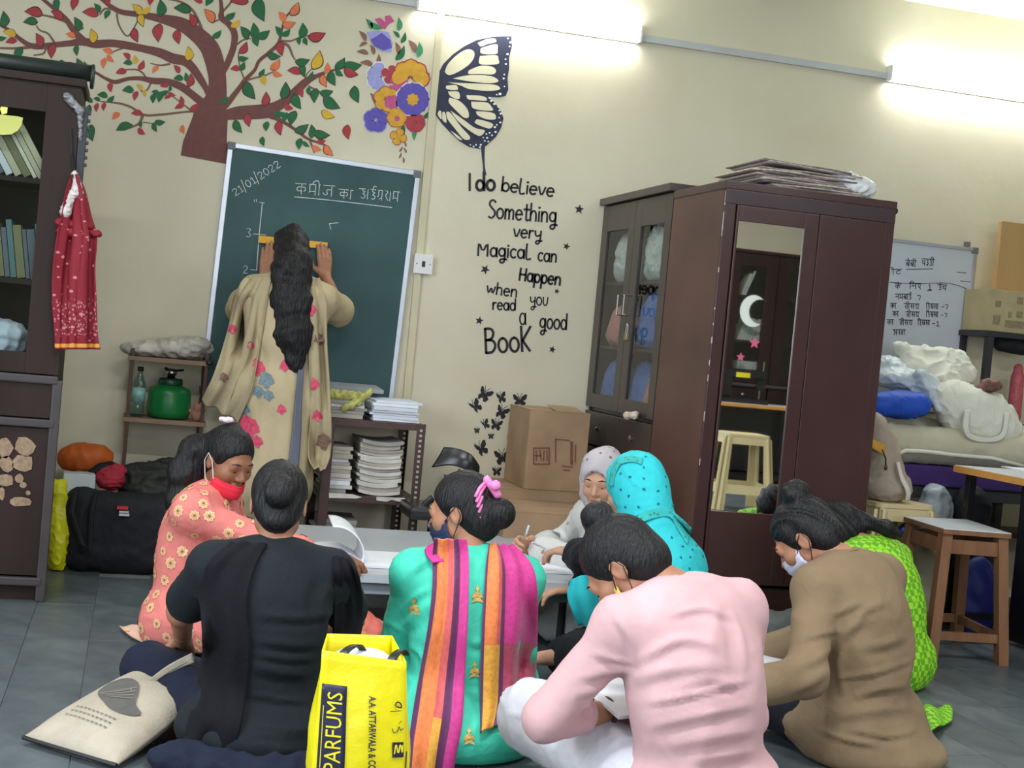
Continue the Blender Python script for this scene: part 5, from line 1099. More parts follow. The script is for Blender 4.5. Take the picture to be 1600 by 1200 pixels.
def pen(label, a, c_, m):
    a, c_ = Vector(a), Vector(c_); T = thing('pen', label, 'pen', tuple(a)); d = c_-a
    B(T).tube([a+d*.12, c_], .0042, 8).build('barrel', m, T, True); B(T).tube([a, a+d*.12], [.001, .004], 8).build('tip', M_dk, T); return T

# ================================================================== yellow shopping bag
yf = 3.25
FL, FR = PZ(482, 1292, 0), PZ(642, 1300, 0); FL = np.array((FL[0], yf-.02, 0)); FR = np.array((FR[0], yf+.01, 0))
TLb, TRb = PY(504, 1016, yf), PY(634, 1034, yf+.02); TBL, TBR = PY(512, 990, yf+.16), PY(612, 993, yf+.18)
sb = thing('shopping_bag', 'yellow printed shopping bag with black handles between the two women', 'bag', tuple((FL+FR)/2+np.array((0, .07, 0)))); 
M_yb = mat('yellow_woven_plastic', (236, 222, 16), .35, .06, 6, .25, 25, .5); M_nav = mat('bag_navy_print', (36, 38, 66), .45, .15, 30); M_ybl = mat('bag_yellow_print', (236, 222, 40), .45, .05)
BLb, BRb = FL+np.array((.015, .15, 0)), FR+np.array((-.01, .15, 0))
cr = noise(77, 26)
def panel(c00, c10, c11, c01, bulge=(0, 0, 0)):
    c00, c10, c11, c01, bu = [np.array(q, float) for q in (c00, c10, c11, c01, bulge)]
    def f(u, v, lift=0):
        p = c00*(1-u)*(1-v)+c10*u*(1-v)+c11*u*v+c01*(1-u)*v + bu*math.sin(math.pi*u)*math.sin(math.pi*min(v*1.1, 1))
        n = np.cross(c10-c00, c01-c00); n /= np.linalg.norm(n)
        return p+n*(float(cr(p[None])[0])*.006*math.sin(math.pi*u)**.5*math.sin(math.pi*min(1, v*1.05))**.5+lift)
    return f
def panel_mesh(f, nu=14, nv=20, th=.003):
    rows = [[f(u, v) for u in np.linspace(0, 1, nu)] for v in np.linspace(0, 1, nv)]
    return rows
fF = panel(FL, FR, TRb, TLb, (0, -.02, 0)); fL = panel(BLb, FL, TLb, TBL, (-.02, 0, 0)); fR = panel(FR, BRb, TBR, TRb, (.02, 0, 0)); fB = panel(BRb, BLb, TBL, TBR, (0, .02, 0))
for nm, f in (('front_panel', fF), ('side_gusset', fL), ('side_gusset', fR), ('back_panel', fB)):
    V, F, uv = sheet(panel_mesh(f), 14, 20, .003, None, sb.location); link(nm, npmesh(nm, V, F, True, uv), M_yb, sb)
B(sb).prism([FL, FR, BRb, BLb], (0, 0, .003)).build('base', M_yb, sb)
soft_in = sdf([(ell((TLb+TRb+TBL+TBR)/4-np.array((0, 0, .05)), (.09, .055, .04)), 0)], .007, org=sb.location, disp=folds(78, 50, .006)); link('white_contents', npmesh('white_contents', *soft_in), M_pw, sb)
for (p, q, s_) in ((.2, .2, 0), (.78, .78, 0)):
    a = fF(p, .985, -.003); c_ = fB(1-q, .985, -.003); mid = (a+c_)/2+np.array((0.02, 0, .012))
    cloth('handle', M_dk, [[a+np.array((0, .008, -.03)), a+np.array((.024, .008, -.03))], [a+np.array((0, .01, .002)), a+np.array((.024, .01, .002))], [a*.7+c_*.3+np.array((.03, 0, .012)), a*.7+c_*.3+np.array((.05, 0, .012))], [a*.5+c_*.5+np.array((.05, 0, -.012)), a*.5+c_*.5+np.array((.068, 0, -.012))]], 4, 16, .003, None, sb, sb.location)
def flat_on(name, pts, m, f=fF, lift=.0042): b = B(sb); b.poly([f(u, v, -lift) if False else f(u, v, lift*FS) for u, v in pts]); return b.build(name, m, sb, fix=False)
_n = np.cross(FR-FL, TLb-FL); FS = 1 if _n[1] < 0 else -1
def grid_on(name, u0, u1, v0, v1, m, lift=.0042):
    rows = [[fF(u, v, lift*FS) for u in np.linspace(u0, u1, 5)] for v in np.linspace(v0, v1, 14)]
    V, F, uv = sheet(rows, 6, 20, .0008, None, sb.location); return link(name, npmesh(name, V, F, True, uv), m, sb)
grid_on('print_panel', .015, .30, .02, .82, M_nav)
put_text(sb, 'print_word', 'PARFUMS', M_ybl, lambda a, b: fF(.25-.17*b, .345+.435*a, .0062*FS))
put_text(sb, 'print_word', 'A.A. ATTARWALA & CO', M_nav, lambda a, b: fF(.55+.085*b, .78-.42*a, .0046*FS), True)
grid_on('print_square', .82, .95, .43, .52, M_nav)
def fstroke(L, w, m=M_nav, name='print_mark', lift=.0046):
    P = crom(np.array(L, float), max(6, len(L)*4)); b = B(sb); nn = np.cross(FR-FL, TLb-FL); nn /= np.linalg.norm(nn)
    ribbon(b, [fF(u, v, lift*FS) for u, v in P], np.full(len(P), w), nn); b.build(name, m, sb)
fstroke([(.84, .455), (.86, .505), (.88, .46)], .003, M_ybl, lift=.006); fstroke([(.89, .46), (.91, .505), (.93, .46), (.935, .5)], .003, M_ybl, lift=.006)
fstroke([(.86, .735), (.88, .755), (.92, .75), (.93, .725), (.87, .73)], .003); fstroke([(.80, .70), (.92, .705)], .0015); fstroke([(.82, .60), (.84, .575), (.88, .585), (.90, .61), (.92, .59), (.95, .60)], .002); fstroke([(.90, .63), (.93, .645)], .0015)
fstroke([(.76, .285), (.93, .30), (.93, .335), (.80, .33), (.80, .30)], .002); fstroke([(.86, .30), (.86, .335)], .002); fstroke([(.97, .36), (.985, .46)], .003)
fstroke([(.045, .36), (.045, .70)], .002, M_ybl, lift=.006)

# ================================================================== canvas tote lying at the left
ct = [PZ(36, 1152, .02), PZ(182, 1196, .02), PY(318, 1088, 4.0), PY(225, 1044, 4.28)]
M_can = mat('natural_canvas', (172, 162, 146), .85, .08, 14, .25, 120)
tb = thing('canvas_tote', 'cream canvas tote bag with a grey printed figure lying on the floor', 'bag', tuple(PZ(140, 1150, 0)))
tf = pillow_fn(ct, .10); link('bag_body', pillow_mesh(tf, 18, 22, tb.location), M_can, tb)
sg = 1 if np.cross(ct[1]-ct[0], ct[3]-ct[0])[2] > 0 else -1
M_pr = mat('grey_bag_print', (92, 90, 88), .85, .1, 30)
def tpoly(L, name='printed_figure'): b = B(tb); P = crom(np.array(L+[L[0]], float), 30)[:-1]; b.poly([tf(u, v-.14, sg, .0035) for u, v in P]); b.build(name, M_pr, tb, fix=False)
tpoly([(.16, .74), (.24, .82), (.36, .84), (.50, .80), (.62, .70), (.72, .60), (.84, .56), (.80, .50), (.68, .47), (.54, .48), (.42, .52), (.30, .56), (.20, .62)])
for e_ in (0, .05, .10, .15):
    L_ = crom(np.array([(.26+e_, .58), (.40+e_*.9, .66-e_*.3), (.52+e_*.7, .76-e_*.8)]), 10); b = B(tb); ribbon(b, [tf(u, v-.14, sg, .005) for u, v in L_], np.full(10, .003), np.array((0, 0, 1.))); b.build('hair_line', M_can, tb)
for i in range(3):
    P = [tf(.22+.50*t, .28-.045*i-.015*t, sg, .0035) for t in np.linspace(0, 1, 40)]
    for j in range(0, 38, 4):
        b = B(tb); ribbon(b, P[j:j+3], np.full(3, .0045), np.array((0, 0, 1.))); b.build('printed_word', M_pr, tb)
for o_ in (0, .05): cloth('strap', M_can, [[PY(225+o_*200, 1068, 4.05), PY(232+o_*200, 1072, 4.05)], [PY(262+o_*100, 1040, 4.02), PY(268+o_*100, 1048, 4.02)], [PY(300, 1020+o_*100, 4.0), PY(304, 1030+o_*100, 4.0)]], 5, 14, .004, None, tb, tb.location)
b = B(tb); b.tube([ct[0], ct[1]], .006, 6); b.build('seam', M_dk, tb)

# ================================================================== printed carry bag under the table, grey bag on the floor
k = N('floral_carry_bag'); v = k.coord('Object', (1, 1, 1)); vo = k.n('TexVoronoi', i_Scale=14.0); k.l(v, vo.inputs['Vector'])
k.color(k.ramp(vo.outputs['Color'], ((.2, (214, 160, 40)), (.5, (214, 90, 90)), (.7, (222, 196, 120)), (.9, (206, 206, 196)))))
k.b.inputs['Roughness'].default_value = .45
fc = PY(572, 985, 4.65); 
soft('carry_bag', [(ell((fc[0], 4.66, .10), (.10, .07, .10)), 0), (cap((fc[0]-.02, 4.66, .18), (fc[0]-.03, 4.66, .25), .05, .012), .05)], .007, k.m, 'floral yellow plastic carry bag beside the low table', 'bag', folds(82, 40, .008), .002)
gp = PY(1190, 960, 4.95)
soft('grey_bag', [(cap((gp[0]-.08, 5.10, .07), (gp[0]+.22, 5.10, .07), .07, .07), 0), (cap((gp[0]-.06, 5.10, .16), (gp[0]+.20, 5.10, .16), .05, .05), .05), (cap((gp[0]+.20, 5.08, .17), (gp[0]+.26, 5.06, .21), .035, .03), .04)], .009, mat('grey_denim', (104, 108, 110), .8, .15, 20), 'grey cloth bag on the floor in front of the wardrobe', 'bag', folds(83, 25, .010), .002)

# ================================================================== right side: covered bench with bundles
M_bei = mat('beige_cotton_cover', (186, 182, 162), .85, .06, 6); M_pur = mat('purple_cloth', (62, 40, 104), .8, .15, 10); M_wc = mat('white_cotton', (214, 214, 204), .85, .05, 8)
bn = thing('storage_bench', 'dark bench under the beige covered mattress at right', 'bench', (4.1, 6.45, 0)); 
B(bn).box(3.42, 4.95, 6.12, 6.57, .60, .66, .004).build('bench_top', mat('dark_steel', (58, 60, 66), .45, .1), bn)
for x in (3.46, 4.2, 4.9):
    for y in (6.16, 6.53): B(bn).box(x-.02, x+.02, y-.02, y+.02, 0, .60, .002).build('leg', M_dk, bn)
b = B(); b.box(3.42, 4.95, 6.10, 6.57, .662, .76, .012); top(b, 'purple_quilt', M_pur, (4.1, 6.45, .662), 'folded purple cloth under the beige mattress cover', 'cloth')
V, F = sdf([(cap((3.52, 6.22, .85), (4.85, 6.22, .86), .10, .10), 0), (cap((3.5, 6.45, .87), (4.85, 6.45, .88), .11, .11), .08)], .014, org=(4.1, 6.45, .762), disp=creases(91, 14, .012), clipz=.762)
o = link('mattress', npmesh('mattress', V, F), M_bei, None, (4.1, 6.45, .762)); tag(o, 'beige cotton covered mattress on the bench at right', 'mattress')
b = B(); b.tube([PY(u, v, 6.09) for u, v in ((1398, 712), (1415, 704), (1450, 706), (1490, 711), (1550, 716), (1600, 729))], .010, 8); b.org = Vector((4.1, 6.45, .762)); b.build('piped_hem', M_wc, o, True)
soft('blue_bundle', [(cap(PY(1372, 632, 6.24), PY(1436, 632, 6.24), .062, .06), 0), (ell(PY(1405, 632, 6.3), (.13, .09, .072)), .03)], .008, mat('bright_blue_cloth', (24, 78, 190), .6, .12, 8), 'bright blue cloth bundle on the beige mattress', 'bundle', creases(92, 34, .008))
M_polyg = mat('blue_white_polythene', (190, 202, 210), .35, .12, 14, .5, 30)
soft('polythene_bag', [(ell(PY(1400, 590, 6.45), (.14, .12, .06)), 0), (ell(PY(1445, 610, 6.36), (.09, .08, .09)), .05), (cap(PY(1440, 585, 6.3), PY(1468, 640, 6.24), .03, .02), .05), (ell(PY(1385, 570, 6.5), (.09, .1, .05)), .04)], .010, M_polyg, 'blue white polythene bag on top of the blue bundle', 'bag', creases(93, 30, .016))
soft('white_cloth_bag', [(cap(PY(1415, 552, 6.5), PY(1495, 563, 6.5), .05, .06), 0), (cap(PY(1425, 575, 6.45), PY(1512, 585, 6.45), .06, .05), .05), (ell(PY(1465, 595, 6.45), (.14, .1, .06)), .05), (ell(PY(1403, 540, 6.5), (.03, .04, .025)), .03)], .009, M_wc, 'white cotton bag heaped at the top of the pile', 'bag', creases(94, 24, .016))
wt = thing('white_tote', 'white cotton tote with a looped handle at the right of the pile', 'bag', tuple(PY(1535, 690, 6.2)))
V, F = sdf([(ell(PY(1525, 650, 6.26), (.20, .11, .15)), 0), (ell(PY(1490, 625, 6.28), (.12, .1, .10)), .05), (ell(PY(1550, 670, 6.24), (.16, .10, .10)), .05), (ell(PY(1548, 603, 6.24), (.085, .05, .045)), -.02)], .009, org=wt.location, disp=creases(95, 22, .013)); link('bag_body', npmesh('tote_body', V, F), M_wc, wt)
hy = 6.115
cloth('handle', M_wc, [[PY(1508, 640, hy+.02), PY(1516, 641, hy+.02)], [PY(1505, 668, hy), PY(1513, 666, hy)], [PY(1515, 686, hy), PY(1519, 679, hy)], [PY(1545, 691, hy), PY(1545, 684, hy)], [PY(1570, 682, hy), PY(1565, 676, hy)], [PY(1578, 645, hy+.02), PY(1570, 645, hy+.02)]], 5, 30, .006, None, wt, wt.location)
soft('brown_pouch', [(ell(PY(1548, 602, 6.24), (.06, .04, .035)), 0), (ell(PY(1530, 610, 6.24), (.03, .03, .025)), .02)], .005, mat('brown_pink_print', (110, 76, 70), .6, .5, 40), 'brown printed pouch poking out of the white tote', 'pouch', folds(96, 60, .004))
# steel rack at the far right with cartons
rr = thing('steel_rack', 'dark steel rack at the right edge holding cartons', 'rack', (4.75, 6.65, 0)); rz_ = PY(1570, 519, 6.6)[2]; rx0 = PY(1546, 560, 6.6)[0]
M_ds = mat('dark_grey_steel', (46, 44, 52), .45, .12)
for x in (rx0, rx0+.95):
    for y in (6.62, 6.87): B(rr).box(x-.018, x+.018, y-.018, y+.018, 0, rz_-.03, .002).build('post', M_ds, rr)
for z in (rz_, .95+.03, .4): B(rr).box(rx0-.03, rx0+.98, 6.60, 6.89, z-.03, z, .003).build('shelf', M_ds, rr)
M_pc = mat('pale_carton', (176, 162, 128), .75, .1, 9); M_tc = mat('tan_board', (188, 152, 104), .65, .1, 5, 0, 0, .3, 0, (1, 1, .2))
cbx = PY(1545, 485, 6.62); T = thing('pale_carton', 'pale printed carton on the dark rack at the right edge', 'box', (cbx[0]+.3, 6.74, rz_+.001)); hc = PY(1560, 452, 6.62)[2]-rz_
B(T).box(cbx[0], cbx[0]+.6, 6.625, 6.86, rz_+.001, rz_+hc, .003).build('carton_body', M_pc, T)
for (u, v, w, h) in ((1560, 475, 9, 9), (1557, 500, 12, 14), (1594, 470, 10, 10), (1593, 492, 10, 9), (1578, 492, 6, 9), (1585, 507, 30, 8)):
    P0, P1 = PY(u-w/2, v+h/2, 6.624), PY(u+w/2, v-h/2, 6.624); B(T).box(P0[0], P1[0], 6.622, 6.626, P0[2], P1[2]).build('print_block', mat('faded_print', (140, 128, 104), .8, .25, 60), T)
b = B(); q0 = PY(1566, 345, 6.7); b.box(q0[0], q0[0]+.7, 6.70, 6.73, rz_+hc+.001, q0[2], .004); top(b, 'tan_board', M_tc, (q0[0]+.35, 6.72, rz_+hc), 'tan wooden board standing on the pale carton', 'board')
soft('black_bag', [(cap(PY(1566, 536, 6.7), PY(1600, 540, 6.7), .045, .05), 0)], .008, M_bcan, 'black cloth bag hanging under the rack shelf at right edge', 'bag', folds(97, 30, .006))
jx = PY(1590, 590, 6.70); soft('pickle_jar', [(cap((jx[0], 6.70, 1.02), (jx[0], 6.70, jx[2]), .038, .036), 0), (cap((jx[0], 6.70, jx[2]+.03), (jx[0], 6.70, jx[2]+.05), .028, .026), .006)], .005, mat('dull_pink_plastic', (176, 84, 96), .5, .25, 40), 'pink and white jar near the right edge of the rack', 'jar', None, .981)
# plastic stools with backpack at the right
pst = plastic_stool('cream plastic stool under the beige backpack behind the wooden stool', 3.44, 5.90, .60, .30, .37, .1)
bpk = thing('backpack', 'beige backpack with a white strap on the cream stool', 'backpack', (3.36, 5.90, .602)); M_bpk = mat('taupe_canvas', (164, 150, 136), .75, .08, 10)
pbk = lambda u, v, y=5.66: PY(u, v, y+.2)
V, F = sdf([(cap(pbk(1378, 752), pbk(1372, 690), .085, .07), 0), (cap(pbk(1398, 755), pbk(1385, 700), .06, .05), .05), (ell(pbk(1368, 665), (.05, .06, .06)), .05), (ell(pbk(1385, 762), (.12, .10, .06)), .05)], .008, org=bpk.location, disp=creases(98, 26, .008), clipz=.603); link('pack_body', npmesh('pack_body', V, F), M_bpk, bpk)
cloth('strap', mat('white_webbing', (206, 202, 194), .7, .05), [[pbk(1400, 722, 5.56), pbk(1405, 722, 5.56)], [pbk(1406, 748, 5.54), pbk(1412, 746, 5.54)], [pbk(1415, 768, 5.53), pbk(1422, 766, 5.53)], [pbk(1414, 782, 5.54), pbk(1421, 782, 5.54)]], 4, 16, .008, None, bpk, bpk.location)
cloth('yellow_flap', mat('mustard_lining', (196, 148, 60), .7, .1), [[pbk(1362, 685, 5.57), pbk(1384, 695, 5.565)], [pbk(1362, 700, 5.56), pbk(1382, 712, 5.555)]], 6, 4, .004, None, bpk, bpk.location)
B(bpk).tube([pbk(1378, 702, 5.56), pbk(1384, 716, 5.55), pbk(1384, 728, 5.55)], .004, 6).build('zip_cord', M_dk, bpk); B(bpk).lathe([(.004, -.012), (.010, 0), (.004, .012)], pbk(1384, 731, 5.545), 10).build('zip_pull', mat('brown_toggle', (90, 66, 56), .5, .1), bpk)
soft('grey_plastic_bag', [(cap(PY(1462, 792, 5.98)*np.array((1, 1, 0))+np.array((0, 0, .08)), PY(1462, 800, 5.98), .08, .075), 0), (ell(PY(1462, 792, 5.98), (.07, .07, .09)), .03), (ell(PY(1458, 768, 5.98), (.05, .05, .03)), .03)], .007, mat('grey_polythene', (156, 166, 176), .45, .1, 9, .4, 30), 'pale grey plastic bag behind the wooden stool', 'bag', folds(99, 36, .010), .002)
soft('black_rucksack', [(ell(PY(1517, 800, 6.0)-np.array((0, 0, .0)), (.10, .09, .13)), 0), (cap(PY(1517, 850, 6.0), PY(1517, 900, 6.0), .09, .10), .06), (ell(PY(1517, 950, 6.0), (.13, .1, .16)), .06)], .010, M_bcan, 'black rucksack standing behind the wooden stool', 'rucksack', folds(100, 20, .008), .002)
soft('blue_sack', [(ell((PZ(1500, 985, 0)[0], PZ(1500, 985, 0)[1]-.10, .17), (.11, .075, .2)), 0)], .010, mat('navy_blue_sack', (30, 40, 120), .6, .15, 8), 'navy blue sack on the floor seen between the stool legs', 'sack', folds(101, 22, .010), .002)
soft('cream_sack', [(cap(PY(1440, 935, 5.75), PY(1440, 870, 5.75), .075, .06), 0)], .009, mat('cream_sack_cloth', (150, 144, 124), .8, .15, 9), 'cream cloth sack behind the left legs of the wooden stool', 'sack', folds(102, 22, .008), .002)
soft('blue_packet', [(ell(PY(1424, 829, 5.8), (.06, .05, .035)), 0)], .006, mat('blue_white_foil', (44, 74, 170), .35, .5, 25), 'blue and white packet under the cream plastic stool seat', 'packet', folds(103, 50, .006))
soft('yellow_packet', [(ell(PY(1451, 848, 5.7), (.035, .03, .018)), 0)], .005, mat('dull_yellow_plastic', (176, 156, 48), .5, .15), 'small dull yellow packet on the cream sack', 'packet', folds(104, 60, .004))
# wooden stool
zs = .56; S4 = [PZ(*p, zs) for p in ((1412, 807), (1475, 826), (1581, 834), (1512, 812))]
ws = thing('wooden_stool', 'brown wooden stool with a white laminate top at right', 'stool', tuple(np.mean(S4, 0)*np.array((1, 1, 0)))); M_sw2 = mat('brown_teak', (126, 88, 62), .5, .2, 8, .08, 60, .4, 0, (3, 3, .4))
cen = np.mean(S4, 0); B(ws).prism([p-np.array((0, 0, .022)) for p in S4], (0, 0, .02)).build('seat_board', M_sw2, ws); B(ws).prism([cen+(p-cen)*.99+np.array((0, 0, -.002)) for p in S4], (0, 0, .003)).build('laminate', M_lam, ws)
tops = [cen+(p-cen)*.82-np.array((0, 0, .022)) for p in S4]; feet = [np.array((*(cen+(p-cen)*1.05)[:2], 0)) for p in S4]
e1 = (S4[1]-S4[0]); e1 /= np.linalg.norm(e1); e2 = (S4[2]-S4[1]); e2 /= np.linalg.norm(e2)
def sqbar(T, name, a, c_, w, m):
    b = B(T); P = [a+e1*w*i+e2*w*j for i, j in ((-1, -1), (1, -1), (1, 1), (-1, 1))]; b.prism(P, c_-a); return b.build(name, m, T)
for t_, f_ in zip(tops, feet): sqbar(ws, 'leg', f_, t_, .022, M_sw2)
for i in range(4):
    for tz_, hgt, nm in ((.9, .03, 'apron'), (.2, .018, 'stretcher')):
        a = feet[i]+(tops[i]-feet[i])*tz_; c_ = feet[(i+1) % 4]+(tops[(i+1) % 4]-feet[(i+1) % 4])*tz_; n = np.cross(c_-a, (0, 0, 1.)); n /= np.linalg.norm(n)
        b = B(ws); b.prism([a-n*.01+np.array((0, 0, -hgt)), a+n*.01+np.array((0, 0, -hgt)), a+n*.01+np.array((0, 0, hgt)), a-n*.01+np.array((0, 0, hgt))], c_-a); b.build(nm, M_sw2, ws)
# tan edged table at the right edge
A0, A1 = PZ(1490, 726, .80), PZ(1600, 753, .80)
rt = thing('work_table', 'tan edged work table at the right edge', 'table', (A1[0]+.35, (A0[1]+A1[1])/2, 0))
table(rt, A0[0], A0[0]+1.0, A1[1]-.15, A0[1], .80)
b = B(); pp = PZ(1590, 734, .801); b.box(pp[0]-.02, pp[0]+.2, pp[1]-.1, pp[1]+.1, .801, .806); top(b, 'loose_papers', M_white, (pp[0]+.09, pp[1], .801), 'white loose papers on the tan edged table', 'papers')
b = B(); b.box(A0[0]+.30, A0[0]+.85, A1[1]+.05, A0[1]-.1, .02, .74, .01); top(b, 'machine_cabinet', M_blk, (A0[0]+.55, A1[1]+.2, .02), 'black machine cabinet under the tan edged table', 'cabinet')
# ================================================================== people: joints
def nz(v): v = np.asarray(v, float); return v/(np.linalg.norm(v)+1e-9)
def rot(v, ax, deg):
    a = math.radians(deg); ax = nz(ax); v = np.asarray(v, float)
    return v*math.cos(a)+np.cross(ax, v)*math.sin(a)+ax*(ax@v)*(1-math.cos(a))
def ik(a, t, l1, l2, pole):
    """two bone limb from a to t; returns middle joint and reached end"""
    d = t-a; L = np.linalg.norm(d); L2 = min(L, (l1+l2)*.985); d = d/(L+1e-9); t = a+d*L2
    x = (l1*l1-l2*l2+L2*L2)/(2*L2); h = math.sqrt(max(1e-6, l1*l1-x*x)); p = np.asarray(pole, float); p = nz(p-d*(p@d))
    return a+d*x+p*h, t
class Joints: pass
def joints(base, face, sc=.95, lean=(5, 12, 20), side=0, twist=0, head=(0, 0, 0), stand=False, hands=None, poles=None, knees=None, ankles=None, hw=.155, neck_fwd=10, nyaw=0):
    J = Joints(); J.sc = sc; b = np.array((base[0], base[1], 0.)); J.base = b
    a = math.radians(face); F = np.array((math.cos(a), math.sin(a), 0)); U = np.array((0, 0, 1.)); S = np.cross(F, U)
    J.F, J.S, J.U = F, S, U
    L = lambda f, s, u: b+(F*f+S*s+U*u)*sc
    J.L = L
    pz = .87 if stand else .105
    J.pelvis = L(0, 0, pz); J.hip = [J.pelvis+S*sg*.085*sc for sg in (-1, 1)]          # index 0 left, 1 right
    p = J.pelvis; segs = (.16, .17, .16); dirs = []; fr = []
    for l_, le in zip(segs, lean):
        d = rot(rot(U, S, -le), F, side); dirs.append(d); fr.append(rot(F, S, -le)); p = p+d*l_*sc
        if len(dirs) == 1: J.waist = p
        elif len(dirs) == 2: J.chest = p
        else: J.neck = p
    J.dirs, J.fr = dirs, fr
    St = rot(rot(S, F, side), dirs[2], twist); J.St = St; J.Ft = nz(np.cross(dirs[2], St)) if False else rot(fr[2], dirs[2], twist)
    shc = J.chest+dirs[2]*.085*sc; J.sh = [shc+St*sg*hw*sc for sg in (-1, 1)]
    nd = rot(rot(dirs[2], S, -neck_fwd), U, nyaw)
    yaw, pit, rol = head
    hf = rot(F, U, yaw); hs = np.cross(hf, U); hf = rot(hf, hs, -pit); hu = rot(U, hs, -pit); hs = rot(hs, hf, rol); hu = rot(hu, hf, rol)
    J.hf, J.hs, J.hu = hf, hs, hu
    J.nk2 = J.neck+nd*.075*sc
    J.hc = J.nk2+(hu*.058+hf*.018)*sc
    J.el, J.wr = [], []
    for i in (0, 1):
        t = np.array(hands[i], float) if hands else L(.25, (-.12, .12)[i], .15)
        po = poles[i] if poles else (S*(-.8, .8)[i]-U*.6-F*.3)
        e, w = ik(J.sh[i], t, .275*sc, .235*sc, po); J.el.append(e); J.wr.append(w)
    if stand:
        J.kn = [L(.03, sg*.085, .46) for sg in (-1, 1)]; J.an = [L(0, sg*.085, .08) for sg in (-1, 1)]
    else:
        J.kn = [np.array(k_, float) for k_ in knees] if knees else [L(.30, sg*.30, .14) for sg in (-1, 1)]
        J.an = [np.array(k_, float) for k_ in ankles] if ankles else [L(.30, sg*-.10, .065+.03*(sg > 0)) for sg in (-1, 1)]
    return J
def HP(J, f, s, u): return J.hc+(J.hf*f+J.hs*s+J.hu*u)*J.sc*1.0

# --- where each person sits, which way they face, what the hands reach
SPEC = {
 'teacher': dict(base=(.625, 6.38), face=88, sc=1.0, lean=(0, 3, 6), stand=True, head=(0, 10, 0), hands=(PY(414, 436, 6.79), PY(508, 432, 6.79)), poles=((-.7, -.2, -1), (.7, -.2, -1)), neck_fwd=5, hw=.145),
 'black': dict(base=(.395, 3.80), face=84, sc=.96, lean=(2, 6, 14), head=(0, 25, 0), hands=(PZ(285, 1003, .20), (.62, 4.22, .25)), poles=((-1, -.2, -.2), (1, -.3, -.5)), hw=.165, knees=(PZ(232, 1045, .11), (.60, 4.12, .12))),
 'teal': dict(base=(.965, 3.88), face=86, sc=.95, lean=(4, 8, 12), head=(62, 16, 4), hands=((.90, 4.22, .26), (1.12, 4.24, .22)), poles=((-.3, -.1, -1), (.3, -.1, -1)), hw=.165, knees=((.80, 4.20, .12), (1.20, 4.18, .13))),
 'pink': dict(base=(1.42, 3.17), face=102, sc=1.05, lean=(2, 12, 26), side=-7, head=(42, 56, 4), hands=(PY(958, 1112, 3.36), (1.42, 3.50, .28)), poles=((-.8, .1, -1), (.5, -.2, -1)), neck_fwd=48, nyaw=40, hw=.16, knees=(PZ(835, 1120, .19), (1.60, 3.60, .13))),
 'brown': dict(base=(2.25, 3.86), face=114, sc=1.03, lean=(4, 14, 24), side=-4, head=(26, 46, 0), hands=(PZ(1168, 1078, .26), (2.05, 4.25, .22)), poles=((.1, -.5, -1), (.6, .5, -.5)), neck_fwd=44, nyaw=14, hw=.155, knees=((1.97, 4.06, .13), (2.33, 4.2, .13))),
 'green': dict(base=(2.865, 4.76), face=116, sc=.95, lean=(10, 24, 40), head=(20, 40, 0), hands=((2.75, 5.0, .2), (2.85, 5.12, .2)), neck_fwd=44, nyaw=16, knees=((2.68, 5.0, .12), (3.0, 5.16, .12))),
 'turquoise': dict(base=(1.785, 4.50), face=130, sc=1.0, lean=(4, 8, 14), head=(-8, 16, 0), hands=(PZ(862, 868, .36), (1.6, 4.85, .3)), poles=((-.5, -1, -.3), (.5, .5, -.5)), knees=((1.52, 4.46, .14), (1.78, 4.84, .13))),
 'scarf': dict(base=(1.99, 5.36), face=200, sc=.97, lean=(12, 16, 22), head=(34, 14, 0), hands=(PZ(838, 856, .37), (1.66, 5.5, .36)), poles=((0, -1, -.6), (0, 1, -.6)), knees=((1.78, 5.16, .12), (1.75, 5.62, .12))),
 'coral': dict(base=(.225, 5.06), face=-22, sc=.965, lean=(6, 8, 12), head=(-36, 22, 0), hands=((.52, 5.05, .33), PZ(534, 876, .36)), poles=((0, 1, -.6), (-.2, -1, -.5))),
}
JN = {k_: joints(**v_) for k_, v_ in SPEC.items()}
# ================================================================== people: surfaces
M_skin = {}
def skin(name, rgb):
    k = N(name); c = lin(rgb); k.b.inputs['Roughness'].default_value = .5; k.b.inputs['Specular IOR Level'].default_value = .35
    k.b.inputs['Subsurface Weight'].default_value = .08; k.b.inputs['Subsurface Radius'].default_value = (.01, .005, .003)
    v = k.coord('Object'); n = k.n('TexNoise', i_Scale=18.0, i_Detail=4.0); k.l(v, n.inputs['Vector'])
    k.color(k.ramp(n.outputs[0], ((.3, tuple(x*.9 for x in c[:3])+(1,)), (.7, c)))); return k.m
SK = {'mid': skin('skin_mid', (172, 122, 96)), 'deep': skin('skin_deep', (150, 102, 78)), 'fair': skin('skin_fair', (196, 150, 124))}
k = N('black_hair'); v = k.coord('Object', (1, 1, .18)); n = k.n('TexNoise', i_Scale=170.0, i_Detail=3.0); k.l(v, n.inputs['Vector'])
k.color(k.ramp(n.outputs[0], ((.35, (9, 9, 12)), (.75, (30, 28, 32))))); k.b.inputs['Roughness'].default_value = .5; k.b.inputs['Specular IOR Level'].default_value = .35; k.bump(n.outputs[0], .8, .008); M_hair = k.m
M_brow = mat('brow_hair', (26, 20, 20), .7, .1); M_lip = mat('lip', (150, 82, 78), .45, .05)

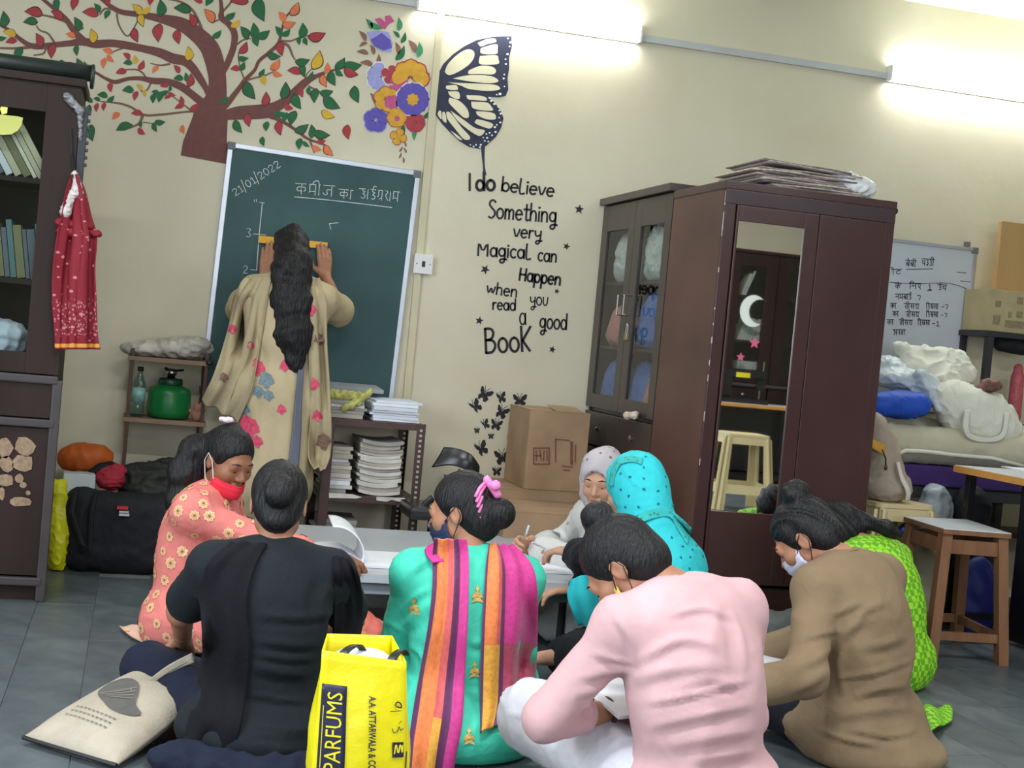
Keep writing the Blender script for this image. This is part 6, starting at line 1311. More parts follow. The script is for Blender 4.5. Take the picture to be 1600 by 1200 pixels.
def head_prims(J):
    f, s, u = J.hf, J.hs, J.hu; q = J.sc; P = lambda a, b, c: HP(J, a, b, c); A = (f, s, u)
    E_ = lambda c, r, k_: (ell(P(*c), np.array(r)*q, A), k_)
    L = [E_((-.008, 0, .02), (.092, .072, .088), 0), E_((.03, 0, -.035), (.060, .056, .073), .03)]
    for g in (-1, 1):
        L += [(cap(P(.015, g*.042, -.062), P(.062, g*.012, -.096), .02*q, .018*q), .02), E_((.058, g*.037, -.03), (.028, .026, .026), .02), E_((.074, g*.03, -.001), (.0155, .018, .0125), .006)]
    L += [E_((.066, 0, -.097), (.018, .02, .016), .015), (cap(P(.082, -.032, .016), P(.082, .032, .016), .011*q), .018), (cap(P(.086, 0, .004), P(.106, 0, -.030), .007*q, .0115*q), .012)]
    for g in (-1, 1): L.append(E_((.096, g*.011, -.036), (.009, .008, .007), .006))
    L += [E_((.0885, 0, -.060), (.010, .024, .006), .006), E_((.0875, 0, -.070), (.010, .020, .006), .006)]
    for g in (-1, 1): L += [E_((-.006, g*.075, -.014), (.019, .007, .031), .008), E_((.000, g*.084, -.010), (.009, .006, .016), -.006)]
    L.append((cap(J.neck-J.dirs[2]*.03*q, P(-.022, 0, -.05), .05*q, .046*q), .03))
    return L
def hand_prims(w, d, n, t, q, curl=(.35, .5, .4), spread=.1, thumb=.5):
    d, n = nz(d), nz(n); t = nz(t-d*(t@d)); n = nz(n-d*(n@d)-t*(n@t)); L = []
    tips = []
    for i in range(4):
        o = (.027, .009, -.009, -.026)[i]; kn = w+d*(.088, .092, .088, .078)[i]*q+t*o*q; L.append((cap(w+t*o*.55*q, kn, .0135*q, .0105*q), .010))
    for i in range(4):
        o = (.027, .009, -.009, -.026)[i]; p = w+d*(.088, .092, .088, .078)[i]*q+t*o*q; dd = nz(d+t*(o*spread*30)*.1); ang = 0; ln = (1, 1.08, 1, .8)[i]
        for j, (sl, r0, r1) in enumerate(((.042, .0098, .0088), (.026, .0088, .0080), (.022, .0080, .0066))):
            ang += curl[j]; v = dd*math.cos(ang)+n*math.sin(ang); p2 = p+v*sl*ln*q; L.append((cap(p, p2, r0*q, r1*q), .003)); p = p2
        tips.append(p)
    b0 = w+d*.022*q+t*.026*q; v1 = nz(d*.62+t*(.75-.2*thumb)+n*(.15+.5*thumb)); b1 = b0+v1*.042*q; v2 = nz(d*.9+t*(.25-.4*thumb)+n*(.1+.5*thumb)); b2 = b1+v2*.032*q
    L += [(cap(b0, b1, .0145*q, .0115*q), .010), (cap(b1, b2, .011*q, .0085*q), .004)]
    return L, tips, b2
def merge(parts):
    V, F, o = [], [], 0
    for v, f in parts:
        if len(v): V.append(v); F.append(f+o); o += len(v)
    return np.concatenate(V), np.concatenate(F)
def torso(J, g=0.0, k_=.05, hip=True, bust=True):
    q = J.sc; F = J.fr
    L = [(cap(J.hip[0], J.hip[1], (.10+g)*q), 0), (cap(J.pelvis, J.waist, (.138+g)*q, (.116+g)*q, (F[0], .78)), k_), (cap(J.waist, J.chest, (.116+g)*q, (.132+g)*q, (F[1], .76)), k_)]
    mid = J.chest+J.dirs[2]*.05*q
    L += [(cap(J.chest, mid, (.132+g)*q, (.118+g)*q, (F[2], .72)), k_), (cap(J.sh[0], J.sh[1], (.052+g)*q), k_)]
    for i in (0, 1): L.append((cap(J.sh[i]+J.dirs[2]*.006*q, J.sh[i]*.32+J.neck*.68-J.dirs[2]*.012*q, (.040+g)*q, (.036+g)*q), .035))
    if g > 0: L.append((ell((J.sh[0]+J.sh[1])/2-F[2]*.008*q-J.dirs[2]*.055*q, np.array((.088+g*.5, .160, .115))*q, (F[2], J.St, J.dirs[2])), .05)); L.append((ell((J.waist+J.chest)/2-F[1]*.01*q, np.array((.098+g, .138+g, .16))*q, (F[1], J.S, J.dirs[1])), .06))
    if bust:
        for sg in (-1, 1): L.append((ell(J.chest+F[1]*.075*q+J.S*sg*.062*q-J.dirs[1]*.02*q, np.array((.065, .065, .06))*q), .04))
    return L
def limb(a, b, c, r, k_=.03): return [(cap(a, b, r[0], r[1]), k_), (cap(b, c, r[1], r[2]), k_)]
class Person:
    def __init__(s, key, label, sk='mid', handspec=(None, None), headfine=True):
        s.key = key; J = s.J = JN[key]; s.T = thing('person', label, 'person', tuple(J.base)); s.org = J.base; s.parts = {}
        q = J.sc; pr = torso(J, -.012, .05)
        for i in (0, 1):
            pr += limb(J.sh[i], J.el[i], J.wr[i], (.043*q, .039*q, .026*q)); pr += limb(J.hip[i], J.kn[i], J.an[i], (.075*q, .056*q, .036*q))
            ft = J.an[i]+(J.F*.16 if J.hip[0][2] > .5 else J.S*(.09 if i == 0 else -.09)+J.F*.04)*q; ft[2] = max(.025, ft[2]-.04*(J.hip[0][2] > .5)); pr.append((cap(J.an[i], ft, .035*q, .024*q), .02))
        pr.append((cap(J.neck, HP(J, -.022, 0, -.05), .05*q, .046*q), .03))
        ms = [sdf(pr, .012, s.org, clipz=.003)]
        hp = head_prims(J); lo = J.hc-.15*q; hi = J.hc+.15*q; ms.append(sdf(hp, .0042 if headfine else .007, s.org, lo=lo, hi=hi))
        s.tips = [None, None]; s.thumb = [None, None]
        for i in (0, 1):
            hs = handspec[i]
            if hs is None:
                d = J.wr[i]-J.el[i]; hs = (d, -J.U, np.cross(nz(d), J.U)*(1 if i else -1), (.4, .5, .4), .5)
            hp_, tips, tt = hand_prims(J.wr[i], hs[0], hs[1], np.array(hs[2], float), q, hs[3], .1, hs[4]); s.tips[i] = tips; s.thumb[i] = tt
            hp_.append((cap(J.wr[i]+(J.el[i]-J.wr[i])*.25, J.wr[i], .030*q, .024*q, None), .012)); ms.append(sdf(hp_, .0036, s.org))
        V, F = merge(ms); s.body = link('body', npmesh('body', V, F), SK[sk], s.T); s.V0, s.F0 = V+s.org, F
    def solid(s, name, prims, vox, m, disp=None, clipz=None, parent=None, extra=None, keep=True, lines=None):
        V, F = sdf(prims, vox, s.org, disp=None if disp is None else (lambda X: disp(X)), clipz=clipz, extra=extra)
        if lines: V = s.pleat(V+s.org, F, lines)-s.org
        o = link(name, npmesh(name, V, F), m, parent or s.T)
        if keep: s.parts[name] = (V+s.org, F)
        return o
    def pleat(s, V, F, lines, amp=.007, w=.011):
        """raised folds of cloth along lines measured on the garment"""
        from mathutils.bvhtree import BVHTree
        bv = BVHTree.FromPolygons([tuple(p) for p in V], [tuple(f) for f in F]); e1 = V[F[:, 2]]-V[F[:, 0]]; e2 = V[F[:, 3]]-V[F[:, 1]]; fn = np.cross(e1, e2); Nn = np.zeros_like(V)
        for k_ in range(4): np.add.at(Nn, F[:, k_], fn)
        Nn /= np.linalg.norm(Nn, axis=1, keepdims=True)+1e-12; D = np.zeros(len(V))
        for li, L in enumerate(lines):
            P_ = []
            for (u, v) in crom(np.array(L, float), 12):
                h = bv.ray_cast(Vector(CPOS), Vector(ray(u, v)).normalized())
                if h[0] is not None: P_.append(np.array(h[0]))
            if len(P_) < 3: continue
            P_ = np.array(P_); c0 = P_.min(0)-.06; c1 = P_.max(0)+.06; sel = np.where(((V > c0) & (V < c1)).all(1))[0]; X = V[sel]; best = np.full(len(sel), 9.); tt = np.zeros(len(sel)); sd = np.zeros(len(sel))
            up_ = nz(np.cross(P_[-1]-P_[0], CFW))
            for i in range(len(P_)-1):
                a, b = P_[i], P_[i+1]; ab = b-a; t = np.clip(((X-a)@ab)/(ab@ab+1e-9), 0, 1); q_ = X-a-t[:, None]*ab; d = np.linalg.norm(q_, axis=1); m = d < best; best[m] = d[m]; tt[m] = (i+t[m])/(len(P_)-1); sd[m] = (q_@up_)[m]
            env = np.sin(np.pi*np.clip(tt, .02, .98))**.6; wl = w*(1+.35*math.sin(li*2.1)); D[sel] += amp*env*(np.exp(-(best/wl)**2)-.7*np.exp(-((sd+1.9*wl)/wl)**2)*(best < 4*wl))
        return V+Nn*D[:, None]
    def bvh(s, names):
        from mathutils.bvhtree import BVHTree
        V, F = merge([s.parts[n] for n in names] if names != 'body' else [(s.V0, s.F0)]); return BVHTree.FromPolygons([tuple(p) for p in V], [tuple(f) for f in F])
    def hair_cap(s, extra=(), grow=0, face=True, name='hair', disp=None, vox=.005):
        J = s.J; A = (J.hf, J.hs, J.hu); q = J.sc
        L = [(ell(HP(J, -.014, 0, .026), np.array((.101+grow, .081+grow, .096+grow))*q, A), 0), (ell(HP(J, -.045, 0, -.03), np.array((.068, .070, .068))*q, A), .02)]
        if face: L += [(ell(HP(J, .112, 0, -.035), np.array((.078, .12, .100))*q, A), -.012)]+[(ell(HP(J, .010, g*.092, -.038), np.array((.034, .03, .042))*q, A), -.008) for g in (-1, 1)]
        L += [(p, k_) for p, k_ in extra]
        return s.solid(name, L, vox, M_hair, disp or (lambda X: .0010*np.sin(X@(J.hs*300)+4*np.sin(X@(J.hu*22+J.hf*17)))*(np.sin(X@(J.hs*57+J.hf*41))>-.4)))
    def face_bits(s, lips=True, brows=True, closed=True):
        J = s.J; q = J.sc
        for g in (-1, 1):
            if brows: B(s.T).tube([HP(J, .0925, g*.014, .020), HP(J, .0935, g*.030, .025), HP(J, .082, g*.047, .019)], [.0018*q, .003*q, .0012*q], 6).build('eyebrow', M_brow, s.T)
            B(s.T).tube([HP(J, .0845, g*.016, -.007), HP(J, .0905, g*.029, -.0085), HP(J, .079, g*.045, -.005)], [.001*q, .0018*q, .0012*q], 6).build('eyelashes', M_brow, s.T)
        if lips: s.solid('lips', [(ell(HP(J, .0895, 0, -.061), np.array((.010, .022, .0055))*q, (J.hf, J.hs, J.hu)), 0), (ell(HP(J, .0885, 0, -.0695), np.array((.010, .019, .0055))*q, (J.hf, J.hs, J.hu)), .002)], .0025, M_lip, keep=False)
    def mask(s, m, low=0.0, loops=M_dk, straps=True):
        """cloth mask over mouth (and nose unless lowered)"""
        J = s.J; q = J.sc; rows = []
        for c, wd, fo in ((-.022-low, .066, .108), (-.045-low, .071, .112), (-.075-low, .068, .106), (-.105-low*.5, .055, .080)):
            rows.append([HP(J, fo-.075*abs(t)**1.7-(.0 if abs(t) < .9 else .006), t*wd, c-.012*(1-abs(t))*0) for t in np.linspace(-1, 1, 9)])
        o = cloth('face_mask', m, rows, 20, 14, .003, lambda U, V: .0015*np.sin(V*30), s.T, s.org)
        for g in (-1, 1):
            if straps: B(s.T).tube([HP(J, .035, g*.068, -.03-low), HP(J, .01, g*.079, -.005), HP(J, -.016, g*.085, .014), HP(J, -.024, g*.085, -.02), HP(J, .0, g*.078, -.06-low*.5), HP(J, .03, g*.058, -.095-low*.5)], .0016, 6).build('ear_loop', loops, s.T)
        return o
    def drape(s, name, m, rows_px, over, lift=.012, ydef=None, nu=14, nv=30, th=.005, wave=None, smooth=True):
        """cloth laid over the person's own clothes: sample points measured in the photo, put on the clothes' surface"""
        bv = s.bvh(over); hits = []
        for row in rows_px:
            pts = []
            for (u, v) in row:
                d = Vector(ray(u, v)).normalized(); h = bv.ray_cast(Vector(CPOS), d)
                pts.append(None if h[0] is None else np.array(h[0])-np.array(d)*lift)
            hits.append(pts)
        ym = [np.mean([p[1] for p in r if p is not None]) if any(p is not None for p in r) else None for r in hits]; out = []
        for i, (row, pts) in enumerate(zip(rows_px, hits)):
            y = ym[i]
            if y is None:
                near = [(abs(k_-i), ym[k_]) for k_ in range(len(ym)) if ym[k_] is not None]; y = ydef if ydef is not None else (min(near)[1] if near else s.J.neck[1])
            out.append([PY(u, v, y) if p is None else p for p, (u, v) in zip(pts, row)])
        V, F, uv = sheet(out, nu, nv, th, wave, s.org); o = link(name, npmesh(name, V, F, True, uv), m, s.T); s.parts[name] = (V+s.org, F); return o
    def stamp(s, name, m, over, polys, lift=.003, parent=None):
        bv = s.bvh(over)
        for L in polys:
            P = []
            for u, v in L:
                d = Vector(ray(u, v)).normalized(); h = bv.ray_cast(Vector(CPOS), d)
                if h[0] is not None: P.append(h[0]-d*lift)
            if len(P) > 2: b = B(s.T); b.poly(P); b.build(name, m, parent or s.T, fix=False)
    def scatter(s, name, over, n, shapes, size, mind, seed=1, lift=.0025):
        """printed figures spread over the whole garment: shapes = [(unit polygon, material, lift factor)]"""
        g = np.random.RandomState(seed); bv = s.bvh([over]); V, F = s.parts[over]; C_ = V[F].mean(1); idx = g.permutation(len(C_)); pts = []
        for i in idx:
            p = C_[i]
            if all(np.sum((p-a)**2) > mind*mind for a in pts): pts.append(p)
            if len(pts) >= n: break
        bs_ = [B(s.T) for _ in shapes]
        for p in pts:
            co, no, _, _ = bv.find_nearest(Vector(p)); a = Vector((0, 0, 1)) if abs(no.z) < .9 else Vector((1, 0, 0)); t1 = no.cross(a).normalized(); t2 = no.cross(t1); ph = g.uniform(0, 6.28); sz = size*g.uniform(.8, 1.15)
            for b, (poly, m, lf_) in zip(bs_, shapes):
                Q = []
                for x, y in poly:
                    xx, yy = x*math.cos(ph)-y*math.sin(ph), x*math.sin(ph)+y*math.cos(ph); w = co+(t1*xx+t2*yy)*sz; h = bv.find_nearest(w); Q.append(h[0]+no*lift*lf_)
                b.poly(Q)
        for b, (poly, m, lf_) in zip(bs_, shapes): o = b.build(name, m, s.T, fix=False); o['kind'] = 'stuff'
def star_poly(n, r): return [((1 if i % 2 == 0 else r)*math.cos(i*math.pi/n), (1 if i % 2 == 0 else r)*math.sin(i*math.pi/n)) for i in range(2*n)]
def disc(r, n=8): return [(r*math.cos(i*2*math.pi/n), r*math.sin(i*2*math.pi/n)) for i in range(n)]
def spx(row, n=6):
    """straight row of photo points between two ends"""
    (a, b), (c, d) = row; return [(a+(c-a)*t, b+(d-b)*t) for t in np.linspace(0, 1, n)]
def cloth_mat(name, base, pats=(), rough=.8, bump=.15, bscale=180, coord='Object', sheen=.02, crease=.10):
    """woven cloth with printed spots: pats = (voronoi scale, radius, colour)"""
    k = N(name); k.b.inputs['Roughness'].default_value = rough; k.b.inputs['Specular IOR Level'].default_value = .2; k.b.inputs['Sheen Weight'].default_value = sheen
    v = k.coord(coord); nn_ = k.n('TexNoise', i_Scale=7.0, i_Detail=3.0); k.l(v, nn_.inputs['Vector']); c = lin(base)
    col = k.ramp(nn_.outputs[0], ((.3, tuple(x*.88 for x in c[:3])+(1,)), (.7, tuple(min(1, x*1.08) for x in c[:3])+(1,))))
    for i, (sc_, rad, cc) in enumerate(pats):
        mp = k.coord(coord, (1, 1, 1), (0, 0, 0), (i*3.3, i*1.7, i*.9)); vo = k.n('TexVoronoi', i_Scale=float(sc_)); k.l(mp, vo.inputs['Vector']); n2 = k.n('TexNoise', i_Scale=sc_*4.0); k.l(mp, n2.inputs['Vector'])
        dd = k.math('ADD', vo.outputs['Distance'], k.math('MULTIPLY', k.math('SUBTRACT', n2.outputs[0], .5), rad*.9)); col = k.mix(k.math('LESS_THAN', dd, rad), col, lin(cc))
    k.color(col)
    n3 = k.n('TexNoise', i_Scale=float(bscale)); k.l(v, n3.inputs['Vector'])
    n4 = k.n('TexNoise', i_Scale=9.0, i_Detail=3.0, i_Distortion=1.2); k.l(v, n4.inputs['Vector']); rdg = k.math('ABSOLUTE', k.math('SUBTRACT', n4.outputs[0], .5))
    k.bump(k.math('ADD', k.math('MULTIPLY', n3.outputs[0], bump*.25), k.math('MULTIPLY', k.math('SUBTRACT', .12, k.math('MINIMUM', rdg, .12)), crease*8)), .55, .012); return k.m
def sleeves(J, g, upto=(1, 1), flare=0, r=(.043, .040, .030)):
    q = J.sc; L = []
    for i in (0, 1):
        t = upto[i]; a, e, w = J.sh[i], J.el[i], J.wr[i]
        if t <= .5: L.append((cap(a, a+(e-a)*t*2, (r[0]+g+.006)*q, (r[1]+g+flare+.008)*q), .035))
        else: L += [(cap(a, e, (r[0]+g+.004)*q, (r[1]+g+.003)*q), .035), (cap(e, e+(w-e)*(t-.5)*2, (r[1]+g+.003)*q, (r[2]+g+flare+.004)*q), .03)]
    return L
def legs(J, g, upto=.92, r=(.078, .06, .042)):
    q = J.sc; L = [(cap(J.hip[0], J.hip[1], (.10+g)*q), 0)]
    for i in (0, 1): L += [(cap(J.hip[i], J.kn[i], (r[0]+g)*q, (r[1]+g)*q), .04), (cap(J.kn[i], J.kn[i]+(J.an[i]-J.kn[i])*upto, (r[1]+g)*q, (r[2]+g)*q), .03)]
    return L
def skirt(J, g=.0, side=.22, fwd=.20, up=.10):
    q = J.sc; A = (J.F, J.S, J.U); return [(ell(J.pelvis-J.U*.03*q+J.F*.02*q, np.array((fwd, side, up))*q, A), .05)]
def knees_over(J, g=.02, t=.6):
    q = J.sc; return [(cap(J.hip[i], J.hip[i]+(J.kn[i]-J.hip[i])*t, (.085+g)*q, (.075+g)*q), .05) for i in (0, 1)]

# ------------------------------------------------------------------ woman in black
P = Person('black', 'woman seen from behind in a black top with hair in a low bun', 'mid'); J = P.J; q = J.sc
M_blkt = cloth_mat('black_knit', (25, 31, 36)); M_navy = cloth_mat('navy_cotton', (24, 31, 50)); M_dkd = cloth_mat('black_dupatta_cloth', (12, 11, 19), (), .8, .3, 90)
P.solid('top', torso(J, .014)+sleeves(J, .016, (.36, .36), .006)+skirt(J, 0, .235, .21, .10), .009, M_blkt, creases(1, 30, .0015, (.5, .5, 1.7)), .004, lines=[[(400, 1000), (470, 1008), (540, 1000)], [(395, 1040), (460, 1052), (545, 1040)], [(390, 1085), (470, 1095), (550, 1080)], [(400, 960), (470, 965), (530, 955)], [(385, 1130), (470, 1140), (555, 1125)], [(400, 1022), (470, 1030), (540, 1020)], [(300, 930), (330, 935), (360, 925)], [(520, 910), (505, 940), (510, 980)]])
P.solid('trousers', legs(J, .016, .95), .010, M_navy, folds(2, 24, .005), .004)
P.solid('trouser_folds', [(ell(J.base+J.L(-.16, .02, .03)-J.base, (.20, .09, .035)), 0), (ell(J.L(-.14, -.18, .03), (.10, .08, .04)), .04)], .009, M_navy, folds(3, 30, .010), .004)
bun = HP(J, -.125, .0, -.005)
P.hair_cap([(ell(bun, np.array((.035, .045, .05))*q, (J.hf, J.hs, J.hu)), .012), (ell(HP(J, -.07, 0, -.075), np.array((.04, .045, .04))*q, (J.hf, J.hs, J.hu)), .02)], face=True)
P.drape('dupatta', M_dkd, [spx(r, 6) for r in (((362, 846), (418, 850)), ((325, 880), (400, 880)), ((312, 930), (385, 940)), ((318, 1000), (390, 1010)), ((308, 1060), (385, 1080)), ((295, 1120), (375, 1140)), ((282, 1180), (360, 1190)))], ['top', 'trousers'], .014, None, 18, 50, .006, lambda U, V: .004*np.sin(U*13+V*3+2*np.sin(V*5)))
P.drape('dupatta_end', M_dkd, [spx(r, 5) for r in (((520, 868), (545, 874)), ((520, 900), (562, 900)), ((522, 950), (566, 950)), ((520, 1000), (562, 1000)))], ['top'], .012, None, 12, 30, .006, lambda U, V: .005*np.sin(U*18))

# ------------------------------------------------------------------ woman in turquoise-green kurta with the striped dupatta
P = Person('teal', 'woman in a sea green kurta with a magenta and orange dupatta', 'mid'); J = P.J; q = J.sc
M_teal = cloth_mat('sea_green_silk', (72, 204, 176), (), .55, .08, 120); M_tpant = cloth_mat('dark_green_cotton', (24, 96, 76))
P.solid('kurta', torso(J, .018)+sleeves(J, .012, (.85, .85), .004)+skirt(J, 0, .27, .23, .12)+knees_over(J, .02, .95), .009, M_teal, creases(5, 30, .003), .004, lines=[[(640, 900), (650, 885), (672, 872)], [(620, 990), (650, 960), (676, 940)], [(625, 960), (645, 935), (672, 920)], [(735, 1000), (745, 1004), (755, 1000)], [(735, 1080), (745, 1084), (752, 1080)], [(640, 1010), (655, 1020), (664, 1040)]])
P.solid('trousers', legs(J, .016, .95), .011, M_tpant, folds(6, 24, .005), .004)
bn_ = HP(J, -.125, -.015, -.03)
P.hair_cap([(ell(bn_, np.array((.048, .046, .048))*q, (J.hf, J.hs, J.hu)), .015), (ell(HP(J, -.06, 0, -.06), np.array((.05, .055, .045))*q, (J.hf, J.hs, J.hu)), .02)])
P.face_bits(True); P.mask(mat('navy_mask', (44, 50, 84), .75, .1))
# pink claw clip
M_claw = mat('pink_plastic_clip', (236, 130, 190), .3, .05, 5, 0, 0, .5); cc_ = HP(J, -.085, .0, .05)
for i in range(5):
    a = HP(J, -.065-.012*i, -.045, .045+.010*(2-abs(i-2))); B(P.T).tube([HP(J, -.10, -.03+.004*i, .072-.006*i), HP(J, -.088, -.058+.004*i, .055-.014*i), HP(J, -.075, -.072+.003*i, .030-.016*i)], .0055*q, 8).build('clip_tooth', M_claw, P.T, True)
P.solid('hair_clip', [(cap(HP(J, -.105, -.028, .078), HP(J, -.128, -.018, .028), .012, .012), 0), (ell(HP(J, -.135, -.045, .055), (.016, .016, .016)), .01)], .004, M_claw)
def band_mat(name, stops, vstops=None):
    k = N(name); k.b.inputs['Roughness'].default_value = .65; k.b.inputs['Sheen Weight'].default_value = .2; u = k.coord('UV'); sx = k.n('SeparateXYZ'); k.l(u, sx.inputs[0])
    col = k.ramp(sx.outputs[0], stops, 'CONSTANT'); mp = k.coord('UV', (10, 26, 1)); n_ = k.n('TexNoise', i_Scale=1.2, i_Detail=3.0); k.l(mp, n_.inputs['Vector'])
    if vstops:
        alt = k.ramp(sx.outputs[0], vstops[1], 'CONSTANT'); col = k.mix(k.math('GREATER_THAN', sx.outputs[1], vstops[0]), col, alt)
    vo = k.n('TexVoronoi', i_Scale=1.0); mv = k.coord('UV', (16, 50, 1)); k.l(mv, vo.inputs['Vector'])
    hs_ = k.n('HueSaturation'); k.l(col, hs_.inputs['Color']); k.l(k.math('ADD', k.math('MULTIPLY', vo.outputs['Distance'], .35), .78), hs_.inputs['Value']); k.l(hs_.outputs[0], k.b.inputs['Base Color']); return k.m
OR, CO, PU, MG, YE, BRC = (226, 122, 62), (206, 88, 88), (92, 34, 84), (196, 44, 132), (222, 160, 52), (176, 66, 96)
M_b1 = band_mat('dupatta_left_band', ((0, lin(PU)), (.13, lin(OR)), (.42, lin(CO)), (.60, lin(PU)), (.76, lin(MG))), (.72, ((0, lin(PU)), (.13, lin(OR)), (.42, lin(YE)), (.60, lin(PU)), (.76, lin(MG)))))
M_b2 = band_mat('dupatta_right_band', ((0, lin(PU)), (.05, lin(OR)), (.25, lin(CO)), (.33, lin(PU)), (.41, lin(MG))), (.55, ((0, lin(PU)), (.05, lin(YE)), (.33, lin(PU)), (.41, lin(BRC)))))
wv_ = lambda U, V: .005*np.sin(U*17+V*2.5)
P.drape('dupatta_left_band', M_b1, [spx(r, 7) for r in (((678, 842), (728, 842)), ((676, 872), (732, 868)), ((675, 920), (732, 920)), ((668, 980), (730, 985)), ((655, 1050), (726, 1060)), ((645, 1110), (722, 1130)), ((638, 1160), (712, 1185)), ((632, 1215), (705, 1235)))], ['kurta'], .02, None, 26, 60, .006, wv_)
P.drape('dupatta_right_band', M_b2, [spx(r, 8) for r in (((764, 850), (800, 852)), ((760, 880), (830, 885)), ((757, 930), (838, 930)), ((754, 990), (838, 985)), ((752, 1050), (836, 1045)), ((751, 1100), (832, 1090)), ((750, 1145), (812, 1118)))], ['kurta'], .024, None, 28, 50, .006, wv_)
P.drape('dupatta_neck_loop', mat('magenta_silk', MG, .6, .1), [spx(r, 5) for r in (((664, 858), (684, 846)), ((668, 870), (690, 866)), ((676, 880), (694, 878)))], ['kurta'], .02, None, 10, 10, .01)
M_gold = mat('gold_embroidery', (214, 172, 92), .5, .3, 90, .5, 120)
def motif(x, y, s): return [[(x+s*a, y+s*b) for a, b in L] for L in ([(0, -1), (.25, -.6), (0, -.2), (-.25, -.6)], [(0, -.3), (.5, 0), (.6, .5), (0, .3), (-.6, .5), (-.5, 0)], [(-.3, .4), (.3, .4), (.7, 1.0), (0, .8), (-.7, 1.0)])]
for x, y, s_ in ((647, 948, 14), (746, 928, 14), (742, 1046, 13), (733, 1150, 14), (855, 1030, 8)): P.stamp('embroidered_motif', M_gold, ['kurta'], motif(x, y, s_), .004)

# ------------------------------------------------------------------ woman in pink
P = Person('pink', 'woman in a pale pink long sleeved top bending over a notebook', 'mid', ((np.array((.5, .55, -.2)), np.array((.5, -.6, -.6)), np.array((-.3, .6, .6)), (.5, .7, .5), .8), None)); J = P.J; q = J.sc
M_pink = cloth_mat('pale_pink_cotton', (206, 166, 170), (), .8, .15, 120, crease=.04); M_whitep = cloth_mat('white_trouser_cotton', (206, 206, 216), (), .7, .05)
P.solid('top', torso(J, .02)+sleeves(J, .013, (.74, .93), .002, (.042, .034, .024))+skirt(J, 0, .23, .22, .13), .009, M_pink, (lambda a_, b_: (lambda X: a_(X)+b_(X)))(folds(11, 12, .006), creases(12, 22, .0015, (.7, .7, 1.2))), .004, lines=[[(1000, 1030), (1060, 1000), (1120, 1005)], [(985, 1062), (1050, 1045), (1140, 1040)], [(1010, 1098), (1080, 1085), (1170, 1062)], [(1015, 1135), (1090, 1118), (1175, 1100)], [(1040, 1165), (1120, 1150), (1185, 1140)], [(962, 962), (985, 1000), (995, 1035)], [(905, 1060), (950, 1050), (985, 1045)], [(900, 1085), (940, 1075), (970, 1060)], [(925, 1020), (960, 1030), (990, 1035)], [(915, 1105), (940, 1090), (955, 1080)], [(1140, 950), (1158, 1000), (1162, 1060)], [(1050, 960), (1100, 950), (1140, 965)], [(1060, 1070), (1110, 1060), (1150, 1068)], [(1090, 1185), (1140, 1178), (1180, 1172)]])
P.solid('trousers', legs(J, .022, .95, (.085, .068, .045)), .010, M_whitep, creases(12, 26, .005), .004)
P.hair_cap([(ell(HP(J, -.045, .0, .125), np.array((.042, .045, .038))*q, (J.hf, J.hs, J.hu)), .012), (ell(HP(J, -.03, .02, .15), np.array((.025, .022, .02))*q, (J.hf, J.hs, J.hu)), .01)])
P.face_bits(); P.mask(mat('yellow_mask', (214, 190, 96), .75, .1), .01)
wr = J.wr[0]; dv_ = nz(J.el[0]-J.wr[0]); b = B(P.T)
b2 = [wr+dv_*.03*q+nz(np.cross(dv_, (0, 0, 1.)))*.036*math.cos(t)+nz(np.cross(dv_, np.cross(dv_, (0, 0, 1.))))*.036*math.sin(t) for t in np.linspace(0, 6.283, 24)]; b.tube(b2, .006, 8, False).build('bracelet', mat('brown_bracelet', (70, 52, 44), .5, .1), P.T, True)

# ------------------------------------------------------------------ woman in brown
P = Person('brown', 'woman in a brown kurta and white mask bending forward', 'mid'); J = P.J; q = J.sc
M_brn = cloth_mat('khaki_brown_cotton', (132, 112, 88), (), .8, .12, 140)
P.solid('kurta', torso(J, .02)+sleeves(J, .014, (.95, .95), .004)+skirt(J, 0, .20, .17, .12)+knees_over(J, .014, .42)+[(ell(J.L(-.03, .03, .03), np.array((.19, .235, .07)), (J.F, J.S, J.U)), .06)], .009, M_brn, (lambda a_, b_: (lambda X: a_(X)+b_(X)))(folds(15, 11, .007), creases(16, 22, .002, (.7, .7, 1.2))), .004, lines=[[(1330, 985), (1350, 955), (1385, 940)], [(1300, 1010), (1325, 985), (1360, 965)], [(1310, 1060), (1370, 1050), (1430, 1030)], [(1330, 1090), (1380, 1075), (1435, 1070)], [(1300, 1120), (1360, 1110), (1430, 1105)], [(1250, 1000), (1285, 990), (1315, 985)], [(1240, 1040), (1275, 1030), (1300, 1010)], [(1235, 1080), (1270, 1065), (1290, 1050)], [(1330, 1140), (1390, 1150), (1430, 1140)], [(1300, 960), (1320, 952), (1345, 940)], [(1350, 1010), (1380, 1006), (1415, 995)], [(1280, 1140), (1320, 1155), (1370, 1165)], [(1320, 1000), (1312, 1040), (1320, 1090)]])
P.solid('trousers', legs(J, .016, .95), .011, cloth_mat('black_cotton', (26, 28, 36)), folds(16, 24, .005), .004)
P.hair_cap([(ell(HP(J, -.06, .0, .118), np.array((.045, .055, .045))*q, (J.hf, J.hs, J.hu)), .012)], disp=lambda X: .003*np.sin(X@np.array((90., 60, 120))+2*np.sin(X@np.array((40., 70, 30)))))
P.face_bits(); P.mask(mat('white_lilac_mask', (206, 206, 228), .75, .06))
B(P.T).tube([J.neck+(nz(J.St)*math.cos(t)+J.Ft*math.sin(t))*.056*q+J.dirs[2]*.02*q for t in np.linspace(0, 6.283, 30)], .0018, 6, False).build('gold_chain', mat('gold_chain', (220, 180, 120), .3, .1, 5, 0, 0, .5, .8), P.T)
P.solid('hair_tie', [(ell(HP(J, -.035, .045, .12), (.008, .012, .008)), 0)], .003, mat('pink_hair_tie', (226, 60, 100), .6, .05))

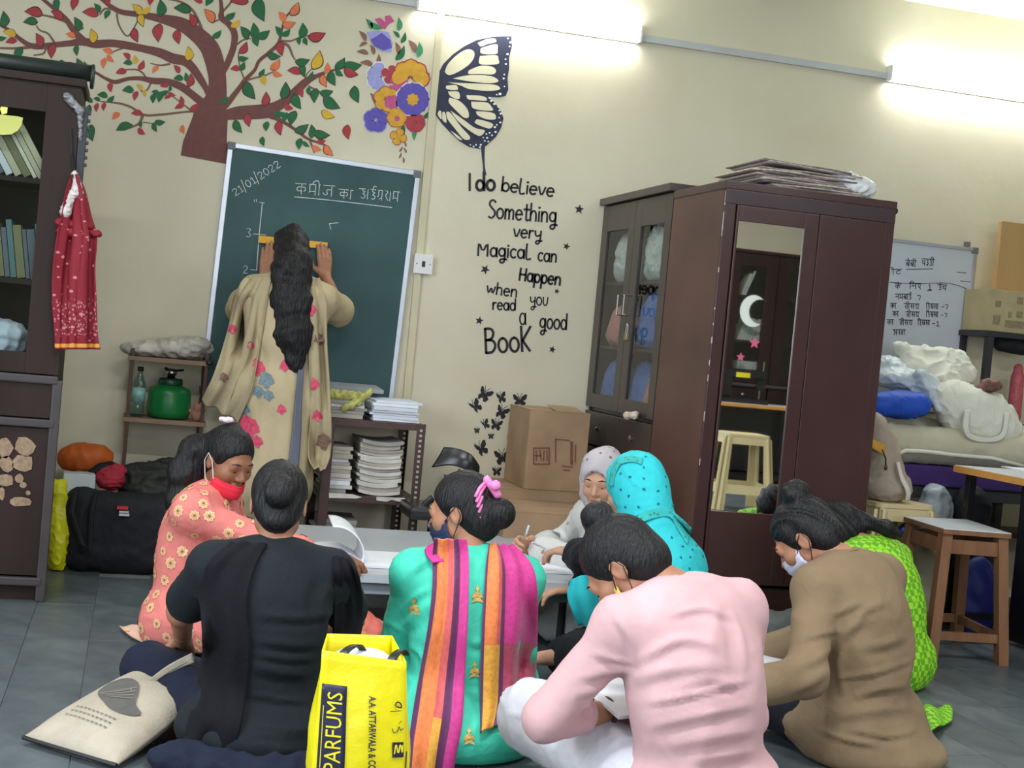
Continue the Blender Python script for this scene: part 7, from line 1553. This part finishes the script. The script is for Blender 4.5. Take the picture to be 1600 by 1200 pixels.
# ------------------------------------------------------------------ woman in lime green behind her
P = Person('green', 'woman in a lime green quilted kurta behind the woman in brown', 'mid', headfine=False); J = P.J; q = J.sc
k = N('lime_diamond_cloth'); v = k.coord('Object', (1, 1, 1), (0, 0, .785)); ck = k.n('TexChecker', i_Scale=44.0); k.l(v, ck.inputs['Vector'])
ck.inputs[1].default_value = lin((150, 214, 40)); ck.inputs[2].default_value = lin((92, 164, 24)); k.color(ck.outputs[0]); k.b.inputs['Roughness'].default_value = .7; k.bump(ck.outputs[1], .4, .006); M_lime = k.m
P.solid('kurta', torso(J, .02)+sleeves(J, .014, (.9, .9), .004)+knees_over(J, .012, .7), .010, M_lime, creases(18, 34, .005), .004)
P.solid('trousers', legs(J, .014, .95), .012, M_lime, None, .004)
br = [HP(J, -.085, .0, .02), HP(J, -.12, .03, -.03), J.neck-J.fr[2]*.09+J.S*.04+np.array((0, 0, .02)), J.neck-J.fr[2]*.13+J.S*.09-np.array((0, 0, .03))]
P.hair_cap([(cap(br[0], br[1], .04*q, .034*q), .02), (cap(br[1], br[2], .034*q, .03*q), .02), (cap(br[2], br[3], .03*q, .012*q), .02)], disp=lambda X: .004*np.sin(X@np.array((110., 40, 90))))
P.face_bits()
cloth('kurta_tail', M_lime, [[PZ(1430, 1150, .03), PZ(1462, 1138, .04), PZ(1485, 1128, .01)], [PZ(1425, 1120, .05), PZ(1452, 1112, .06), PZ(1484, 1106, .01)], [PZ(1420, 1105, .06), PZ(1445, 1104, .06), PZ(1470, 1106, .03)]], 16, 12, .006, lambda U, V: .008*np.sin(U*14), P.T, P.org)

# ------------------------------------------------------------------ woman in turquoise hijab
P = Person('turquoise', 'woman in a turquoise dotted headscarf and black dress', 'fair', ((np.array((-.6, .7, 0)), np.array((0, -.2, -1)), np.array((.7, .6, .1)), (.4, .6, .4), .6), None)); J = P.J; q = J.sc
M_turq = cloth_mat('turquoise_scarf', (52, 196, 206), (), .7, .1, 120); M_abaya = cloth_mat('black_abaya', (20, 22, 30))
P.solid('dress', torso(J, .022)+sleeves(J, .022, (.93, .93), .006)+skirt(J, 0, .28, .26, .14)+legs(J, .03, .95), .010, M_abaya, creases(20, 32, .006), .004)
A = (J.hf, J.hs, J.hu)
hij = [(ell(HP(J, -.012, 0, .026), np.array((.114, .094, .106))*q, A), 0), (ell(HP(J, -.035, 0, -.05), np.array((.10, .092, .10))*q, A), .03), (cap(HP(J, -.025, 0, -.07), J.neck, .075*q, .075*q), .03), (cap(J.sh[0]+J.dirs[2]*.0, J.sh[1], .075*q, .075*q), .05), (cap(J.neck-J.fr[2]*.02-J.dirs[2]*.05, J.chest-J.fr[2]*.05, .11*q, .13*q), .05), (cap(J.chest-J.fr[2]*.05-J.St*.05, J.chest-J.fr[2]*.05+J.St*.05, .12*q, .12*q), .05), (ell(HP(J, .125, 0, -.03), np.array((.075, .07, .085))*q, A), -.015)]
P.solid('headscarf', hij, .008, M_turq, creases(21, 30, .005))
P.scatter('printed_dots', 'headscarf', 150, [([(1, 0), (0, .7), (-1, 0), (0, -.7)], mat('dark_teal_dot_print', (20, 104, 124), .75, .08), 1)], .007, .036, 8)
P.drape('scarf_border', cloth_mat('green_lace_border', (58, 178, 178), ((60, .3, (46, 140, 130)),)), [spx(r, 6) for r in (((984, 812), (990, 822)), ((1010, 798), (1016, 812)), ((1040, 793), (1046, 808)), ((1062, 808), (1060, 828)), ((1080, 826), (1074, 850)))], ['headscarf'], .008, None, 8, 30, .006)
P.drape('scarf_edge', cloth_mat('olive_lace_border', (62, 178, 176), ((60, .3, (70, 140, 116)),)), [spx(r, 4) for r in (((952, 760), (958, 760)), ((955, 735), (962, 740)), ((965, 718), (970, 726)), ((985, 713), (988, 722)), ((1005, 716), (1002, 726)))], ['headscarf'], .006, None, 6, 24, .004)
P.face_bits()
cloth('scarf_front_end', M_turq, [[PY(893, 905, 4.62), PY(915, 900, 4.6), PY(945, 905, 4.6)], [PY(888, 930, 4.62), PY(918, 925, 4.58), PY(955, 930, 4.6)], [PY(896, 955, 4.62), PY(925, 952, 4.58), PY(958, 955, 4.6)], [PY(905, 975, 4.64), PY(930, 978, 4.6), PY(955, 976, 4.62)]], 16, 20, .02, lambda U, V: .008*np.sin(U*12), P.T, P.org)
tq = P

# ------------------------------------------------------------------ woman in pale headscarf, writing
pdir = nz(PZ(812, 845, .36)-JN['scarf'].wr[0])
P = Person('scarf', 'woman in a pale grey headscarf writing across the table', 'fair', ((np.array((-.85, -.1, .15)), np.array((-.2, -.75, -.6)), np.array((-.2, -.3, .9)), (.9, .9, .5), .9), None)); J = P.J; q = J.sc; A = (J.hf, J.hs, J.hu)
M_scf = cloth_mat('grey_lilac_scarf', (186, 178, 184), ((30, .2, (120, 110, 122)),)); M_gw = cloth_mat('grey_white_print', (206, 206, 204), ((9, .22, (120, 124, 134)), (12, .12, (170, 140, 110))))
P.solid('kurta', torso(J, .02)+sleeves(J, .022, (.93, .93), .006)+skirt(J, 0, .26, .24, .13)+legs(J, .03, .95), .010, M_gw, creases(23, 32, .006), .004)
P.solid('headscarf', [(ell(HP(J, -.012, 0, .028), np.array((.112, .090, .104))*q, A), 0), (ell(HP(J, -.03, 0, -.05), np.array((.10, .088, .10))*q, A), .03), (cap(HP(J, -.02, 0, -.06), J.neck, .08*q, .085*q), .05), (cap(J.sh[0], J.sh[1], .07*q, .07*q), .05), (ell(HP(J, .115, 0, -.03), np.array((.088, .066, .094))*q, A), -.012)], .007, M_scf, folds(24, 26, .005))
P.hair_cap(); P.face_bits()
pen('white ballpoint pen held by the woman in the pale headscarf', PZ(815, 858, .345), PY(826, 822, 5.22), mat('white_blue_pen', (210, 222, 236), .3, .05))
pen('white pen in the hand of the woman in turquoise scarf', PZ(862, 862, .34), PY(832, 848, 4.93), mat('plain_white_pen', (226, 226, 228), .3, .03))

# ------------------------------------------------------------------ woman in coral floral dress
P = Person('coral', 'woman in a coral floral kurta with a red mask and long black hair', 'deep', (None, (np.array((.95, -.05, -.1)), np.array((.1, -.2, -1)), np.array((.1, .9, .1)), (.35, .55, .4), .6))); J = P.J; q = J.sc
M_cor = cloth_mat('coral_floral_cotton', (222, 128, 122), (), .75, .1, 120); M_cor2 = cloth_mat('pale_coral_print', (232, 190, 168), ((14, .16, (214, 130, 120)), (20, .06, (120, 120, 96))))
P.solid('kurta', torso(J, .02)+sleeves(J, .014, (.8, .8), .006)+knees_over(J, .012, .8), .009, M_cor, creases(27, 30, .005), .004)
P.solid('trousers', legs(J, .014, .95), .012, M_cor2, None, .004)
cloth('kurta_hem', M_cor2, [[PZ(186, 978, .015), PZ(225, 978, .05), PZ(275, 985, .09)], [PZ(205, 994, .015), PZ(245, 1000, .03), PZ(290, 1010, .06)], [PZ(235, 1008, .012), PZ(265, 1012, .02), PZ(300, 1020, .03)]], 16, 12, .006, lambda U, V: .006*np.sin(U*13), P.T, P.org)
P.scatter('printed_flowers', 'kurta', 260, [(star_poly(8, .72), mat('cream_flower_print', (240, 206, 166), .75, .08), 1), (star_poly(8, .4), mat('peach_flower_print', (226, 166, 120), .75, .08), 1.3), (disc(.22), mat('olive_flower_centre', (110, 112, 70), .75, .08), 1.6)], .021, .046, 5)
hb = [HP(J, -.07, .01, .02), PY(305, 705, 5.06), PY(290, 742, 5.05), PY(280, 780, 5.04), PY(278, 815, 5.03)]
wob = noise(33, 40)
P.hair_cap([(cap(hb[i], hb[i+1], (.052, .058, .058, .045)[i]*q, (.058, .058, .045, .018)[i]*q), .03) for i in range(4)]+[(cap(PY(280, 740, 5.1), PY(268, 800, 5.1), .03*q, .02*q), .02)], disp=lambda X: .012*wob(X)*(np.linalg.norm(X-J.hc, axis=1) > .11)+.0008*np.sin(X@(J.hs*380)))
P.face_bits(False); P.mask(mat('red_cotton_mask', (214, 40, 62), .7, .08), .035, mat('white_elastic', (224, 222, 222), .6, .03))
P.solid('hair_clip', [(ell(HP(J, -.055, .02, .128), (.02, .012, .010)), 0), (ell(HP(J, -.08, .025, .118), (.012, .01, .008)), .006)], .003, mat('pale_pink_clip', (232, 206, 220), .3, .04), folds(34, 200, .003))

# ------------------------------------------------------------------ teacher at the chalkboard
up_ = np.array((0, 0, 1.))
P = Person('teacher', 'teacher with long black hair holding a ruler against the chalkboard', 'mid', ((np.array((.05, .12, 1)), np.array((.1, 1, -.1)), np.array((1, 0, .1)), (.12, .15, .1), .1), (np.array((-.1, .15, 1)), np.array((-.1, 1, -.1)), np.array((-1, 0, .1)), (.25, .35, .3), .4))); J = P.J; q = J.sc
k_fl = ((9, .25, (206, 186, 150)), (6, .13, (196, 74, 96)), (7, .10, (104, 128, 132)), (11, .08, (130, 100, 84)))
M_tk = cloth_mat('floral_cream_kurta', (184, 168, 136)); M_ts = cloth_mat('floral_beige_shawl', (170, 156, 126))
kp_ = torso(J, .022)+sleeves(J, .016, (.44, .44), .010)
kp_ += [(cap(J.pelvis, J.L(0, 0, .45), .15*q, .185*q, (J.F, .85)), .06)]
P.solid('kurta', kp_, .010, M_tk, folds(40, 13, .010, (1.6, 1.6, .25)))
P.solid('trousers', legs(J, .008, .96, (.06, .055, .05)), .012, cloth_mat('dark_slate_cotton', (70, 74, 88)), folds(41, 18, .005), .01)
hl = [HP(J, -.09, 0, .0), HP(J, -.12, .0, -.10), HP(J, -.12, .01, -.25), HP(J, -.115, .03, -.40), HP(J, -.11, .05, -.52)]
wob2 = noise(44, 38)
P.hair_cap([(cap(hl[i], hl[i+1], (.07, .085, .088, .08)[i], (.085, .088, .08, .04)[i], (J.F, .62)), .03) for i in range(4)], disp=lambda X: .013*wob2(X)+.0014*np.sin(X@np.array((300., 0, 0))+3.5*np.sin(X[:, 2]*21+X[:, 0]*30)), vox=.007)
P.face_bits()
wvt = lambda U, V: .014*np.sin(U*15+V*2)*np.minimum(1, V*2+.15)
P.drape('shawl_left', M_ts, [spx(r, 6) for r in (((388, 432), (425, 432)), ((366, 462), (418, 460)), ((355, 510), (412, 505)), ((342, 560), (405, 555)), ((328, 600), (395, 605)), ((314, 626), (372, 660)))], ['kurta'], .016, 6.28, 26, 50, .006, wvt)
P.drape('shawl_right', M_ts, [spx(r, 5) for r in (((478, 432), (498, 436)), ((478, 480), (510, 478)), ((482, 540), (512, 540)), ((484, 600), (516, 600)), ((484, 660), (518, 660)), ((482, 710), (516, 712)), ((490, 730), (508, 735)))], ['kurta'], .016, 6.22, 16, 50, .006, lambda U, V: .008*np.sin(U*12))
P.drape('grey_stole_edge', cloth_mat('slate_border', (104, 108, 122)), [spx(r, 3) for r in (((468, 560), (476, 560)), ((462, 620), (472, 620)), ((456, 680), (470, 680)), ((448, 740), (466, 740)))], ['kurta'], .02, 6.2, 6, 30, .006)
rose = lambda x, y, r, n=7: [[(x+r*(1+.22*math.sin(i*2.3))*math.cos(i*2*math.pi/14), y+r*(1+.22*math.cos(i*1.9))*math.sin(i*2*math.pi/14)) for i in range(14)]]
F_pk = mat('pink_rose_print', (206, 74, 104), .75, .3, 60); F_bl = mat('slate_flower_print', (112, 130, 140), .75, .25, 50); F_br = mat('brown_twig_print', (120, 92, 80), .75, .2, 40)
for x, y, r in ((402, 574, 12), (445, 572, 8), (388, 668, 17), (402, 690, 9), (440, 640, 7)): P.stamp('printed_rose', F_pk, ['kurta'], rose(x, y, r), .004)
for x, y, r in ((416, 594, 12), (404, 612, 9), (420, 618, 8), (382, 640, 8)): P.stamp('printed_leaf', F_bl, ['kurta'], rose(x, y, r), .0035)
for n_, L in (('shawl_left', ((363, 514, 7), (380, 470, 9), (392, 540, 6), (350, 590, 7))), ('shawl_right', ((486, 484, 9), (499, 530, 8), (490, 600, 9), (506, 690, 12), (496, 650, 8)))):
    for i, (x, y, r) in enumerate(L): P.stamp('printed_rose', F_pk if i % 2 == 0 else F_br, [n_], rose(x, y, r), .004)
rul = thing('ruler', 'yellow ruler held flat against the chalkboard', 'ruler', tuple(PY(458, 378, 6.845)))
B(rul).prism([PY(405, 368, 6.845), PY(512, 379, 6.845), PY(511, 389, 6.845), PY(404, 379, 6.845)], (0, .006, 0)).build('ruler_blade', mat('yellow_ruler', (232, 172, 30), .4, .05), rul)

# ------------------------------------------------------------------ things the women hold on their laps
c_ = np.mean([PZ(992, 1098, .30)], 0); b = B(); b.box(c_[0]-.10, c_[0]+.11, c_[1]-.03, c_[1]+.17, c_[2]-.004, c_[2]+.006, .002, Matrix.Rotation(.35, 3, 'Z') @ Matrix.Rotation(.25, 3, 'X')); top(b, 'notebook', M_white, tuple(c_), 'white notebook on the lap of the woman in pink', 'notebook')
c_ = PZ(1215, 1040, .22); b = B(); b.box(c_[0]-.08, c_[0]+.1, c_[1]-.05, c_[1]+.14, c_[2]-.004, c_[2]+.006, .002, Matrix.Rotation(.5, 3, 'Z') @ Matrix.Rotation(.2, 3, 'X')); top(b, 'notebook', M_white, tuple(c_), 'white notebook on the lap of the woman in brown', 'notebook')
k = N('striped_cloth'); v = k.coord('Object', (1, 1, 1), (0, 0, .5)); wv = k.n('TexWave', i_Scale=28.0); k.l(v, wv.inputs['Vector']); k.color(k.ramp(wv.outputs[0], ((.45, (36, 36, 38)), (.55, (196, 190, 170))), 'CONSTANT')); k.b.inputs['Roughness'].default_value = .8
c_ = PZ(966, 1070, .22)
soft('striped_pouch', [(ell((c_[0], c_[1]+.1, .14), (.12, .06, .09)), 0)], .006, k.m, 'black and cream striped cloth pouch in front of the woman in pink', 'pouch', folds(111, 30, .004), .004)
